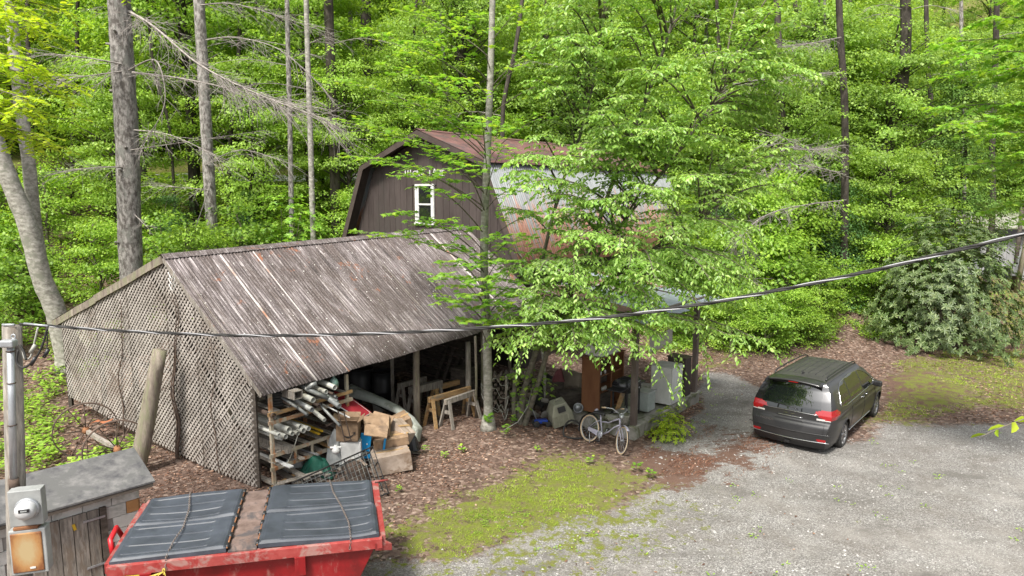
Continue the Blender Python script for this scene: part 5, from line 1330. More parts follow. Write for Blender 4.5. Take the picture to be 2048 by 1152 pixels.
# ---------------------------------------------------------------- meter pole
mp0 = Vector((-5.0, 6.2, 0)); up_ = empty('utility_pole', mp0, 0, 'grey wooden service pole with a conduit, an electric meter and a rusty box', 'pole')
TP = D(24, 652, 6.2); BT = Vector((-4.98, 6.2, -.1)); 
m = MB(); m.tube([BT, BT.lerp(TP, .5), TP], [.088, .084, .078], 16); m.build('pole_shaft', M_wood_grey, up_)
def on_pole(z, dx=0.0, dy=0.0):
    t = (z - BT.z) / (TP.z - BT.z); p = BT.lerp(TP, t); return p + Vector((dx, dy, 0))
zt = D(32, 690, 6.1).z; cx = .055
m = MB(); m.tube([on_pole(z, cx, -.10) for z in (3.35, 4.0, zt)], .030, 12); m.build('conduit', M_galv, up_)
for z in (3.9, 4.3, 4.6): m = MB(); m.tube([on_pole(z, cx, -.10) + Vector((.034 * math.cos(t), .034 * math.sin(t), 0)) for t in [k * .785 for k in range(8)]], .006, 5, closed=True); m.build('conduit_strap', M_rust_dark, up_)
m = MB(); m.tube([on_pole(3.28, cx + .005, -.10), on_pole(3.38, cx, -.10)], .042, 12); m.build('conduit_collar', M_rust_dark, up_)
m = MB(); m.box(on_pole(zt + .02, cx, -.12), (.12, .09, .07)); m.build('weatherhead', M_galv, up_, bevel=.015)
# meter base and meter
mc = D(49, 1017, 6.0); Rm = Euler((0, 0, .28)).to_matrix()
m = MB(); m.box(mc + Vector((-.01, .06, .0)), (.27, .12, .345), Rm); m.build('meter_box', M_meterbox, up_, bevel=.008)
cz = Rm @ Vector((.0, -.075, 0)); cp = mc + Rm @ Vector((.025, .0, -.0)); Rx = Rm @ Euler((math.pi / 2, 0, 0)).to_matrix()
m = MB(); m.lathe([(.098, -.01), (.104, .01), (.098, .03), (.088, .03)], cp, Rx, 32); m.build('meter_ring', M_galv, up_)
m = MB(); m.lathe([(.088, .02), (.086, .07), (.07, .10), (.03, .115), (0, .117)], cp, Rx, 32); 
M_meterglass = plain('meter_cover', (.55, .56, .56), .08, 0, .8); m.build('meter_dome', M_meterglass, up_)
m = MB(); m.box(cp + Rm @ Vector((.01, -.112, .02)), (.085, .012, .03), Rm); m.build('meter_display', M_black, up_)
m = MB(); m.box(cp + Rm @ Vector((.01, -.118, .02)), (.05, .006, .012), Rm); m.build('meter_digits', M_greytarp, up_)
bc_ = D(52, 1105, 5.98); m = MB(); m.box(bc_ + Vector((0, .07, 0)), (.30, .13, .44), Rm); m.build('switch_box', M_meterbox, up_, bevel=.01)
m = MB(); m.box(bc_ + Rm @ Vector((.012, -.0, 0)) + Vector((0, .0, 0)), (.255, .02, .385), Rm); m.build('switch_box_door', M_orangebox, up_, bevel=.012)
m = MB(); m.box(bc_ + Rm @ Vector((.05, -.014, -.15)), (.045, .004, .018), Rm); m.build('maker_badge', M_white, up_)
m = MB(); m.box(bc_ + Vector((.0, .05, .235)), (.20, .1, .03), Rm); m.build('switch_box_cap', M_rust, up_, bevel=.006)
m = MB(); tp_ = Vector(TP); m.tube([tp_ + Vector((-.05, -.05, .02)), tp_ + Vector((.06, -.05, .02))], .012, 6); m.tube([tp_ + Vector((.07 + .02 * math.cos(t), -.09, -.08 + .02 * math.sin(t))) for t in [k * .7 for k in range(9)]], .006, 5, closed=True); m.build('eye_bolt', M_galv, up_)
for (pts, mt, r) in ((((36, 700), (34, 725), (48, 735), (70, 718), (85, 690), (95, 655)), M_rubber, .010), (((44, 695), (50, 718), (62, 712), (70, 680), (76, 655)), M_pvc, .008), (((40, 690), (48, 705), (52, 720)), M_rubber, .010), (((95, 658), (95, 680), (93, 702)), M_rubber, .006)):
    P_ = [D(a, c, 6.05 - .05 * i / len(pts)) for i, (a, c) in enumerate(pts)]
    # smooth loop
    out = []
    for i in range(len(P_) - 1):
        a0_, a1_, a2_, a3_ = P_[max(i - 1, 0)], P_[i], P_[i + 1], P_[min(i + 2, len(P_) - 1)]
        for k in range(5):
            t = k / 5; out.append(.5 * ((2 * a1_) + (-a0_ + a2_) * t + (2 * a0_ - 5 * a1_ + 4 * a2_ - a3_) * t * t + (-a0_ + 3 * a1_ - 3 * a2_ + a3_) * t ** 3))
    out.append(P_[-1]); m = MB(); m.tube(out, r, 6); m.build('service_wire', mt, up_)
for (px, py) in ((67, 722), (93, 706), (66, 697)): m = MB(); m.tube([D(px - 5, py + 8, 6.0), D(px + 4, py - 7, 6.0)], .017, 8); m.build('wire_clamp', M_black if px != 66 else M_pvc, up_)
# the overhead cable: three strands wound together
CP = [D(40, 648, 6.15), D(100, 652, 6.1), D(250, 662, 5.9), D(480, 671, 5.62), D(720, 668, 5.38), D(960, 656, 5.18), D(1200, 636, 4.95), D(1430, 604, 4.75), D(1700, 551, 4.5), D(1900, 504, 4.3), D(2060, 463, 4.12), D(2250, 405, 3.9), Vector((6.2, 2.6, 6.75)), Vector((10, .4, 7.6)), Vector((15, -2.5, 8.8))]
out = []
for i in range(len(CP) - 1):
    a0_, a1_, a2_, a3_ = CP[max(i - 1, 0)], CP[i], CP[i + 1], CP[min(i + 2, len(CP) - 1)]
    for k in range(24):
        t = k / 24; out.append(.5 * ((2 * a1_) + (-a0_ + a2_) * t + (2 * a0_ - 5 * a1_ + 4 * a2_ - a3_) * t * t + (-a0_ + 3 * a1_ - 3 * a2_ + a3_) * t ** 3))
out.append(CP[-1])
cab = empty('overhead_cable', CP[0], 0, 'twisted overhead power cable crossing the whole view in front of the trees', 'cable')
s = 0
for st_ in range(3):
    pts = []; s = 0
    for i, p in enumerate(out):
        if i: s += (out[i] - out[i - 1]).length
        a = 2 * math.pi * (s / .55 + st_ / 3); pts.append(p + Vector((0, math.cos(a), math.sin(a))) * .0075)
    m = MB(); m.tube(pts, .0078 if st_ else .0055, 6); m.build('strand', M_rubber if st_ else plain('bare_aluminium', (.36, .36, .37), .6, .2), cab)
m = MB(); m.tube([D(48, 647, 6.1), D(96, 652, 6.08)], .010, 8); m.build('dead_end_clamp', M_galv, cab)

# ---------------------------------------------------------------- dumpster
DO = Vector((-5.15, 8.14, 0)); DX = Vector((.977, .213, 0)); DY = Vector((-.245, .969, 0)); DL, DW, DZT = 3.44, 1.90, 1.33
du = empty('dumpster', DO, 0, 'red steel dumpster with black ribbed plastic lids', 'dumpster')
def dp(x, y, z): return DO + DX * x + DY * y + UP * z
def dquad(pts, nm, mt, th=.008, lab=None): m = MB(); m.add([dp(*p) for p in pts], [tuple(range(len(pts)))]); return m.build(nm, mt, du, solid=th, label=lab)
ins = .62
for y in (0.05, DW - .05): dquad([(.05, y, DZT - .03), (DL - .05, y, DZT - .03), (DL - ins, y, .15), (ins * .4, y, .15)], 'side_wall', M_red)
dquad([(DL - .05, .05, DZT - .03), (DL - .05, DW - .05, DZT - .03), (DL - ins, DW - .05, .15), (DL - ins, .05, .15)], 'end_wall', M_red)
dquad([(.05, .05, DZT - .03), (.05, DW - .05, DZT - .03), (ins * .4, DW - .05, .15), (ins * .4, .05, .15)], 'end_wall', M_red); dquad([(ins * .4, .05, .15), (DL - ins, .05, .15), (DL - ins, DW - .05, .15), (ins * .4, DW - .05, .15)], 'bottom', M_rustplate)
for (a, e) in (((0, 0), (DL, 0)), ((0, DW), (DL, DW)), ((0, -.0), (0, DW)), ((DL, 0), (DL, DW))):
    ax_ = a[0] == e[0]
    p0 = dp(a[0], a[1] + (.051 if ax_ else 0), DZT - .055 - (.002 if ax_ else 0)); p1 = dp(e[0], e[1] - (.051 if ax_ else 0), DZT - .055 - (.002 if ax_ else 0))
    m = MB(); m.beam(p0, p1, .10, .14); m.build('rim', M_redrim, du, bevel=.006)
for x in (.45, 2.35): m = MB(); m.box(dp(x, -.03, DZT - .25), (.14, .07, .26), Euler((0, 0, math.atan2(DX.y, DX.x))).to_matrix()); m.build('bracket', M_red, du, bevel=.004)
m = MB(); m.poly_prism([dp(DL - .1, -.06, DZT - .04), dp(DL + .13, .02, DZT - .1), dp(DL - .02, .1, DZT - .04)], UP * -.10); m.build('corner_gusset', M_redrim, du)
m = MB(); m.beam(dp(1.62, .02, DZT + .03), dp(1.62, DW, DZT + .03), .40, .02); 
m = MB(); m.poly_prism([dp(1.44, .0, DZT + .016), dp(1.80, .0, DZT + .016), dp(1.80, DW, DZT + .016), dp(1.44, DW, DZT + .016)], UP * .02); m.build('centre_plate', M_rustplate, du)
def lid(x0, x1, y0, y1, seed, warp=0):
    m = MB(); flip = x0 > 1.5
    nx_, ny_ = 40, 110
    def f(i, j):
        x = x0 + (x1 - x0) * i; y = y0 + (y1 - y0) * j
        edge = min(i, 1 - i, j * .7, (1 - j) * .7); z = .05 + .035 * min(1, edge / .03) 
        hin = (1 - i) if not flip else i          # 0 at the hinge side
        # ribs run along the lid, starting away from the hinge flange
        rib = 0
        inn_ = min(1, max(0, ((hin) - .17) / .04)) * min(1, max(0, (1 - hin - .06) / .03))
        jj_ = ((1 - j) * 4) % 1.0
        if inn_ > 0 and .03 < j < .97: rib = (-.008 - .020 * math.exp(-((jj_ - .5) / .035) ** 2)) * inn_
        sagz = -.045 * math.sin(math.pi * i) * math.sin(math.pi * j) + .015 * math.sin(i * 5 + seed) * math.sin(j * 3 + seed)
        w_ = warp * (max(0, hin - .7) ** 2) * (1 - j) * 1.2
        rise = .05 * (1 - abs(hin))   # lids slope gently off the centre
        p = dp(x, y, DZT + z + rib + sagz + rise * .6 + w_); return p
    m.grid(f, nx_, ny_, smooth=False)
    # skirt
    vs = []; fs = []
    for i in range(nx_ + 1): p = f(i / nx_, 0); vs += [p, p - UP * .055 + DY * -.004]
    for i in range(nx_): fs.append((2 * i, 2 * i + 2, 2 * i + 3, 2 * i + 1))
    m.add(vs, fs); vs = []; fs = []
    xe = 0 if not flip else 1
    for j in range(ny_ + 1): p = f(xe, j / ny_); vs += [p, p - UP * .06]
    for j in range(ny_): fs.append((2 * j, 2 * j + 2, 2 * j + 3, 2 * j + 1))
    m.add(vs, fs)
    return m.build('lid', M_lid, du)
lid(.02, 1.42, .01, DW / 2 - .012, 0); lid(.05, 1.42, DW / 2 + .012, DW, 2); lid(1.82, DL - .04, .01, DW / 2 - .012, 4, .25); lid(1.82, DL - .06, DW / 2 + .012, DW, 6)
for x in (1.43, 1.81):
    m = MB(); m.tube([dp(x, .02, DZT + .075), dp(x, DW - .02, DZT + .075)], .012, 8); m.build('hinge_rod', M_rust, du)
    for k in range(7):
        m = MB(); y = .08 + k * (DW - .16) / 6; m.tube([dp(x, y - .045, DZT + .078), dp(x, y + .045, DZT + .078)], .026, 8); m.build('hinge_lug', M_black, du)
m = MB(); m.tube([dp(-.10, .55, DZT - .12), dp(-.14, .62, DZT + .06), dp(-.14, .9, DZT + .10), dp(-.10, 1.0, DZT - .1)], .035, 8); m.build('end_handle', plain('bright_red', (.55, .012, .02), .4), du)
m = MB(); m.tube([dp(DL - .05, DW + .02, DZT + .01), dp(DL + .22, DW + .06, DZT)], .018, 8); m.build('lock_bar', M_redrim, du)
# chains
def chain(pts, nm='chain'):
    out = []; 
    for i in range(len(pts) - 1):
        n_ = max(1, int((pts[i + 1] - pts[i]).length / .034))
        for k in range(n_): out.append((pts[i].lerp(pts[i + 1], (k + .5) / n_), (pts[i + 1] - pts[i]).normalized()))
    m = MB()
    for k, (c, d) in enumerate(out):
        s = d.cross(UP).normalized(); v = s if k % 2 else s.cross(d); m.tube([c + d * .022 * math.cos(t) + v * .012 * math.sin(t) for t in [q * math.pi / 4 for q in range(8)]], .0045, 4, closed=True)
    return m.build(nm, M_chain, du)
lz = DZT + .105
chain([dp(.62, DW, lz), dp(.72, 1.3, lz - .01), dp(.76, .7, lz - .005), dp(.72, .3, lz), dp(.70, -.03, DZT + .06), dp(.69, -.07, DZT - .10)])
chain([dp(2.72, DW + .01, lz), dp(2.78, 1.45, lz - .01), dp(2.90, .9, lz), dp(3.0, .35, lz), dp(3.02, -.03, DZT + .06), dp(3.0, -.07, DZT - .08)])
m = MB()
for (dx, dz) in ((-.26, -.12), (-.2, -.16), (-.28, -.07), (.03, -.24), (-.12, -.2)): m.tube([dp(.68, -.09, DZT - .10), dp(.68 + dx * .5, -.11, DZT - .13), dp(.68 + dx, -.10, DZT - .13 + dz * .5)], .006, 5)
m.tube([dp(.68, -.09, DZT - .1) + Vector((.015 * math.cos(t), 0, .02 * math.sin(t) * 2)) for t in [k * .7 for k in range(9)]], .009, 5); tag(m.build('yellow_rope', weathered('yellow_rope', (.5, .36, .04), (.65, .52, .12), bmp=0)), 'frayed yellow rope knotted to the chain on the dumpster rim', 'rope')
m = MB(); m.box(dp(.30, -.056, DZT - .17), (.30, .004, .09), Euler((0, 0, math.atan2(DX.y, DX.x))).to_matrix()); m.build('caution_sticker', plain('sticker_yellow', (.62, .47, .06), .6), du)
put_text('! CAUTION', .05, .001, M_black, 'sticker_text', dp(.30, -.062, DZT - .185), DX, UP, du)

# ---------------------------------------------------------------- far grey building with its service pole
fb = empty('grey_building', (33, 42, h1(33, 42)), 0, 'low grey building with a flat pale roof at the edge of the wood', 'building')
gz = h1(31, 41.5); zt_ = D(2000, 470, 41).z
for k in range(26):
    x = 28.3 + k * .40; m = MB(); m.box((x + .2, 41.2, (gz + zt_) / 2 - .3), (.385, .04, zt_ - gz + .7)); m.build('wall_board', weathered('grey_siding', (.30, .30, .31), (.38, .38, .39), bmp=.02), fb) if k == 0 else m.build('wall_board', MATS['grey_siding'], fb)
m = MB(); m.box((33.4, 45.4, (gz + zt_) / 2 - .3), (10.2, 8.2, zt_ - gz + .6)); m.build('wall', MATS['grey_siding'], fb)
m = MB(); m.box((33.4, 40.75, zt_ + .18), (11.2, .06, .34)); m.build('fascia', M_black, fb)
for k in range(6): m = MB(); x = 27.9 + k * 1.85; m.poly_prism([(x, 40.7, zt_ + .36), (x + 1.83, 40.7, zt_ + .36), (x + 1.83, 50, zt_ + 1.25), (x, 50, zt_ + 1.25)], UP * .05); m.build('roof_sheet', M_concrete, fb)
m = MB(); m.box((29.6, 41.13, gz + .35), (1.4, .06, .9)); m.build('skirting', M_black, fb); m = MB(); m.box((27.95, 41.15, gz + .75), (.7, .1, .9)); m.build('end_panel', M_galv, fb)
q_ = D(2030, 530, 38.5); sp_ = empty('service_pole', (q_.x, q_.y, h1(q_.x, q_.y)), 0, 'dark service pole with a small meter cabinet in front of the grey building', 'pole')
zz = h1(q_.x, q_.y); m = MB(); m.tube([(q_.x, q_.y, zz - .1), (q_.x + .1, q_.y, D(2034, 415, 38.5).z)], .11, 8); m.build('pole_shaft', M_wood_dark, sp_)
m = MB(); m.box((q_.x - .02, q_.y - .18, zz + 1.15), (.5, .16, .65)); m.build('meter_box', M_galv, sp_, bevel=.01); m = MB(); m.box((q_.x + .1, q_.y - .18, zz + 1.75), (.3, .14, .35)); m.build('meter', M_galv, sp_, bevel=.02)
q2_ = D(2044, 520, 38); m = MB(); m.tube([(q2_.x - .15, q2_.y, h1(q2_.x, 38) - .1), (q2_.x + .35, q2_.y, D(2056, 400, 38).z)], .13, 8); tag(m.build('brown_pole', M_log), 'leaning brown pole right of the service pole by the grey building', 'pole')
# ================================================================== THE PARKED VAN
VO = Vector((6.60, 15.72, 0)); VO.z = h1(7.4, 17.3) ; VYAW = math.radians(-40.7)
van = empty('parked_minivan', VO, VYAW, 'dark grey minivan parked on the gravel with its tailgate towards the camera', 'minivan')
VL, WRAD = 5.17, .355; WY = (1.07, 4.16)
def interp(x, xs, ys):
    return float(np.interp(x, xs, ys))
def roofz(y): return interp(y, [0, .25, .6, 1.5, 2.6, 3.1, 3.5, 4.1, 4.35, 4.8, 5.17], [1.66, 1.70, 1.735, 1.755, 1.745, 1.70, 1.56, 1.20, 1.10, .98, .80])
def rear_y(z): return interp(z, [.2, .35, .55, .72, .85, 1.0, 1.12, 1.3, 1.5, 1.64, 1.70], [.10, .02, .0, .03, .11, .12, .15, .24, .36, .44, .40])
def front_y(z): return interp(z, [.2, .5, .8, .95, 1.1, 1.3, 1.5, 1.75], [5.08, 5.17, 5.12, 4.95, 4.4, 3.9, 3.55, 3.2])
VZ = [.20, .30, .48, .66, .84, .98, 1.08, 1.14, 1.22, 1.34, 1.48, 1.60, 1.67]
VX = [.86, .93, .975, 1.0, 1.0, .985, .965, .945, .915, .865, .80, .725, .64]
def taper(y):   # plan-view rounding of the ends
    return 1 - .13 * max(0, 1 - y / .55) ** 2.2 - .20 * max(0, (y - 4.3) / .87) ** 2
def halfw(z, y):
    bulge = 0
    for wy in WY:
        d = abs(y - wy)
        if z < .84 and d < .55: bulge += .018 * (1 - d / .55)
    crease = -.012 * math.exp(-((z - .90) / .05) ** 2) + .008 * math.exp(-((z - .99) / .03) ** 2)
    return (interp(z, VZ, VX) + crease) * taper(y) + bulge
NS = 250; NVL = 74; NVR = 22
M_van = weathered('van_paint', (.020, .020, .021), (.030, .029, .030), None, 2, (1, 1, 1), .38, metal=.1, bmp=0, vary=0, spec=.45, coat=.4)
M_vglass = plain('van_glass', (.006, .008, .008), .02, 0, 1.0)
M_chrome = plain('chrome', (.65, .65, .66), .12, 1.0)
M_lamp = plain('tail_lamp_red', (.36, .004, .007), .12, 0, .8, .6); M_lampclear = plain('lamp_clear', (.6, .58, .56), .1, 0, .8, .6)
M_vtrim = plain('van_trim_black', (.015, .015, .016), .4)
def zcap(y, z):   # the section is squeezed under the bonnet and windscreen
    top_ = roofz(y)
    zs = z
    if top_ < 1.69: 
        lim = top_ - .06
        if z > lim * .9: zs = lim * .9 + (z - lim * .9) * max(.02, (lim * .1)) / (1.67 - lim * .9 + 1e-6)
    return zs
zl = np.linspace(.20, 1.67, NVL)
def side_pt(i, j, sgn):
    """i along the body 0..1, j index of height"""
    z = zl[j]; y0_ = rear_y(z); y1_ = front_y(z) if z < .95 else front_y(.95)
    f = i ** 1.0; y = y0_ + (y1_ - y0_) * f
    zz = zcap(y, z); x = halfw(z if zz > z - .02 else z * .6 + zz * .4, y)
    return Vector((sgn * x, y, zz))
def roof_pt(i, f):
    y = rear_y(1.67) + (front_y(.95) - rear_y(1.67)) * i
    e = side_pt(i, NVL - 1, 1); x = e.x * f
    return Vector((x, y, e.z + (roofz(y) - e.z) * (1 - abs(f) ** 2.2) if roofz(y) > e.z else e.z + .02 * (1 - f * f)))
SIDEWIN = [(.72, 1.13), (.95, 1.47), (1.25, 1.575), (2.0, 1.61), (2.85, 1.58), (3.25, 1.46), (3.72, 1.17), (3.60, 1.10), (2.3, 1.085), (1.1, 1.075)]
def in_poly(p, poly):
    r = False; n = len(poly)
    for i in range(n):
        xa, ya = poly[i]; xb, yb = poly[(i + 1) % n]
        if (ya > p[1]) != (yb > p[1]) and p[0] < (xb - xa) * (p[1] - ya) / (yb - ya + 1e-12) + xa: r = not r
    return r
def classify_side(y, z):
    for wy in WY:
        if (y - wy) ** 2 + (z - WRAD) ** 2 < .405 ** 2: return 'arch'
    if z < .30: return 'trim'
    if in_poly((y, z), SIDEWIN):
        for yp in (1.56, 2.66):
            if abs(y - yp - (z - 1.3) * .05) < .03: return 'trim'
        return 'glass'
    if .90 < z < 1.135 and y < .62 - 2.2 * abs(z - 1.03): return 'lamp'
    return 'paint'
def add_cells(store, pts, key_fn, ni, nj):
    for i in range(ni):
        for j in range(nj):
            a, b, c, d = pts[i][j], pts[i + 1][j], pts[i + 1][j + 1], pts[i][j + 1]
            k = key_fn((a + b + c + d) / 4)
            if k is None: continue
            store.setdefault(k, []).append((a, b, c, d))
cells = {}
for sgn in (1, -1):
    pts = [[side_pt(i / NS, j, sgn) for j in range(NVL)] for i in range(NS + 1)]
    st = {}; add_cells(st, pts, lambda p: classify_side(p.y, p.z), NS, NVL - 1)
    for k, v in st.items():
        kk = k + ('_r' if sgn > 0 else '_l') if k in ('glass', 'lamp') else k
        if k == 'arch': continue
        cells.setdefault(kk, []).extend(v if sgn > 0 else [q[::-1] for q in v])
pts = [[roof_pt(i / NS, -1 + 2 * j / NVR) for j in range(NVR + 1)] for i in range(NS + 1)]
def key_roof(p):
    if 3.28 < p.y < 4.12 and abs(p.x) < .70: return 'windscreen'
    return 'roof' if .45 < p.y < 3.28 else 'paint'
add_cells(cells, [[q for q in row] for row in pts], key_roof, NS, NVR)
NR = 60
def rear_pt(j, f):
    z = zl[j]; e = side_pt(0, j, 1); zz = e.z
    if z > 1.5: zz = e.z + (roof_pt(0, f).z - e.z) * ((z - 1.5) / .17) ** 2
    return Vector((e.x * f, rear_y(z) - .09 * (1 - f * f) * (1 if z > .8 else .8) + .0, zz))
RW = [(-.70, 1.10), (-.62, 1.52), (-.52, 1.585), (.52, 1.585), (.62, 1.52), (.70, 1.10), (.60, 1.035), (-.60, 1.035)]
def key_rear(p):
    ax_ = abs(p.x)
    if ax_ > .56 and .905 < p.z < 1.135 - (.0 if ax_ > .75 else (.75 - ax_) * .35) and p.z > .905 + max(0, (.80 - ax_)) * .42: return 'lamp_r' if p.x > 0 else 'lamp_l'
    if ax_ > .60 and .885 < p.z <= .925 and ax_ < .9: return 'lampclear'
    if in_poly((p.x, p.z), RW): return 'rearglass'
    if p.z > 1.035 and p.z < 1.6: return 'gloss' if p.x < 0 else 'gloss_r'
    if .40 < p.z < .47 and ax_ > .66: return 'reflector'
    if p.z < .30: return 'trim'
    if .60 < p.z < .86 and ax_ < .36 - abs(p.z - .73) * .6: return 'recess'
    return 'paint'
pts = [[rear_pt(j, -1 + 2 * k / NR) for j in range(NVL)] for k in range(NR + 1)]
add_cells(cells, [[p for p in row] for row in pts], key_rear, NR, NVL - 1)
# front closing face
def front_pt(j, f): e = side_pt(1, j, 1); return Vector((e.x * f, e.y + .10 * (1 - f * f), e.z))
pts = [[front_pt(j, 1 - 2 * k / 12) for j in range(NVL)] for k in range(13)]; add_cells(cells, pts, lambda p: 'paint', 12, NVL - 1)
plain('gloss_black', (.012, .012, .013), .08, 0, .8, .5)
M_vroof = weathered('van_roof_dusty', (.042, .041, .039), (.062, .060, .057), None, 3, (1, 1, 1), .55, metal=0, bmp=0, vary=0, spec=.4, coat=.1)
names = {'paint': ('body', M_van), 'roof': ('roof', M_vroof), 'glass_r': ('side_window', M_vglass), 'glass_l': ('side_window', M_vglass), 'lamp_r': ('tail_light', M_lamp), 'lamp_l': ('tail_light', M_lamp), 'windscreen': ('windscreen', M_vglass), 'rearglass': ('rear_window', M_vglass),
         'gloss': ('window_surround', MATS['gloss_black']), 'gloss_r': ('window_surround', MATS['gloss_black']), 'trim': ('lower_trim', M_vtrim), 'recess': ('plate_recess', M_vtrim), 'reflector': ('reflector', M_lamp), 'lampclear': ('lamp_lens', M_lampclear)}
for k, fcs in cells.items():
    bm = bmesh.new(); vd = {}
    for q in fcs:
        vv = []
        for p in q:
            key = (round(p.x, 4), round(p.y, 4), round(p.z, 4)); v = vd.get(key)
            if v is None: v = bm.verts.new(p); vd[key] = v
            if v not in vv: vv.append(v)
        if len(vv) > 2:
            try: f = bm.faces.new(vv); f.smooth = True
            except ValueError: pass
    bmesh.ops.recalc_face_normals(bm, faces=bm.faces)
    me = bpy.data.meshes.new(names[k][0]); bm.to_mesh(me); bm.free(); me.materials.append(names[k][1]); o = bpy.data.objects.new(names[k][0], me); COL.objects.link(o); o.parent = van; WORLD_M[o.name] = WORLD_M[van.name].copy()
def vbuild(m, nm, mt, **k): return m.build(nm, mt, van, world=False, **k)
# inner shell, wheel wells, floor
m = MB(); m.box((0, 2.6, .55), (1.55, 4.4, .5)); vbuild(m, 'underbody', M_vtrim)
for wy in WY:
    for s in (-1, 1):
        m = MB(); m.lathe([(.0, -.2), (.41, -.2), (.41, 0), (.405, .02)], (s * .80, wy, WRAD), Euler((0, s * math.pi / 2, 0)).to_matrix(), 32); vbuild(m, 'wheel_well', M_vtrim)
        m = MB(); n_ = 26; arc = []
        for k in range(n_ + 1):
            t = math.pi * (-.12 + 1.24 * k / n_); yy = wy + .405 * math.cos(t); zz = WRAD + .405 * math.sin(t); arc.append(Vector((s * (halfw(max(.22, zz), yy) - .004), yy, zz)))
        m.tube(arc, .016, 6); vbuild(m, 'arch_lip', M_van)
        w_ = bpy.data.objects.new('wheel', None); COL.objects.link(w_); w_.parent = van; WORLD_M[w_.name] = WORLD_M[van.name].copy()
        c = Vector((s * .865, wy, WRAD)); R = Euler((0, s * math.pi / 2, 0)).to_matrix()
        m = MB(); m.lathe([(.235, -.11), (.30, -.115), (.345, -.10), (.355, -.06), (.355, .06), (.345, .098), (.30, .112), (.245, .105), (.235, .08)], c, R, 40); m.build('tyre', M_rubber, w_, world=False)
        M_rim = MATS.get('alloy') or plain('alloy', (.42, .42, .43), .3, .8)
        m = MB(); m.lathe([(.238, .09), (.225, .10), (.215, .07), (.21, -.05), (0, -.05)], c, R, 40); m.build('rim', M_rim if False else M_vtrim, w_, world=False)
        m = MB(); m.lathe([(.240, .085), (.236, .104), (.218, .10), (.212, .07)], c, R, 40)
        for k in range(5):
            for dd_ in (-.16, .16):
                t = 2 * math.pi * k / 5 + dd_; t2 = 2 * math.pi * k / 5 + dd_ * .5
                m.beam(c + R @ Vector((math.cos(t2) * .04, math.sin(t2) * .04, .075)), c + R @ Vector((math.cos(t) * .222, math.sin(t) * .222, .088)), .032, .022, up=R @ Vector((0, 0, 1)))
        m.lathe([(0, .09), (.05, .088), (.06, .06)], c, R, 20); m.build('spokes', M_rim, w_, world=False)
# chrome line round the side windows, door seams, handles, mirrors, rails
def sidept(y, z, s, off=.004):
    return Vector((s * (halfw(z, y) + off), y, zcap(y, z)))
for s in (-1, 1):
    m = MB(); P_ = []
    n = len(SIDEWIN)
    for i in range(n):
        a = SIDEWIN[i]; e = SIDEWIN[(i + 1) % n]
        for k in range(6): t = k / 6; P_.append(sidept(a[0] + (e[0] - a[0]) * t, a[1] + (e[1] - a[1]) * t, s, .004))
    m.tube(P_, .010, 5, closed=True); vbuild(m, 'window_trim', M_chrome)
    for yb, sl in ((1.60, .02), (2.70, .06), (3.78, .0)):
        m = MB(); m.tube([sidept(yb + sl * (z - .6), z, s, .0008) for z in np.linspace(.36, 1.07, 12)], .006, 4); vbuild(m, 'door_seam', M_vtrim)
    m = MB(); m.tube([sidept(y, .985, s, .001) for y in np.linspace(.62, 2.6, 14)], .005, 4); vbuild(m, 'sliding_rail', M_vtrim)
    m = MB(); m.tube([sidept(y, .335, s, .006) for y in np.linspace(1.56, 3.68, 16)], .014, 5); vbuild(m, 'sill_strip', M_chrome)
    for y in (2.52, 2.86):
        m = MB(); m.tube([sidept(y - .09, .99, s, .0), sidept(y - .06, .992, s, .03), sidept(y + .06, .992, s, .03), sidept(y + .09, .99, s, .0)], .013, 6); vbuild(m, 'door_handle', M_chrome)
    m = MB(); m.box((s * 1.10, 3.52, 1.13), (.22, .11, .15), Euler((0, 0, -s * .15)).to_matrix()); vbuild(m, 'mirror', M_van, bevel=.035)
    m = MB(); m.box((s * 1.0, 3.55, 1.09), (.14, .07, .05)); vbuild(m, 'mirror_arm', M_vtrim, bevel=.01)
    m = MB(); P_ = [Vector((s * .60, y, roofz(y) - .012 + .05 * min(1, (y - .62) / .14, (3.18 - y) / .2))) for y in [.62 + 2.56 * k / 20 for k in range(21)]]; m.tube(P_, .017, 6); vbuild(m, 'roof_rail', M_vtrim)
    m = MB(); P_ = [sidept(y, 1.66, s, .003) for y in np.linspace(.5, 3.0, 16)]; m.tube(P_, .006, 4); vbuild(m, 'roof_ditch', M_vtrim)
for k in range(6):
    x = -.42 + k * .168; m = MB(); m.beam((x, .95, roofz(.95) - .002 - .03 * abs(x)), (x, 2.85, roofz(2.85) - .004 - .03 * abs(x)), .016, .014, nseg=1); m = MB(); m.tube([Vector((x, y, roof_pt((y - .4) / (front_y(.95) - .4), x / .62).z + .002)) for y in np.linspace(.95, 2.8, 14)], .008, 5); vbuild(m, 'roof_rib', M_van)
m = MB(); m.add([(-.02, .78, 1.735), (.02, .78, 1.735), (.02, .98, 1.74), (-.02, .98, 1.74), (-.004, .80, 1.80), (.004, .80, 1.80), (.004, .86, 1.79), (-.004, .86, 1.79)], [(0, 1, 5, 4), (1, 2, 6, 5), (2, 3, 7, 6), (3, 0, 4, 7), (4, 5, 6, 7)]); vbuild(m, 'antenna_fin', M_vtrim)
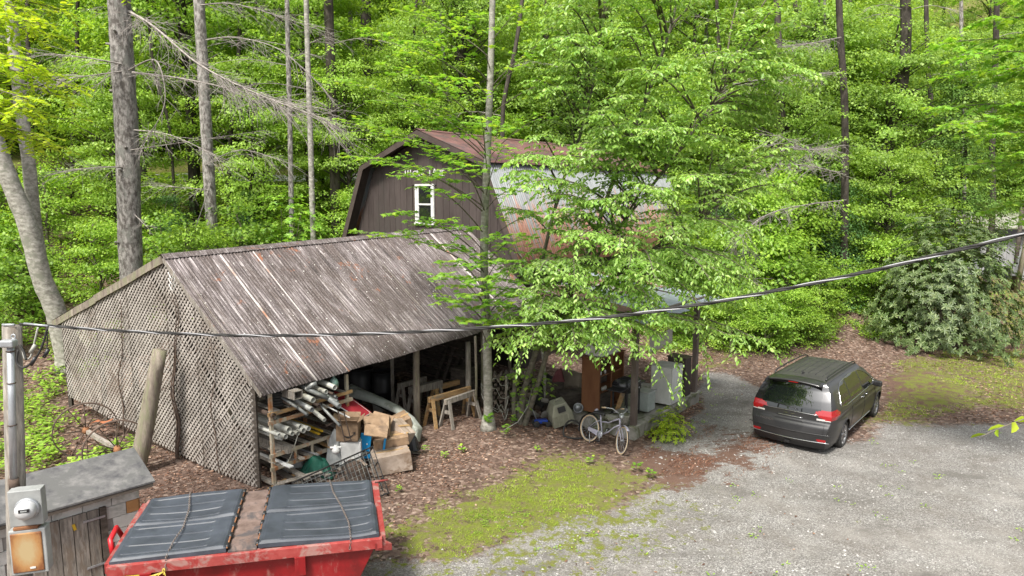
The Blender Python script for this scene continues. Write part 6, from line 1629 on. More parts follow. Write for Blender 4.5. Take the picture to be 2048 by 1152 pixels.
# spoiler, wiper, bars, lettering, badge
def rp(x, z, off=.006):
    e = abs(interp(z, VZ, VX)) * taper(0); f = x / e; return Vector((x, rear_y(z) - .09 * (1 - f * f) * (1 if z > .8 else .8) - off, z))
m = MB(); m.grid(lambda i, j: Vector((-.62 + 1.24 * i, .56 - .34 * j - .05 * (1 - (2 * i - 1) ** 2), 1.735 - .06 * (2 * i - 1) ** 2 - .035 * j)), 20, 5); vbuild(m, 'spoiler', M_van, solid=.03)
m = MB(); m.box((0, .17, 1.675), (.22, .012, .014)); vbuild(m, 'brake_light', M_lamp)
m = MB(); m.tube([rp(-.64 + 1.28 * k / 16, 1.015 - .018 * abs(k / 8 - 1), .01) for k in range(17)], .010, 6); vbuild(m, 'tailgate_bar', M_chrome)
m = MB(); m.tube([rp(-.30 + .6 * k / 10, .885, .012) for k in range(11)], .013, 6); vbuild(m, 'handle_bar', M_chrome)
m = MB(); m.tube([rp(-.92 + 1.84 * k / 20, .375 + .02 * (2 * k / 20 - 1) ** 2, .012) for k in range(21)], .012, 6); vbuild(m, 'bumper_strip', M_chrome)
m = MB(); m.tube([rp(-.95 + 1.9 * k / 24, .56 + .02 * (2 * k / 24 - 1) ** 2, .004) for k in range(25)], .012, 5); vbuild(m, 'bumper_edge', M_van)
m = MB(); m.tube([rp(.18, 1.07, .02), rp(.0, 1.10, .03), rp(-.42, 1.13, .015)], .009, 5); vbuild(m, 'wiper', M_vtrim)
m = MB(); m.box((0, .0, .27), (.12, .1, .06)); vbuild(m, 'tow_hitch', M_vtrim)
for s in (-1, 1):
    m = MB(); m.tube([rp(s * .78, z, .002) for z in np.linspace(.58, .92, 8)], .005, 4); vbuild(m, 'tailgate_seam', M_vtrim)
m = MB()
for s in (-1, 1):
    for k in range(3): m.add([rp(s * .02, .95 - .008 * k, .012), rp(s * (.14 - .03 * k), .962 - .010 * k, .012), rp(s * (.13 - .03 * k), .955 - .010 * k, .012)], [(0, 1, 2)])
vbuild(m, 'wing_badge', M_chrome, solid=.004)
tp = rp(-.52, .70, .004); nx_ = (rp(-.42, .70, .004) - rp(-.62, .70, .004)).normalized()
o = put_text('PACIFICA', .075, .002, M_chrome, 'model_lettering', WORLD_M[van.name] @ tp, WORLD_M[van.name].to_3x3() @ nx_, UP, van)
# seats seen dimly: dark cabin block so that the glass has depth
m = MB(); m.box((0, 2.1, 1.22), (1.3, 2.4, .45)); vbuild(m, 'cabin_interior', M_vtrim)
# ================================================================== VEGETATION
rg = np.random.default_rng(5)
def _tpl(vs, fs): return (np.array(vs, float), fs)
TPL = {
    'ovate': _tpl([(0, 0, 0), (.38, .25, .07), (.78, .15, .03), (1, 0, -.10), (.78, -.15, .03), (.38, -.25, .07)], [(0, 3, 2, 1), (0, 5, 4, 3)]),
    'oblong': _tpl([(0, 0, 0), (.35, .16, .05), (.75, .15, .02), (1, 0, -.14), (.75, -.15, .02), (.35, -.16, .05)], [(0, 3, 2, 1), (0, 5, 4, 3)]),
    'oval': _tpl([(0, 0, 0), (.3, .22, 0), (.8, .2, -.02), (1, 0, -.05), (.8, -.2, -.02), (.3, -.22, 0)], [(0, 1, 2, 3), (0, 3, 4, 5)]),
    'far': _tpl([(0, 0, 0), (.5, .36, .06), (1, 0, -.12), (.5, -.36, .06)], [(0, 1, 2, 3)]),
    'blade': _tpl([(0, .05, 0), (0, -.05, 0), (.55, -.03, .06), (.55, .03, .06), (1, 0, -.05)], [(0, 1, 2, 3), (3, 2, 4)]),
    'maple': _tpl([(0, 0, 0), (.02, -.30, -.04), (.20, -.24, .0), (.30, -.52, -.07), (.48, -.22, .02), (.72, -.30, -.03), (.66, -.10, .02), (1.0, 0, -.10),
                   (.66, .10, .02), (.72, .30, -.03), (.48, .22, .02), (.30, .52, -.07), (.20, .24, .0), (.02, .30, -.04), (.35, 0, .04)],
                  [(14, 0, 1, 2), (14, 2, 3, 4), (14, 4, 5, 6), (14, 6, 7, 8), (14, 8, 9, 10), (14, 10, 11, 12), (14, 12, 13, 0)]),
}
def norm(a): return a / np.maximum(np.linalg.norm(a, axis=-1, keepdims=True), 1e-9)
class Leaves:
    def __init__(s): s.P = []; s.D = []; s.N = []; s.S = []
    def add(s, P, D_, N, S):
        s.P.append(np.atleast_2d(P)); s.D.append(np.atleast_2d(D_)); s.N.append(np.atleast_2d(N)); s.S.append(np.atleast_1d(S))
    def count(s): return sum(len(a) for a in s.P)
    def build(s, name, tpl, mat, parent=None, kind=None, origin=(0, 0, 0)):
        P = np.concatenate(s.P) - np.array(origin); X = norm(np.concatenate(s.D)); N = np.concatenate(s.N); S = np.concatenate(s.S)
        Z = norm(N - X * (N * X).sum(-1, keepdims=True)); Y = np.cross(Z, X)
        T, F = TPL[tpl]; n = len(P); k = len(T)
        V = P[:, None, :] + S[:, None, None] * (T[None, :, 0, None] * X[:, None, :] + T[None, :, 1, None] * Y[:, None, :] + T[None, :, 2, None] * Z[:, None, :])
        me = bpy.data.meshes.new(name)
        me.vertices.add(n * k); me.vertices.foreach_set('co', V.astype(np.float32).ravel())
        fl = np.concatenate([np.array(f) for f in F]); ln = np.array([len(f) for f in F]); st = np.concatenate([[0], np.cumsum(ln)[:-1]])
        loops = (np.arange(n)[:, None] * k + fl[None, :]).ravel()
        starts = (np.arange(n)[:, None] * len(fl) + st[None, :]).ravel()
        me.loops.add(len(loops)); me.loops.foreach_set('vertex_index', loops.astype(np.int32))
        me.polygons.add(len(starts)); me.polygons.foreach_set('loop_start', starts.astype(np.int32))
        me.update()
        r = np.repeat(rg.random(n), len(F)).astype(np.float32)
        at = me.attributes.new('rnd', 'FLOAT', 'FACE'); at.data.foreach_set('value', r)
        me.materials.append(mat)
        o = bpy.data.objects.new(name, me); COL.objects.link(o); WORLD_M[o.name] = Matrix.Identity(4)
        if parent is not None: o.parent = parent; WORLD_M[o.name] = WORLD_M[parent.name].copy()
        if kind: o['kind'] = kind
        return o

def bez(p0, p1, p2, n):
    t = np.linspace(0, 1, n)[:, None]
    return (1 - t) ** 2 * p0 + 2 * t * (1 - t) * p1 + t * t * p2
def wander(p0, d, L, n, droop, wob):
    pts = [np.array(p0, float)]; d = norm(np.array(d, float)); st = L / n
    for i in range(n):
        d = norm(d + np.array([0, 0, -droop * st]) + rg.normal(0, wob, 3) * st)
        pts.append(pts[-1] + d * st)
    return np.array(pts)
def wood(mb, pts, r0, r1, n=5):
    m = len(pts); mb.tube([tuple(p) for p in pts], [r0 + (r1 - r0) * i / (m - 1) for i in range(m)], n, cap=False)

def leafy(lv, pts, size, spacing, hang=.3, flat=.35, spread=1.0, t0=.0):
    """alternate leaves along the polyline pts"""
    seg = np.linalg.norm(np.diff(pts, axis=0), axis=1); L = seg.sum(); n = max(2, int(L * (1 - t0) / spacing))
    t = (t0 + (1 - t0) * (np.arange(n) + rg.random(n) * .5) / n) * L; cs = np.concatenate([[0], np.cumsum(seg)])
    i = np.clip(np.searchsorted(cs, t) - 1, 0, len(seg) - 1); f = ((t - cs[i]) / seg[i])[:, None]
    P = pts[i] * (1 - f) + pts[i + 1] * f; T = norm(pts[i + 1] - pts[i])
    side = norm(np.cross(T, [0, 0, 1.0]) + 1e-6) * np.where(np.arange(n) % 2 == 0, 1, -1)[:, None]
    Dv = norm(T * .7 + side * spread + np.array([0, 0, -hang]) + rg.normal(0, .22, (n, 3)))
    N = norm(np.array([0, 0, 1.0]) + rg.normal(0, flat, (n, 3)))
    lv.add(P, Dv, N, size * rg.uniform(.5, 1.25, n))

def spray(lv, mb, limb, size, spacing, twig_len, twig_gap, droop, hang, flat, sub=True, t0=.25, r=.008, every_wood=1):
    """side twigs (and their own side twigs) along one limb, all carrying leaves"""
    seg = np.linalg.norm(np.diff(limb, axis=0), axis=1); L = seg.sum(); cs = np.concatenate([[0], np.cumsum(seg)])
    s = t0 * L; k = 0
    while s < L:
        i = min(int(np.searchsorted(cs, s)) - 1, len(seg) - 1); i = max(i, 0); f = (s - cs[i]) / seg[i]
        p = limb[i] * (1 - f) + limb[i + 1] * f; T = norm(limb[i + 1] - limb[i])
        side = norm(np.cross(T, [0, 0, 1.0]) + 1e-6) * (1 if k % 2 else -1)
        q = s / L; ln = twig_len * (.45 + .75 * math.sin(math.pi * min(1, .25 + q * .75))) * rg.uniform(.7, 1.2)
        tw = wander(p, T * .75 + side * .9 + rg.normal(0, .15, 3) + [0, 0, .1], ln, 5, droop, .5)
        if k % every_wood == 0: wood(mb, tw, r, r * .35, 3)
        leafy(lv, tw, size, spacing, hang, flat, t0=.1)
        if sub:
            for jj in range(1, 5):
                if rg.random() < .85:
                    T2 = norm(tw[jj + 1 if jj < 5 else jj] - tw[jj - 1]) if jj < 5 else T
                    s2 = norm(np.cross(T2, [0, 0, 1.0]) + 1e-6) * (1 if jj % 2 else -1)
                    t2 = wander(tw[jj], T2 * .8 + s2 * .8, ln * rg.uniform(.28, .5), 3, droop * 1.2, .5)
                    leafy(lv, t2, size, spacing, hang, flat)
        s += twig_gap * rg.uniform(.7, 1.3); k += 1
    leafy(lv, limb[-max(3, len(limb) // 4):], size, spacing, hang, flat)

def V3(v): return np.array([v[0], v[1], v[2]], float)
def poly_at(path, z):
    for a, c in zip(path[:-1], path[1:]):
        if a[2] <= z <= c[2]:
            f = (z - a[2]) / max(1e-6, c[2] - a[2]); return a * (1 - f) + c * f
    return path[-1] if z > path[-1][2] else path[0]
def smooth_path(P, n=5):
    P = [V3(p) for p in P]; out = []
    for i in range(len(P) - 1):
        p0 = P[max(i - 1, 0)]; p1 = P[i]; p2 = P[i + 1]; p3 = P[min(i + 2, len(P) - 1)]
        for k in range(n):
            t = k / n
            out.append(.5 * ((2 * p1) + (-p0 + p2) * t + (2 * p0 - 5 * p1 + 4 * p2 - p3) * t * t + (-p0 + 3 * p1 - 3 * p2 + p3) * t ** 3))
    out.append(P[-1]); return np.array(out)

M_bark_mid = weathered('bark_mid', (.09, .08, .06), (.22, .20, .16), (.16, .16, .11), 7, (1, 1, 1.2), .9, bmp=.3, bdist=.01)
# ---------------------------------------------------------------- the arching tree in front of the porch
hb = Vector((.22, 17.35, h1(.22, 17.35)))
hero = empty('arching_elm_tree', hb, 0, 'many-stemmed tree with arching sprays of pale green leaves over the porch roof', 'tree')
hl = Leaves(); hw = MB(); ht = MB()
st1 = smooth_path([hb, D(1052, 770, 17.2), D(1078, 690, 17.0), D(1130, 590, 16.9), D(1180, 500, 16.7), D(1212, 400, 16.5), D(1256, 290, 16.2), D(1310, 150, 16.0), D(1350, 20, 15.9), D(1380, -150, 15.8)])
st2 = smooth_path([hb + Vector((.12, -.1, 0)), D(1075, 770, 17.0), D(1110, 660, 16.7), D(1160, 560, 16.4), D(1250, 440, 15.8), D(1360, 300, 15.5), D(1450, 170, 15.2)])
st3 = smooth_path([hb + Vector((-.15, .05, 0)), D(1030, 770, 17.4), D(1055, 660, 17.4), D(1085, 520, 17.2), D(1120, 380, 16.9), D(1170, 240, 16.6), D(1200, 80, 16.4), D(1225, -100, 16.2)])
st4 = smooth_path([hb + Vector((.02, .14, 0)), D(1046, 780, 17.4), D(1090, 680, 17.4), D(1190, 580, 16.6), D(1300, 500, 15.9), D(1400, 440, 15.4)])
for p, r0, r1 in ((st1, .085, .022), (st2, .075, .016), (st3, .07, .016), (st4, .06, .012)): wood(ht, p, r0, r1, 8)
TG = [(1180, -60, 15.5), (1340, -80, 15.5), (1500, -50, 15.5), (1590, 40, 15.3), (1430, 20, 14.5), (1120, 40, 15), (1240, 0, 14.2), (1080, -20, 15.6),
      (1420, -120, 15), (1590, 190, 15.2), (1610, 300, 15.5), (1510, 130, 14.2), (1350, 130, 13.8), (1070, 160, 15.5), (1080, 270, 15.2), (1190, 220, 14.2), (1440, 210, 13.8),
      (1590, 390, 15.4), (1540, 320, 14.5), (1300, 260, 13.4), (1020, 420, 16), (1100, 390, 14.8), (1530, 470, 15), (1470, 400, 13.8), (1390, 350, 13.2), (1210, 400, 13.7),
      (1240, 500, 13.3), (1350, 470, 13.1), (1545, 590, 14.5), (1490, 540, 14), (1010, 540, 15.2), (1080, 540, 14), (1000, 640, 14.8), (1080, 630, 13.8), (1180, 630, 13.4),
      (1250, 660, 13.6), (1320, 630, 13.6), (1400, 610, 13.8), (1460, 670, 14), (1535, 690, 14.5), (1000, 690, 14.9), (1060, 690, 14.0), (1150, 690, 13.7), (1420, 560, 13.4), (1310, 560, 13.2),
      (1260, 140, 13.6), (1400, 90, 14.0), (1310, 380, 13.0), (1150, 320, 13.9), (1480, 480, 13.6), (1160, 480, 13.4), (1290, 700, 13.8), (1345, 690, 14.0), (1215, 690, 13.8)]
stems = [st1, st2, st3, st4]
CROWN = [(1150, -60), (1560, -60), (1640, 120), (1640, 330), (1560, 460), (1560, 640), (1440, 690), (1200, 650), (1010, 650), (990, 560), (1060, 440), (1020, 380), (1050, 250), (1040, 120)]
def in_crown(px, py):
    r = False
    for i in range(len(CROWN)):
        (xa, ya), (xb, yb) = CROWN[i], CROWN[(i + 1) % len(CROWN)]
        if (ya > py) != (yb > py) and px < (xb - xa) * (py - ya) / (yb - ya + 1e-9) + xa: r = not r
    return r
while len(TG) < 178:
    px, py = rg.uniform(990, 1640), rg.uniform(-80, 690)
    if in_crown(px, py): TG.append((px, py, rg.uniform(13.6, 16.4)))
for (px, py, dp) in TG:
    E_ = V3(D(px, py, dp))
    best = None
    for s_ in stems:
        for q_ in s_[6:]:
            if q_[2] > E_[2] + .2 or q_[2] < 1.8: continue
            c = np.linalg.norm((q_ - E_)[:2]) + abs(q_[2] - (E_[2] - .7)) * .5
            if best is None or c < best[0]: best = (c, q_)
    S_ = best[1] if best is not None else st1[10]
    L = np.linalg.norm(E_ - S_)
    C_ = (S_ + E_) / 2 + np.array([0, 0, .30 * L]) + rg.normal(0, .15, 3)
    limb = bez(S_, C_, E_, 9)
    wood(hw, limb, .018 + .004 * L, .006, 5)
    spray(hl, hw, limb, .115, .056, .68, .155, .9, .55, .4, True, .30, .005, 1)
    # last hanging tips
    tip = wander(E_, (E_ - C_) + rg.normal(0, .2, 3), .5, 4, 1.8, .3); leafy(hl, tip, .105, .05, .6, .4)
# hanging strands over the porch corner
for (px, py, dp, ln) in ((1290, 690, 14.2, 1.3), (1395, 640, 14.6, 1.5), (1340, 700, 14.3, 1.2), (1245, 640, 14.2, .9), (1150, 640, 14.3, 1.1), (1190, 650, 14.0, 1.0), (1100, 640, 14.3, 1.2), (1020, 650, 14.8, 1.1), (1450, 640, 14.5, 1.0)):
    p = V3(D(px, py, dp)); tw = wander(p, [rg.uniform(.1, .5), -.2, -.5], ln, 7, .8, .35)
    wood(hw, tw, .006, .002, 3); leafy(hl, tw, .115, .05, .5, .4)
    for j in (2, 3, 4, 5):
        leafy(hl, wander(tw[j], [rg.normal(0, .6), rg.normal(0, .3), -.5], .35, 3, 1.0, .3), .11, .05, .5, .4)
ht.build('trunk', M_bark_mid, hero); hw.build('branches', M_branch, hero)
hl.build('crown', 'ovate', M_hero, hero, origin=hb)

# ---------------------------------------------------------------- the slim maple standing in front of the shed end
mbs = Vector((-.61, 16.95, h1(-.61, 16.95)))
maple = empty('slim_maple_tree', mbs, 0, 'slim pale-barked maple standing straight in front of the shed end', 'tree')
ml = Leaves(); mw = MB(); mt_ = MB()
mp = smooth_path([mbs - Vector((0, 0, .1)), D(976, 780, 16.95), D(973, 640, 16.9), D(968, 500, 16.9), D(975, 300, 16.85), D(981, 150, 16.8), D(985, 0, 16.8), D(990, -160, 16.8)])
wood(mt_, mp, .125, .06, 12); mt_.tube([tuple(mbs + Vector((0, 0, -.1))), tuple(mbs + Vector((0, 0, .12))), tuple(mbs + Vector((0, 0, .35)))], [.24, .19, .15], 12)
MT = [(720, 60, 15, .13), (770, 130, 14.6, .13), (860, 80, 15.5, .13), (890, 150, 14.3, .13), (690, 310, 15.2, .14), (750, 320, 14.6, .14), (800, 345, 14.2, .14), (870, 300, 15, .13), (905, 320, 14, .14),
      (1100, 230, 15.4, .12), (1070, 110, 15.6, .12), (1010, 290, 14.7, .12), (930, 30, 15, .13), (1060, 10, 16, .12), (680, 240, 16, .12), (700, 465, 14.6, .14), (780, 425, 14.5, .13), (860, 440, 14.6, .13),
      (870, 550, 14.3, .14), (900, 520, 14.6, .14), (1010, 520, 15, .14), (1060, 470, 15.2, .14), (950, 590, 14.0, .14), (1020, 650, 14.6, .14), (1080, 560, 15, .14), (1000, 470, 15.5, .13), (880, 490, 15, .13), (1030, 380, 15.5, .13), (1100, 420, 15.6, .13), (830, 190, 14.6, .13), (1140, 60, 15.6, .13), (960, 230, 14.2, .13), (740, 260, 14.8, .13), (930, 500, 15.3, .13), (890, 600, 14.6, .14), (1000, 610, 14.9, .14), (960, 560, 14.2, .14), (1050, 590, 15, .14), (940, 640, 14.6, .13), (650, 160, 16, .13), (800, 20, 16, .13), (1120, 160, 16, .13), (760, 200, 15, .13), (840, 230, 15.4, .13)]
for (px, py, dp, sz) in MT:
    E_ = V3(D(px, py, dp)); L0 = np.linalg.norm(E_[:2] - np.array([-.61, 16.9])); S_ = poly_at(mp, E_[2] - .35 * L0 - .1 + rg.normal(0, .1)) 
    if S_[2] < 2.2: S_ = poly_at(mp, 2.2)
    L = np.linalg.norm(E_ - S_); C_ = (S_ + E_) / 2 + np.array([0, 0, .16 * L])
    limb = bez(S_, C_, E_, 8); wood(mw, limb, .008 + .0028 * L, .003, 5)
    spray(ml, mw, limb, sz * 1.1, .10, .62, .20, .35, .12, .24, True, .38, .004)
ml2 = Leaves()
for k in range(10):     # sprouts near the foot
    a = rg.uniform(0, 6.28); ml.add(mbs + Vector((.0, -.12, .25 + .02 * k)), [[math.cos(a) , math.sin(a) - .6, .2]], [[0, -.3, 1]], [.17])
mt_.build('trunk', M_bark_pale, maple); mw.build('branches', M_branch, maple); ml.build('crown', 'maple', M_maple, maple, origin=mbs)

# broad dark maple leaves just behind, low beside the clump
mb3 = Vector((.95, 18.3, h1(.95, 18.3)))
mlow = empty('young_maple_tree', mb3, 0, 'young maple with broad deep green leaves between the shed end and the clump of stems', 'tree')
l3 = Leaves(); w3 = MB(); t3 = MB(); p3_ = smooth_path([mb3, D(1085, 700, 18.2), D(1060, 560, 18), D(1020, 470, 17.8)]); wood(t3, p3_, .05, .02, 6)
for (px, py, dp) in ((1010, 760, 16.2), (1040, 700, 16.2), (1010, 590, 16.4), (1060, 560, 16.2), (1000, 500, 16.8), (1050, 640, 16.2), (1075, 790, 16.6), (960, 520, 17), (1030, 820, 16.5), (1090, 700, 16.2), (920, 560, 16.8), (1100, 610, 16.2), (990, 690, 16.3)):
    E_ = V3(D(px, py, dp)); S_ = poly_at(p3_, max(1.2, E_[2] - .3)); limb = bez(S_, (S_ + E_) / 2 + np.array([0, 0, .25]), E_, 7); wood(w3, limb, .014, .004, 4)
    spray(l3, w3, limb, .15, .10, .5, .2, .5, .3, .3, False, .3, .004)
t3.build('trunk', M_bark_pale, mlow); w3.build('branches', M_branch, mlow); l3.build('crown', 'maple', M_maple_dark, mlow, origin=mb3)

# ---------------------------------------------------------------- maple at the upper edge on the other side
mr = Vector((12.6, 13.0, 0))
mrt = empty('spreading_maple_tree', mr, 0, 'spreading maple reaching in over the gravel with layered bright leaves', 'tree')
l4 = Leaves(); w4 = MB(); t4 = MB(); p4_ = smooth_path([mr, mr + Vector((-.2, .1, 5)), mr + Vector((-.5, .2, 10)), mr + Vector((-.6, .2, 14))]); wood(t4, p4_, .22, .1, 10)
for (px, py, dp) in ((2030, -10, 13), (1960, 40, 13.3), (1900, 150, 13.6), (1850, 220, 14), (1900, 250, 13.2), (1970, 270, 12.6), (2030, 310, 12.4), (1870, 90, 14), (1990, 140, 12.8), (2060, 200, 12.4), (1930, -60, 13.5), (2090, 60, 12.6), (2080, 380, 12.6), (1930, 330, 13.6), (2010, 410, 13.2), (1870, -20, 14.2), (1990, 210, 13.6), (1930, 110, 13.2)):
    E_ = V3(D(px, py, dp)); S_ = poly_at(p4_, E_[2] - .6); L = np.linalg.norm(E_ - S_); limb = bez(S_, (S_ + E_) / 2 + np.array([0, 0, .15 * L]), E_, 8); wood(w4, limb, .035, .006, 5)
    spray(l4, w4, limb, .135, .075, .85, .15, .5, .3, .3, True, .35, .005)
t4.build('trunk', M_bark, mrt); w4.build('branches', M_branch, mrt); l4.build('crown', 'maple', M_maple, mrt, origin=mr)
# one low twig of leaves close by
tb = Vector((3.1, 3.4, 4.9)); lw = empty('hanging_leafy_twig', tb, 0, 'blurred yellow-green leafy twig hanging in from the side above the gravel', 'twig')
l5 = Leaves(); w5 = MB(); tw = wander([3.05, 3.75, 4.78], [-1, -.1, -.12], .42, 6, .8, .2); wood(w5, tw, .004, .002, 4); leafy(l5, tw, .085, .055, .2, .6)
w5.build('stem', M_branch, lw); l5.build('leaves', 'ovate', M_locust, lw, origin=tb)

# ---------------------------------------------------------------- locust foliage at the upper corner
lb = Vector((-9.4, 9.0, 0)); loc = empty('locust_tree', lb, 0, 'locust tree with bright yellow feathery leaves in the upper corner', 'tree')
l6 = Leaves(); w6 = MB(); t6 = MB(); p6 = smooth_path([lb, lb + Vector((.2, 0, 5)), lb + Vector((.6, 0, 9)), lb + Vector((.9, 0, 12))]); wood(t6, p6, .2, .1, 10)
for (px, py, dp) in ((60, 20, 8.2), (20, 90, 7.8), (110, 70, 8.6), (60, 150, 7.6), (120, 190, 8.2), (40, 210, 7.4), (90, 235, 7.8), (10, 150, 8.4), (0, 20, 7.6), (130, 20, 8.8), (30, 260, 7.8), (-30, 200, 7.4), (140, -40, 8.8), (70, -50, 8.2), (250, -30, 9.4), (-20, 80, 7.4), (50, 120, 7.2), (100, 140, 7.6), (130, 240, 7.8), (70, 270, 7.4), (20, 30, 7.4), (90, 50, 7.8), (10, 230, 7.2), (150, 170, 8.0), (60, 200, 7.0), (110, 290, 7.8)):
    E_ = V3(D(px, py, dp)); S_ = poly_at(p6, E_[2] - .4); L = np.linalg.norm(E_ - S_); limb = bez(S_, (S_ + E_) / 2 + np.array([0, 0, .2 * L]), E_, 8); wood(w6, limb, .02, .004, 5)
    seg = len(limb)
    for k in range(46):           # compound leaves: a stalk with paired leaflets
        i = rg.integers(2, seg - 1); p = limb[i] + (limb[i + 1] - limb[i]) * rg.random()
        tw = wander(p, norm(limb[i + 1] - limb[i]) + rg.normal(0, .7, 3) * [1, 1, .4], rg.uniform(.24, .38), 5, 1.2, .2)
        wood(w6, tw, .0025, .001, 3)
        leafy(l6, tw, .075, .019, .15, .3, spread=1.5, t0=.15)
t6.build('trunk', M_bark, loc); w6.build('branches', M_branch, loc); l6.build('crown', 'oval', M_locust, loc, origin=lb)

# ---------------------------------------------------------------- big trunks
def trunk_thing(name, label, path, r0, r1, mat, cat='tree', dead=(), n=14, group=None, twig=M_twig, leaves=None, knots=0, flare=True):
    path = smooth_path(path); base = path[0].copy(); gz = h1(base[0], base[1]); 
    b0 = Vector((base[0], base[1], gz))
    o = empty(name, b0, 0, label, cat, group)
    m = MB(); k = len(path); rad = [r0 + (r1 - r0) * i / (k - 1) for i in range(k)]
    if flare: rad[0] *= 1.35; rad[1] *= 1.12
    rad = [r * (1 + .03 * math.sin(i * 2.3)) for i, r in enumerate(rad)]
    m.tube([tuple(p) for p in path], rad, n)
    for kk in range(knots):
        i = random.randrange(2, k - 1); a = random.uniform(0, 6.28); p = Vector(path[i]); dv = Vector((math.cos(a), math.sin(a), .15))
        m.tube([p + dv * rad[i] * .7, p + dv * (rad[i] + .12)], [.07, .03], 6)
    m.build('trunk', mat, o)
    if dead:
        for (pts, rr, ntw, tl) in dead:
            w = MB(); lp = smooth_path([V3(q) for q in pts], 6); wood(w, lp, rr, rr * .25, 5)
            for q in range(ntw):
                i = rg.integers(1, len(lp) - 1); T = norm(lp[i + 1] - lp[i] if i + 1 < len(lp) else lp[i] - lp[i - 1]); side = norm(np.cross(T, [0, 0, 1.0])) * (1 if q % 2 else -1)
                t = wander(lp[i] + (lp[min(i + 1, len(lp) - 1)] - lp[i]) * rg.random(), T * 1.0 + side * rg.uniform(.2, .9) + [0, 0, rg.uniform(-.5, .25)], tl * rg.uniform(.5, 1.2), 6, .25, .45)
                wood(w, t, .009, .003, 3)
                for jj in (2, 3, 4):
                    t2 = wander(t[jj], norm(t[jj + 1] - t[jj]) + rg.normal(0, .6, 3), tl * rg.uniform(.25, .5), 4, .3, .5); wood(w, t2, .006, .0025, 3)
            w.build('dead_branch', twig, o)
    if leaves is not None: leaves(o, path)
    return o
def under(px, py, y, extra=0.0):
    p = D(px, py, y); return Vector((p.x + extra, y, h1(p.x, y) - .15))
trunk_thing('pine_tree', 'thick grey pine trunk with bare dead boughs, tallest beside the shed ridge',
            [under(268, 560, 23), D(262, 530, 23), D(255, 300, 23), D(245, 120, 23), D(238, 0, 23), D(230, -200, 23)], .38, .32, M_bark, knots=10,
            dead=[([D(262, 25, 22.8), D(310, 55, 21.5), D(400, 130, 20.6), D(520, 190, 20), D(640, 235, 19.5)], .045, 120, 1.6),
                  ([D(265, 145, 22.8), D(350, 155, 21.5), D(450, 175, 20.5), D(610, 215, 20)], .035, 60, 1.3),
                  ([D(258, 140, 22.7), D(310, 120, 21.5), D(330, 180, 21), D(322, 230, 20.8), D(290, 280, 20.6)], .03, 22, 1.0),
                  ([D(250, 142, 22.8), D(190, 150, 22), D(110, 160, 21.5)], .03, 22, 1.3), ([D(252, 130, 22.8), D(170, 115, 22), D(70, 105, 21.6)], .03, 20, 1.3),
                  ([D(255, 335, 22.8), D(190, 335, 22), D(90, 350, 21.6)], .028, 20, 1.2), ([D(268, 260, 22.8), D(340, 270, 21.8), D(430, 310, 21)], .024, 26, 1.1),
                  ([D(270, 430, 22.8), D(300, 460, 22)], .02, 6, .5), ([D(262, 300, 22.6), D(330, 290, 22), D(520, 262, 22)], .018, 14, .9)])
trunk_thing('pine_tree', 'grey pine trunk second in size, standing between the thick pine and the barn',
            [under(432, 560, 27), D(428, 520, 27), D(415, 300, 27), D(405, 120, 27), D(398, 0, 27), D(390, -200, 27)], .23, .19, M_bark, knots=8,
            dead=[([D(412, 80, 26.8), D(470, 75, 26), D(560, 100, 25), D(650, 180, 24.5)], .03, 30, 1.5),
                  ([D(418, 380, 26.8), D(360, 375, 26), D(300, 370, 25.6)], .025, 14, 1.2), ([D(420, 370, 26.8), D(400, 430, 25.5), D(375, 500, 25)], .025, 10, 1.2),
                  ([D(410, 330, 26.8), D(480, 300, 26), D(560, 320, 25.5)], .022, 20, 1.3), ([D(402, 10, 26.8), D(480, 10, 26), D(640, 60, 25)], .03, 36, 1.5)])
trunk_thing('leaning_beech_tree', 'smooth grey leaning trunk at the corner of the shed, curved at its foot',
            [Vector((-14.1, 21.2, h1(-14.1, 21.2) - .1)), D(112, 625, 21), D(85, 560, 20.8), D(55, 450, 20.6), D(15, 350, 20.4), D(-25, 230, 20.2), D(-60, 60, 20.2)], .31, .21, M_bark_pale, n=16)
trunk_thing('forked_beech_tree', 'pale grey straighter stem rising beside the leaning trunk',
            [Vector((-13.9, 21.7, h1(-13.9, 21.7) - .1)), D(98, 585, 21.4), D(72, 470, 21.3), D(58, 330, 21.2), D(40, 200, 21.2), D(20, 0, 21.2), D(10, -150, 21)], .22, .15, M_bark_pale, n=14)
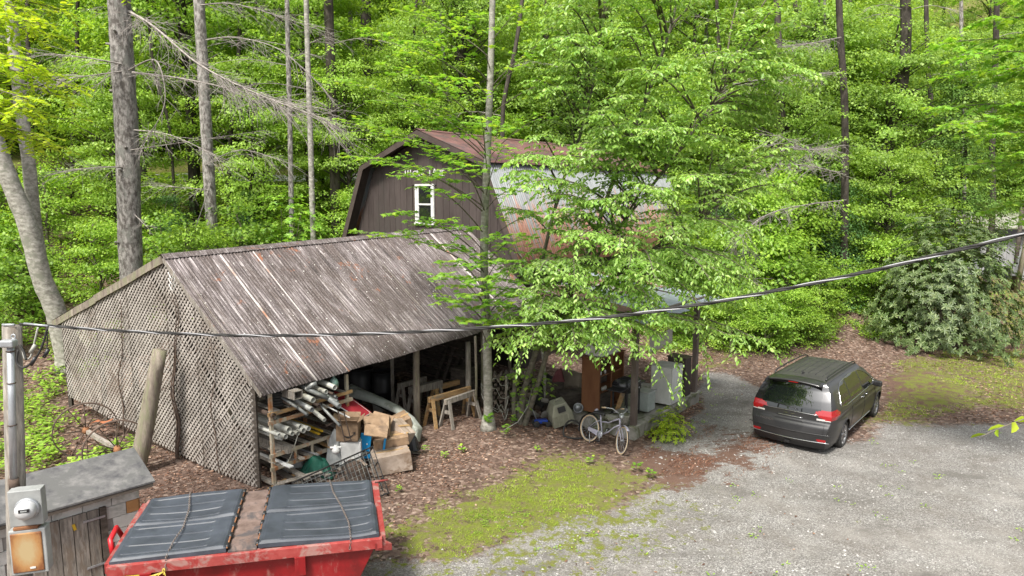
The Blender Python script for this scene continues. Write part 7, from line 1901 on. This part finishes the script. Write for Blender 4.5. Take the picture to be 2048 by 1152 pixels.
SL_T = [  # slim and dark trunks: name, label, (px,py) points, width px, distance, material
    ('birch_tree', 'slender speckled grey trunk left of the pair near the barn', [(583, 420), (580, 250), (576, 100), (573, -60)], 11, 30, M_bark, 4),
    ('birch_tree', 'slender pale trunk right of the pair near the barn', [(625, 430), (620, 250), (615, 100), (611, -60)], 12, 28, M_bark_pale, 3),
    ('dark_oak_tree', 'dark vine-covered trunk just behind the barn gable', [(672, 420), (666, 250), (660, 100), (655, -60)], 22, 33, M_bark_dark, 5),
    ('dark_oak_tree', 'dark straight trunk above the barn peak', [(738, 300), (735, 150), (732, 40), (730, -60)], 24, 42, M_bark_dark, 4),
    ('dark_oak_tree', 'dark broad trunk over the red barn roof', [(925, 290), (922, 150), (918, 40), (914, -60)], 24, 44, M_bark_dark, 4),
    ('dark_oak_tree', 'dark forked trunk behind the second pine', [(390, 340), (378, 180), (366, 60), (355, -60)], 22, 36, M_bark_dark, 4),
    ('dark_oak_tree', 'crooked ivy-clad trunk rising above the big shrub', [(1755, 440), (1768, 330), (1790, 240), (1806, 160), (1812, 60), (1808, -60)], 24, 34, M_bark_dark, 5),
    ('dark_oak_tree', 'ivy-clad dark trunk beyond the end of the barn', [(1575, 420), (1568, 300), (1562, 180), (1556, 60), (1552, -60)], 16, 34, M_bark_dark, 3),
    ('dark_oak_tree', 'second ivy-clad trunk beyond the end of the barn, partly hidden by leaves', [(1605, 420), (1604, 300), (1600, 180), (1596, 60), (1592, -60)], 20, 37, M_bark_dark, 3),
    ('dark_oak_tree', 'dark trunk crossed by dead boughs at the top right of the barn', [(1520, 380), (1512, 200), (1504, 60), (1500, -60)], 14, 40, M_bark_dark, 3),
    ('dark_oak_tree', 'slim dark trunk in front of the grey building roof', [(1985, 430), (1984, 300), (1990, 150), (1995, -60)], 12, 38, M_bark_dark, 2),
    ('dark_oak_tree', 'thin dark curved stem left of the arching tree crown', [(1005, 250), (1012, 180), (1030, 100), (1042, 20), (1050, -60)], 9, 36, M_bark_dark, 2),
    ('dark_oak_tree', 'thin black stem between the barn peak and the broad trunk', [(850, 280), (852, 150), (848, 20), (846, -60)], 10, 46, M_bark_dark, 2),
]
SLIM = [(60, 31), (150, 34), (320, 31), (470, 33), (520, 37), (700, 39), (805, 40), (895, 41), (1100, 43), (1180, 44), (1290, 42), (1400, 40), (1450, 36), (1650, 35), (1720, 38), (1860, 37), (1925, 41)]
SLN = ['left of the locust leaves', 'left of the thick pine', 'between the two pines', 'right of the second pine', 'left of the slender pair', 'left above the barn gable', 'above the barn window', 'right of the barn peak', 'above the red barn roof', 'above the far end of the red roof', 'behind the middle of the arching crown', 'behind the right half of the arching crown', 'right of the arching crown top', 'right of the ivy-clad pair', 'left of the crooked ivy-clad trunk', 'right of the crooked ivy-clad trunk', 'left of the trunk over the grey building']
for (px_, d_), nn_ in zip(SLIM, SLN):
    j_ = float(rg.normal(0, 14)); SL_T.append(('slim_tree', 'very slim woodland stem ' + nn_, [(px_ + j_, 400), (px_ + j_ * .6, 250), (px_ - j_ * .5, 120), (px_ - j_, -60)], float(rg.uniform(6, 11)), d_, M_bark_dark if rg.random() < .6 else M_bark, 3))
for nm, lab, pp, wpx, dist, mt, nd in SL_T:
    path = [under(pp[0][0], pp[0][1], dist)] + [D(a, c, dist) for a, c in pp]
    if path[1].z < path[0].z + .3: path.pop(1)
    r = wpx / FPX * dist / 2
    dead = []
    for k in range(nd):
        py = rg.uniform(20, 330); q = poly_at(np.array([V3(x) for x in path]), D(0, py, dist).z)
        sg = 1 if k % 2 else -1; L = rg.uniform(1.5, 3.5)
        dead.append(([q, q + np.array([sg * L * .5, -.3, .2]), q + np.array([sg * L, -.6, -.1])], .02, 9, .8))
    trunk_thing(nm, lab, path, r, r * .8, mt, dead=dead, n=8)

# long dead boughs reaching in from the right of the barn, each belonging to a bare pine
trunk_thing('bare_pine_tree', 'bare pine with long grey dead boughs sweeping over the end of the barn', [under(1700, 420, 30), D(1690, 250, 30), D(1680, 60, 30), D(1676, -80, 30)], .17, .13, M_bark_dark, n=8,
            dead=[([D(1685, 145, 29.8), D(1580, 152, 26), D(1470, 168, 19)], .03, 60, 1.4), ([D(1682, 75, 29.8), D(1600, 90, 26), D(1440, 105, 18)], .03, 50, 1.2),
                  ([D(1690, 290, 29.8), D(1620, 300, 25), D(1560, 270, 19)], .025, 60, 1.3), ([D(1692, 350, 29.8), D(1600, 330, 24), D(1480, 340, 20), D(1430, 420, 15.6)], .03, 70, 1.2),
                  ([D(1692, 400, 29.8), D(1560, 420, 22), D(1490, 470, 19.5), D(1500, 560, 15.8)], .025, 60, 1.1)])

# ---------------------------------------------------------------- bushes
def whorl_bush(name, label, cat, c, rx, ry, rz, nwh, leaf, mat, stemmat=M_branch, nleaf=8, tpl='oblong', group=None, low=.1, up=.35):
    gz = h1(c[0], c[1]); b0 = Vector((c[0], c[1], gz)); o = empty(name, b0, 0, label, cat, group)
    lv = Leaves(); w = MB()
    u = rg.normal(0, 1, (nwh, 3)); u = norm(u); u[:, 2] = np.abs(u[:, 2]) * 1.0 - low
    bumps = 1 + .22 * np.sin(u[:, 0] * 7 + 1) * np.cos(u[:, 1] * 6 + u[:, 2] * 5) + .14 * np.sin(u[:, 0] * 13 + u[:, 2] * 11) + rg.normal(0, .07, nwh)
    rr = bumps * np.where(rg.random(nwh) < .72, rg.uniform(.88, 1.04, nwh), rg.uniform(.4, .9, nwh))
    P = np.array([c[0], c[1], gz + rz * .12]) + u * rr[:, None] * np.array([rx, ry, rz])
    P[:, 2] = np.maximum(P[:, 2], H(P[:, 0], P[:, 1]) + .08)
    out = norm(u + np.array([0, 0, up]))
    for k in range(nleaf):
        a = 2 * math.pi * k / nleaf + rg.random(nwh) * .5
        ref = norm(np.cross(out, np.array([.3, .2, 1.0]))); ref2 = np.cross(out, ref)
        rad = ref * np.cos(a)[:, None] + ref2 * np.sin(a)[:, None]
        Dv = norm(rad + out * rg.uniform(-.1, .45, nwh)[:, None] + np.array([0, 0, -.15])); N = norm(out + rg.normal(0, .15, (nwh, 3)))
        lv.add(P, Dv, N, leaf * rg.uniform(.7, 1.15, nwh))
    for k in range(min(26, max(6, nwh // 20))):
        i = rg.integers(0, nwh); s0 = np.array([c[0] + rg.normal(0, rx * .12), c[1] + rg.normal(0, ry * .12), gz - .05])
        wood(w, bez(s0, (s0 + P[i]) / 2 + np.array([0, 0, .3]), P[i], 6), .03 if rz > 1.5 else .01, .006, 5)
    w.build('stems', stemmat, o); lv.build('foliage', tpl, mat, o, origin=b0)
    return o
p = G(1880, 690, .6)
whorl_bush('rhododendron', 'tall grey-green rhododendron with whorled leaves on the bank', 'shrub', (p.x + 1.35, p.y + 2.2), 2.65, 2.5, 4.7, 2300, .17, M_rhodo, nleaf=8)
whorl_bush('laurel_bush', 'glossy bright laurel with drooping leaf whorls beside the barn gable', 'shrub', (-8.0, 25.6), 2.7, 1.5, 2.6, 620, .19, M_laurel, nleaf=8)
whorl_bush('laurel_bush', 'taller laurel spray behind, under the two slender trunks', 'shrub', (-9.2, 28.0), 2.0, 1.3, 3.9, 420, .19, M_laurel, nleaf=8)
whorl_bush('porch_shrub', 'small bright shrub growing against the porch slab', 'shrub', (G(1338, 880)[0], G(1338, 880)[1] + .15), .48, .4, .75, 170, .09, M_locust, nleaf=6, up=.9)

# ---------------------------------------------------------------- forest trees: a few kinds, copied
def forest_tree(name, h, cr, base_f, nspray, leaf, mat, per=34, tpl='far', label='', group='', droop=.25, conic=False, bark=M_bark_dark):
    o = empty(name, (0, 0, 0), 0, label, 'tree', group)
    t = MB(); w = MB(); lv = Leaves()
    tp = smooth_path([(0, 0, -.5), (rg.normal(0, .15), rg.normal(0, .15), h * .35), (rg.normal(0, .4), rg.normal(0, .4), h * .7), (0, 0, h)])
    r0 = .012 * h + .03; wood(t, tp, r0, r0 * .2, 7)
    limbs_ = []
    for k in range(nspray):
        if k % 7 and limbs_:
            bc = limbs_[-1]; c = bc + rg.normal(0, 1, 3) * np.array([.21 * cr + .15, .21 * cr + .15, .10]); rr = math.hypot(c[0], c[1]); z = c[2]; a = math.atan2(c[1], c[0])
            n = int(per * rg.uniform(.6, 1.4)); sr = rg.uniform(.4, .85) * (.8 if conic else 1)
            d = rg.normal(0, 1, (n, 3)) * np.array([sr * .5, sr * .5, .10]); outv = np.array([math.cos(a), math.sin(a), 0]); d[:, 2] -= droop * (np.linalg.norm(d[:, :2], axis=1) ** 2) / sr
            Dv = norm(d * [1, 1, .2] + outv * .4 + rg.normal(0, .3, (n, 3)) + [0, 0, -.35]); N = norm(np.array([0, 0, 1.0]) + outv * .25 + rg.normal(0, .32, (n, 3)))
            lv.add(c + d - [0, 0, .12 * np.linalg.norm(c - bc)], Dv, N, leaf * rg.uniform(.55, 1.25, n)); continue
        f = base_f + (1 - base_f) * (rg.random() ** .9); z = f * h
        q = (f - base_f) / (1 - base_f)
        rmax = cr * ((1 - q) ** .8 * .95 + .08) if conic else cr * math.sin(math.pi * min(1, .18 + q * .76)) ** .7
        a = rg.uniform(0, 2 * math.pi); rr = rmax * math.sqrt(rg.uniform(.06, 1)) * rg.uniform(.85, 1.12)
        c = np.array([math.cos(a) * rr, math.sin(a) * rr, z + rg.normal(0, .15) - (.12 * rr if conic else 0)])
        limbs_.append(c)
        s0 = poly_at(tp, max(.3 * h * base_f, z - rr * (.1 if conic else .55)))
        if True: wood(w, bez(s0, (s0 + c) / 2 + np.array([0, 0, .1 * rr]), c, 5), .03 + .008 * rr, .008, 3)
        # a flattened drooping spray of leaves
        n = int(per * rg.uniform(.6, 1.4)); sr = rg.uniform(.45, .95) * (.8 if conic else 1)
        d = rg.normal(0, 1, (n, 3)) * np.array([sr * .55, sr * .55, .13]); outv = np.array([math.cos(a), math.sin(a), 0])
        d[:, 2] -= droop * (np.linalg.norm(d[:, :2], axis=1) ** 2) / sr
        Dv = norm(d * [1, 1, .2] + outv * .4 + rg.normal(0, .3, (n, 3)) + [0, 0, -.35]); N = norm(np.array([0, 0, 1.0]) + outv * .25 + rg.normal(0, .38, (n, 3)))
        lv.add(c + d, Dv, N, leaf * rg.uniform(.6, 1.2, n))
    t.build('trunk', bark, o, world=False); w.build('branches', bark, o, world=False); lv.build('crown', tpl, mat, o)
    return o
KINDS = [
    forest_tree('poplar_tree', 15, 3.9, .25, 620, .165, M_far1, 48, label='leafy green woodland tree on the slope behind the barn', group='woodland trees on the slope'),
    forest_tree('tulip_tree', 17, 3.6, .38, 560, .175, M_far2, 48, label='tall yellow-green woodland tree on the slope behind the barn', group='yellow-green woodland trees on the slope'),
    forest_tree('oak_tree', 14, 4.3, .2, 680, .155, M_far1, 48, label='broad green woodland tree with a low crown behind the barn', group='broad woodland trees on the slope'),
    forest_tree('hemlock_tree', 15, 3.4, .1, 620, .12, M_far3, 60, label='dark hemlock with drooping fine sprays among the woodland trees', group='hemlocks in the wood', conic=True, droop=.5),
    forest_tree('beech_tree', 10, 3.2, .12, 520, .14, M_far2, 50, label='low bright beech filling the gaps under the tall trees', group='low bright trees in the wood'),
]
KK = [children_of(k) for k in KINDS]
SAP = [
    forest_tree('understory_sapling', 4.6, 1.7, .06, 210, .13, M_low, 34, label='bushy green sapling at the edge of the wood', group='saplings along the edge of the wood', bark=M_branch),
    forest_tree('understory_maple', 3.4, 1.6, .08, 150, .15, M_maple_dark, 30, tpl='maple', label='low maple sapling with lobed leaves at the edge of the wood', group='maple saplings along the edge of the wood', bark=M_branch),
    forest_tree('understory_hemlock', 5.5, 1.8, .04, 300, .09, M_pine, 50, label='young dark evergreen at the edge of the wood', group='young evergreens along the edge of the wood', conic=True, droop=.5, bark=M_branch),
]
SK = [children_of(k) for k in SAP]
used = {}
LM = [(-200, 'left of the leaning trunk'), (60, 'behind the leaning grey trunk'), (200, 'left of the thick pine trunk'), (330, 'between the two pine trunks'), (450, 'just right of the second pine trunk'), (560, 'by the two slender pale trunks'), (680, 'behind the left edge of the barn gable'),
      (790, 'over the barn peak'), (900, 'over the near end of the red barn roof'), (990, 'behind the slim maple stem'), (1090, 'over the middle of the red barn roof'), (1200, 'behind the far end of the red barn roof'), (1320, 'behind the top of the arching tree'), (1440, 'behind the drooping side of the arching tree'),
      (1560, 'where the dead boughs sweep in'), (1660, 'behind the ivy-clad trunks'), (1770, 'by the crooked ivy-clad trunk'), (1880, 'above the big rhododendron'), (1980, 'above the grey building roof'), (2400, 'beyond the spreading maple')]
def where(x, y):
    px = 1024 + FPX * x / (y * math.cos(PITCH) + (CAM_H - h1(x, y) - 5) * math.sin(PITCH))
    return min(LM, key=lambda q: abs(q[0] - px))[1]
def depth_word(y): return 'at the wood edge' if y < 34 else 'low on the slope' if y < 45 else 'halfway up the slope' if y < 60 else 'high on the slope' if y < 76 else 'on the hilltop'
def place(kinds, kids, k, x, y, sc, sink=0.0):
    o = place_(kinds, kids, k, x, y, sc, sink)
    o['label'] = ADJ[kinds[k].get('stem_name', kinds[k].name.split('.')[0])] + ' ' + where(x, y) + ', ' + depth_word(y)
    return o
ADJ = {'poplar_tree': 'leafy green tree', 'tulip_tree': 'tall yellow-green tree', 'oak_tree': 'broad green tree', 'hemlock_tree': 'dark hemlock', 'beech_tree': 'low bright tree', 'understory_sapling': 'bushy green sapling', 'understory_maple': 'low maple sapling', 'understory_hemlock': 'young evergreen'}
def place_(kinds, kids, k, x, y, sc, sink=0.0):
    z = h1(x, y) - sink; src = kinds[k]
    key = src.name
    if key not in used:
        used[key] = 1; src.location = (x, y, z); src.rotation_euler = (0, 0, rg.uniform(0, 6.28)); src.scale = (sc, sc, sc); return src
    return copy_tree(src, (x, y, z), rg.uniform(0, 6.28), sc, kids=kids[k])
def in_view(x, y, m=4): return abs(x) < .75 * y + m
# rows climbing the slope
for (yy, dx, kindset, cond) in ((48.6, 3.4, (4, 4), lambda x: x < 6), (50.5, 4.2, (4, 4, 2), lambda x: x < 16), (53, 5.0, (4, 2), lambda x: x < 10), (36, 6.0, (0, 2, 4, 3), lambda x: x > -4), (40, 6.5, (0, 1, 2), lambda x: x > -6 or x < -30), (51, 5.6, (0, 1, 2, 4), None), (56, 5.6, (4, 0, 2, 3), None), (62, 6.0, (0, 1, 4, 2), None), (70, 6.5, (1, 0, 2, 4), None), (80, 7.5, (1, 0, 2), None), (92, 9, (1, 0), None)):
    x = -.75 * yy - 4 + rg.uniform(0, 3)
    while x < .75 * yy + 5:
        xx = x + rg.normal(0, .9); y2 = yy + rg.normal(0, 1.4)
        ok = (cond is None or cond(xx)) and not (-10 < (xx - BC.x - .616 * (y2 - BC.y) / .788) < 9 and y2 < 38)
        if xx / y2 > .60 and y2 < 50: ok = False
        if ok: place(KINDS, KK, 1 if (xx < -4 and y2 < 46) else kindset[rg.integers(0, len(kindset))], xx, y2, rg.uniform(.85, 1.15))
        x += dx * rg.uniform(.8, 1.25)
# woods to the right of the barn and left of the shed
for (k, x, y, s) in ((2, 12.5, 33, .8), (0, 15.5, 36, .95), (4, 10.5, 35.5, 1.0), (2, 19.0, 35, .95), (4, 17.0, 31.5, .75), (3, 21.5, 33.5, .8),  (4, 8.8, 39, 1.0), (1, 26, 49, .9), (2, 32, 52, .9), (0, 38, 50, 1), 
                     (1, -27, 33, 1.0), (0, -32, 38, 1.0), (1, -24.5, 27, .8), (1, -15.5, 33.5, 1.05), (1, -20.5, 38.5, 1.1), (1, -10.5, 36, 1.05), (1, -29, 30, .9), (4, -17.5, 30.5, .8), (4, -12.2, 32.5, .85), (4, -8.0, 33.5, .85), (4, -5.5, 36.5, .9), (4, -10.5, 38.5, .75), (0, 13.5, 41, 1.0), (1, 18.5, 42, 1.0), (2, 5.8, 42, 1.0)):
    place(KINDS, KK, k, x, y, s)
for (k, x, y, s) in ((0, 8.2, 25.2, .5), (1, 9.5, 25.3, .55), (0, 10.8, 25.9, .5), (1, 7.2, 26.2, .6), (0, 12.2, 27.0, .55), (1, 11.6, 26.3, .4), (0, 6.4, 27.6, .6), (0, 8.9, 27.6, .9), (0, 10.3, 29.3, 1.1), (1, 11.3, 27.8, .95), (2, 9.6, 31.2, 1.0), (0, 12.4, 30.3, 1.15), (2, 11.8, 32.2, 1.0), (1, 7.9, 29.6, 1.0), (0, 7.2, 31.8, .9), (2, 14.6, 31.0, 1.0), (0, 13.4, 32.6, 1.2), (1, 9.3, 26.3, .6), (1, 10.6, 26.6, .5),
                     (0, 16.8, 29.4, .8), (2, 18.3, 30.5, .9), (1, 14.2, 29.0, .6), (0, -11.8, 24.8, .8), (1, -13.6, 26.5, .9), (1, -11.2, 27.6, 1.0), (0, -15.4, 25.2, .7), (2, -14.8, 29.8, .5), (1, -17.6, 24.0, .8), (0, -18.4, 27.0, .9), (1, -20.5, 25.5, .9),
                     (0, -6.9, 31.5, .7), (1, -9.6, 31.0, .7), (2, -12.2, 31.6, .5), (0, -16.5, 31.8, .5), (1, -5.8, 29.3, .8), (1, -17.2, 21.4, .6), (0, -19.6, 22.4, .7), (1, -21.4, 21.0, .7), (0, -23.5, 24.0, 1.0), (1, -22.6, 29, .7), (0, -26, 31, .6),
                     (0, 4.4, 34.8, .9), (1, 2.0, 36.6, 1.0), (0, -.8, 37.5, 1.1), (1, -4.0, 36.5, .8), (0, 20.8, 37, 1.1), (0, 16.2, 34, 1.1), (1, 7.4, 35.8, 1.1)):
    place(SAP, SK, k, x, y, s)

dup = {}
for o in list(COL.objects):
    if o.type == 'EMPTY' and o.get('category') == 'tree' and o.parent is None: dup.setdefault(o['label'], []).append(o)
for lab, os_ in dup.items():
    if 1 < len(os_) < 5:
        os_.sort(key=lambda o: o.location.y)
        for o, wd in zip(os_, ('lower', 'upper') if len(os_) == 2 else ('lowest', 'middle', 'topmost') if len(os_) == 3 else ('lowest', 'second lowest', 'third lowest', 'topmost')): o['label'] = (lab + ', ' + wd) if len((lab + wd).split()) < 16 else lab.replace('low bright tree', 'tree').replace('broad green tree', 'broad tree').replace('bushy green sapling', 'sapling').replace('low maple', 'maple').replace('leafy green tree', 'leafy tree') + ', ' + wd
# ---------------------------------------------------------------- ground plants
def scatter_plants(name, n, area, leaf, tpl, mat, per, hgt, kind='stuff', mask=None, spread=.16, up=.35):
    lv = Leaves(); x = rg.uniform(area[0], area[1], n * 3); y = rg.uniform(area[2], area[3], n * 3)
    keep = np.ones(len(x), bool) if mask is None else mask(x, y)
    x = x[keep][:n]; y = y[keep][:n]; m_ = len(x); z = H(x, y)
    for k in range(per):
        a = rg.uniform(0, 2 * math.pi, m_); r = spread * rg.random(m_); hh = hgt * rg.uniform(.3, 1, m_)
        P = np.stack([x + np.cos(a) * r, y + np.sin(a) * r, z + hh], -1)
        Dv = norm(np.stack([np.cos(a), np.sin(a), rg.uniform(-.3, up, m_)], -1)); N = norm(np.array([0, 0, 1.0]) + rg.normal(0, .3, (m_, 3)))
        lv.add(P, Dv, N, leaf * rg.uniform(.6, 1.2, m_))
    return lv.build(name, tpl, mat, kind=kind)
def clumpy(th, s=.8): return lambda x, y: fbm(x, y, s, 3) > th
def left_bank(x, y):
    # keep clear of the shed and of the worn ground beside it
    d = (x - A0.x) * gn.x + (y - A0.y) * gn.y
    return (d > .1) & (fbm(x, y, .8, 3) > .41 + .1 * (x > -10.5)) & (x < -8.5 + .0 * y) | ((x < -13.2) & (fbm(x, y, .8, 3) > .42))
scatter_plants('undergrowth', 5200, (-26, -8, 12.5, 30), .13, 'oval', M_low, 8, .32, mask=left_bank)
def back_slope(x, y):
    inb = (np.abs((x - BC.x) * c_.x + (y - BC.y) * c_.y) < 5.2)
    return (~inb) & (fbm(x, y, .6, 3) > .36) & (np.abs(x) < .75 * y + 3) & ~((y > 41.2) & (y < 47.6) & (x < 2)) & ~((x > 18) & (x < 40) & (y < 47))
scatter_plants('hillside_undergrowth', 9000, (-45, 34, 29, 62), .24, 'far', M_far1, 7, .6, mask=back_slope, spread=.45)
scatter_plants('ivy_cover', 1700, (5, 19, 24.0, 29.5), .11, 'oval', M_low, 8, .22, mask=lambda x, y: (y > 25.4 + .22 * (x - 9)) & (fbm(x, y, 1.1, 3) > .38), spread=.2)
# grass and clover in the mossy patch, grass by the track
def zmask(z, th, s=2.2, n0=.5): return lambda x, y: (samp(z, x, y) * fbm(x, y, s, 3) * 2 > th)
scatter_plants('short_grass', 11000, (-5, 7, 7, 18), .065, 'blade', M_grassleaf, 4, .014, mask=zmask(z_moss, .85), spread=.07, up=1.6)
scatter_plants('clover', 900, (-3, 2.5, 8, 12.5), .035, 'oval', M_low, 5, .03, mask=zmask(z_moss, .98, 1.3), spread=.06)
scatter_plants('gravel_weeds', 260, (-2, 16, 8, 22), .05, 'oval', M_low, 6, .05, mask=lambda x, y: (samp(z_gravel, x, y) > .3) & (fbm(x, y, .9, 3) > .56), spread=.09)
scatter_plants('verge_grass', 5200, (8, 24, 18, 33), .10, 'blade', M_grassleaf, 4, .015, mask=zmask(z_grass2, .8), spread=.1, up=1.6)
scatter_plants('field_grass', 5000, (18, 46, 27, 44), .16, 'blade', M_grassleaf, 4, .02, mask=lambda x, y: fbm(x, y, .7, 2) > .3, spread=.2, up=1.4)
# fallen leaves over the brown ground
def litter(n, area, size, mask, name):
    lv = Leaves(); x = rg.uniform(area[0], area[1], n); y = rg.uniform(area[2], area[3], n); k = mask(x, y); x = x[k]; y = y[k]; m_ = len(x)
    a = rg.uniform(0, 6.28, m_); P = np.stack([x, y, H(x, y) + .012 + .02 * rg.random(m_)], -1)
    lv.add(P, np.stack([np.cos(a), np.sin(a), rg.uniform(-.25, .35, m_)], -1), norm(np.array([0, 0, 1.0]) + rg.normal(0, .4, (m_, 3))), size * rg.uniform(.5, 1.2, m_))
    return lv.build(name, 'oval', M_deadleaf, kind='stuff')
def brown(x, y):
    g = samp(np.clip(z_gravel + z_gravel2, 0, 1), x, y); mo_ = samp(z_moss, x, y); so_ = samp(z_soil, x, y)
    return (rg.random(len(x)) < np.clip(1.0 - g * 1.1 - mo_ * 1.0 - so_ * .6, 0.012, 1) * (.35 + 1.0 * (fbm(x, y, 1.3, 3) > .48)))
litter(34000, (-13, 6, 9.5, 21.5), .065, brown, 'fallen_leaves')
litter(30000, (4, 22, 17.5, 33), .07, brown, 'fallen_leaves_by_track')
litter(14000, (-24, -10, 13, 30), .11, lambda x, y: fbm(x, y, .9, 3) > .4, 'fallen_leaves_on_bank')
lv = Leaves(); x = rg.uniform(3, 14, 60000); y = rg.uniform(14, 24, 60000); zz_ = np.maximum(samp(z_soil, x, y), np.maximum(samp(z_pile, x, y), samp(z_brk, x, y))) * (fbm(x * .8 - y * .6, x * .25 + y * .3, 2.4, 4) > .50)
k = rg.random(60000) < zz_ * .9; x = x[k]; y = y[k]; a = rg.normal(.8, .7, len(x))
lv.add(np.stack([x, y, H(x, y) + .012], -1), np.stack([np.cos(a), np.sin(a), rg.uniform(-.05, .12, len(x))], -1), norm(np.array([0, 0, 1.0]) + rg.normal(0, .2, (len(x), 3))), rg.uniform(.08, .16, len(x)))
lv.build('pine_straw', 'blade', M_straw, kind='stuff')
sx_ = rg.uniform(-3, 20, 26000); sy_ = rg.uniform(7, 24, 26000); k = rg.random(26000) < samp(np.clip(z_gravel + .5 * z_gravel2, 0, 1), sx_, sy_) * (.25 + .75 * (fbm(sx_, sy_, 1.6, 3) > .5)); sx_ = sx_[k]; sy_ = sy_[k]; n_ = len(sx_)
T8 = np.array([(1, 0, 0), (0, 1, 0), (-1, 0, 0), (0, -1, 0), (0, 0, .7)]); a = rg.uniform(0, 6.28, n_); s_ = rg.uniform(.010, .026, n_) * (1 + (rg.random(n_) < .02) * .8)
co = np.stack([T8[None, :, 0] * np.cos(a)[:, None] * 1.3 - T8[None, :, 1] * np.sin(a)[:, None], T8[None, :, 0] * np.sin(a)[:, None] * 1.3 + T8[None, :, 1] * np.cos(a)[:, None], np.tile(T8[:, 2], (n_, 1))], -1) * s_[:, None, None] + rg.normal(0, .15, (n_, 5, 3)) * s_[:, None, None] + np.stack([sx_, sy_, H(sx_, sy_) - .002], -1)[:, None, :]
me = bpy.data.meshes.new('gravel_stones'); me.from_pydata(co.reshape(-1, 3).tolist(), [], (np.arange(n_)[:, None, None] * 5 + np.array([(0, 1, 4), (1, 2, 4), (2, 3, 4), (3, 0, 4)])[None]).reshape(-1, 3).tolist())
at = me.attributes.new('rnd', 'FLOAT', 'FACE'); at.data.foreach_set('value', np.repeat(rg.random(n_), 4).astype(np.float32)); me.materials.append(M_pebble)
o = bpy.data.objects.new('gravel_stones', me); COL.objects.link(o); o['kind'] = 'stuff'
# small seedlings in the leaf litter
for (px, py, s) in ((1010, 880, .32), (1028, 855, .26), (1180, 930, .2), (925, 905, .2), (890, 915, .16), (1300, 960, .22), (850, 905, .18), (1075, 905, .15), (1272, 948, .25), (800, 985, .15)):
    p = G(px, py); o = empty('maple_seedling', (p.x, p.y, h1(p.x, p.y)), 0, 'tiny green seedling coming up through the brown leaf litter', 'seedling', 'seedlings in the leaf litter')
    lv = Leaves(); w = MB(); q = V3(Vector((p.x, p.y, h1(p.x, p.y)))); wood(w, np.array([q, q + [0, 0, s * .9]]), .005, .003, 4)
    for k in range(16):
        a = rg.uniform(0, 6.28); r = s * .35 * rg.random(); lv.add([q + [math.cos(a) * r, math.sin(a) * r, s * rg.uniform(.35, 1)]], [[math.cos(a), math.sin(a), .15]], [[rg.normal(0, .3), rg.normal(0, .3), 1]], [.09 * (s / .25) ** .5])
    w.build('stem', M_branch, o); lv.build('leaves', 'maple' if s > .19 else 'oval', M_maple, o, origin=(p.x, p.y, h1(p.x, p.y)))
# bare stems of a climber on the lattice
cl = empty('dead_climber', gp(3.0, .2), 0, 'dead brown climbing vine stuck to the grey lattice gable', 'vine')
w = MB()
for (s0, r) in ((3.2, .035), (3.28, .028), (5.6, .022), (1.6, .015)):
    pts = [V3(gp(s0 + .1 * math.sin(z * 2.4 + s0 * 3) - .1 * z * (s0 > 3), z) + gn * (.05 + .03 * math.sin(z * 5))) for z in np.linspace(.05, min(top(s0) - .35, 3.9), 14)]
    wood(w, np.array(pts), r, .007, 6)
    for k in range(7):
        i = rg.integers(3, 13); t = wander(pts[i], V3(gd) * rg.uniform(-1, 1) + [0, 0, rg.uniform(-.6, .6)] + V3(gn) * .1, rg.uniform(.3, .8), 5, .3, .6); wood(w, t, .007, .003, 4)
w.build('stems', M_rust_dark, cl)
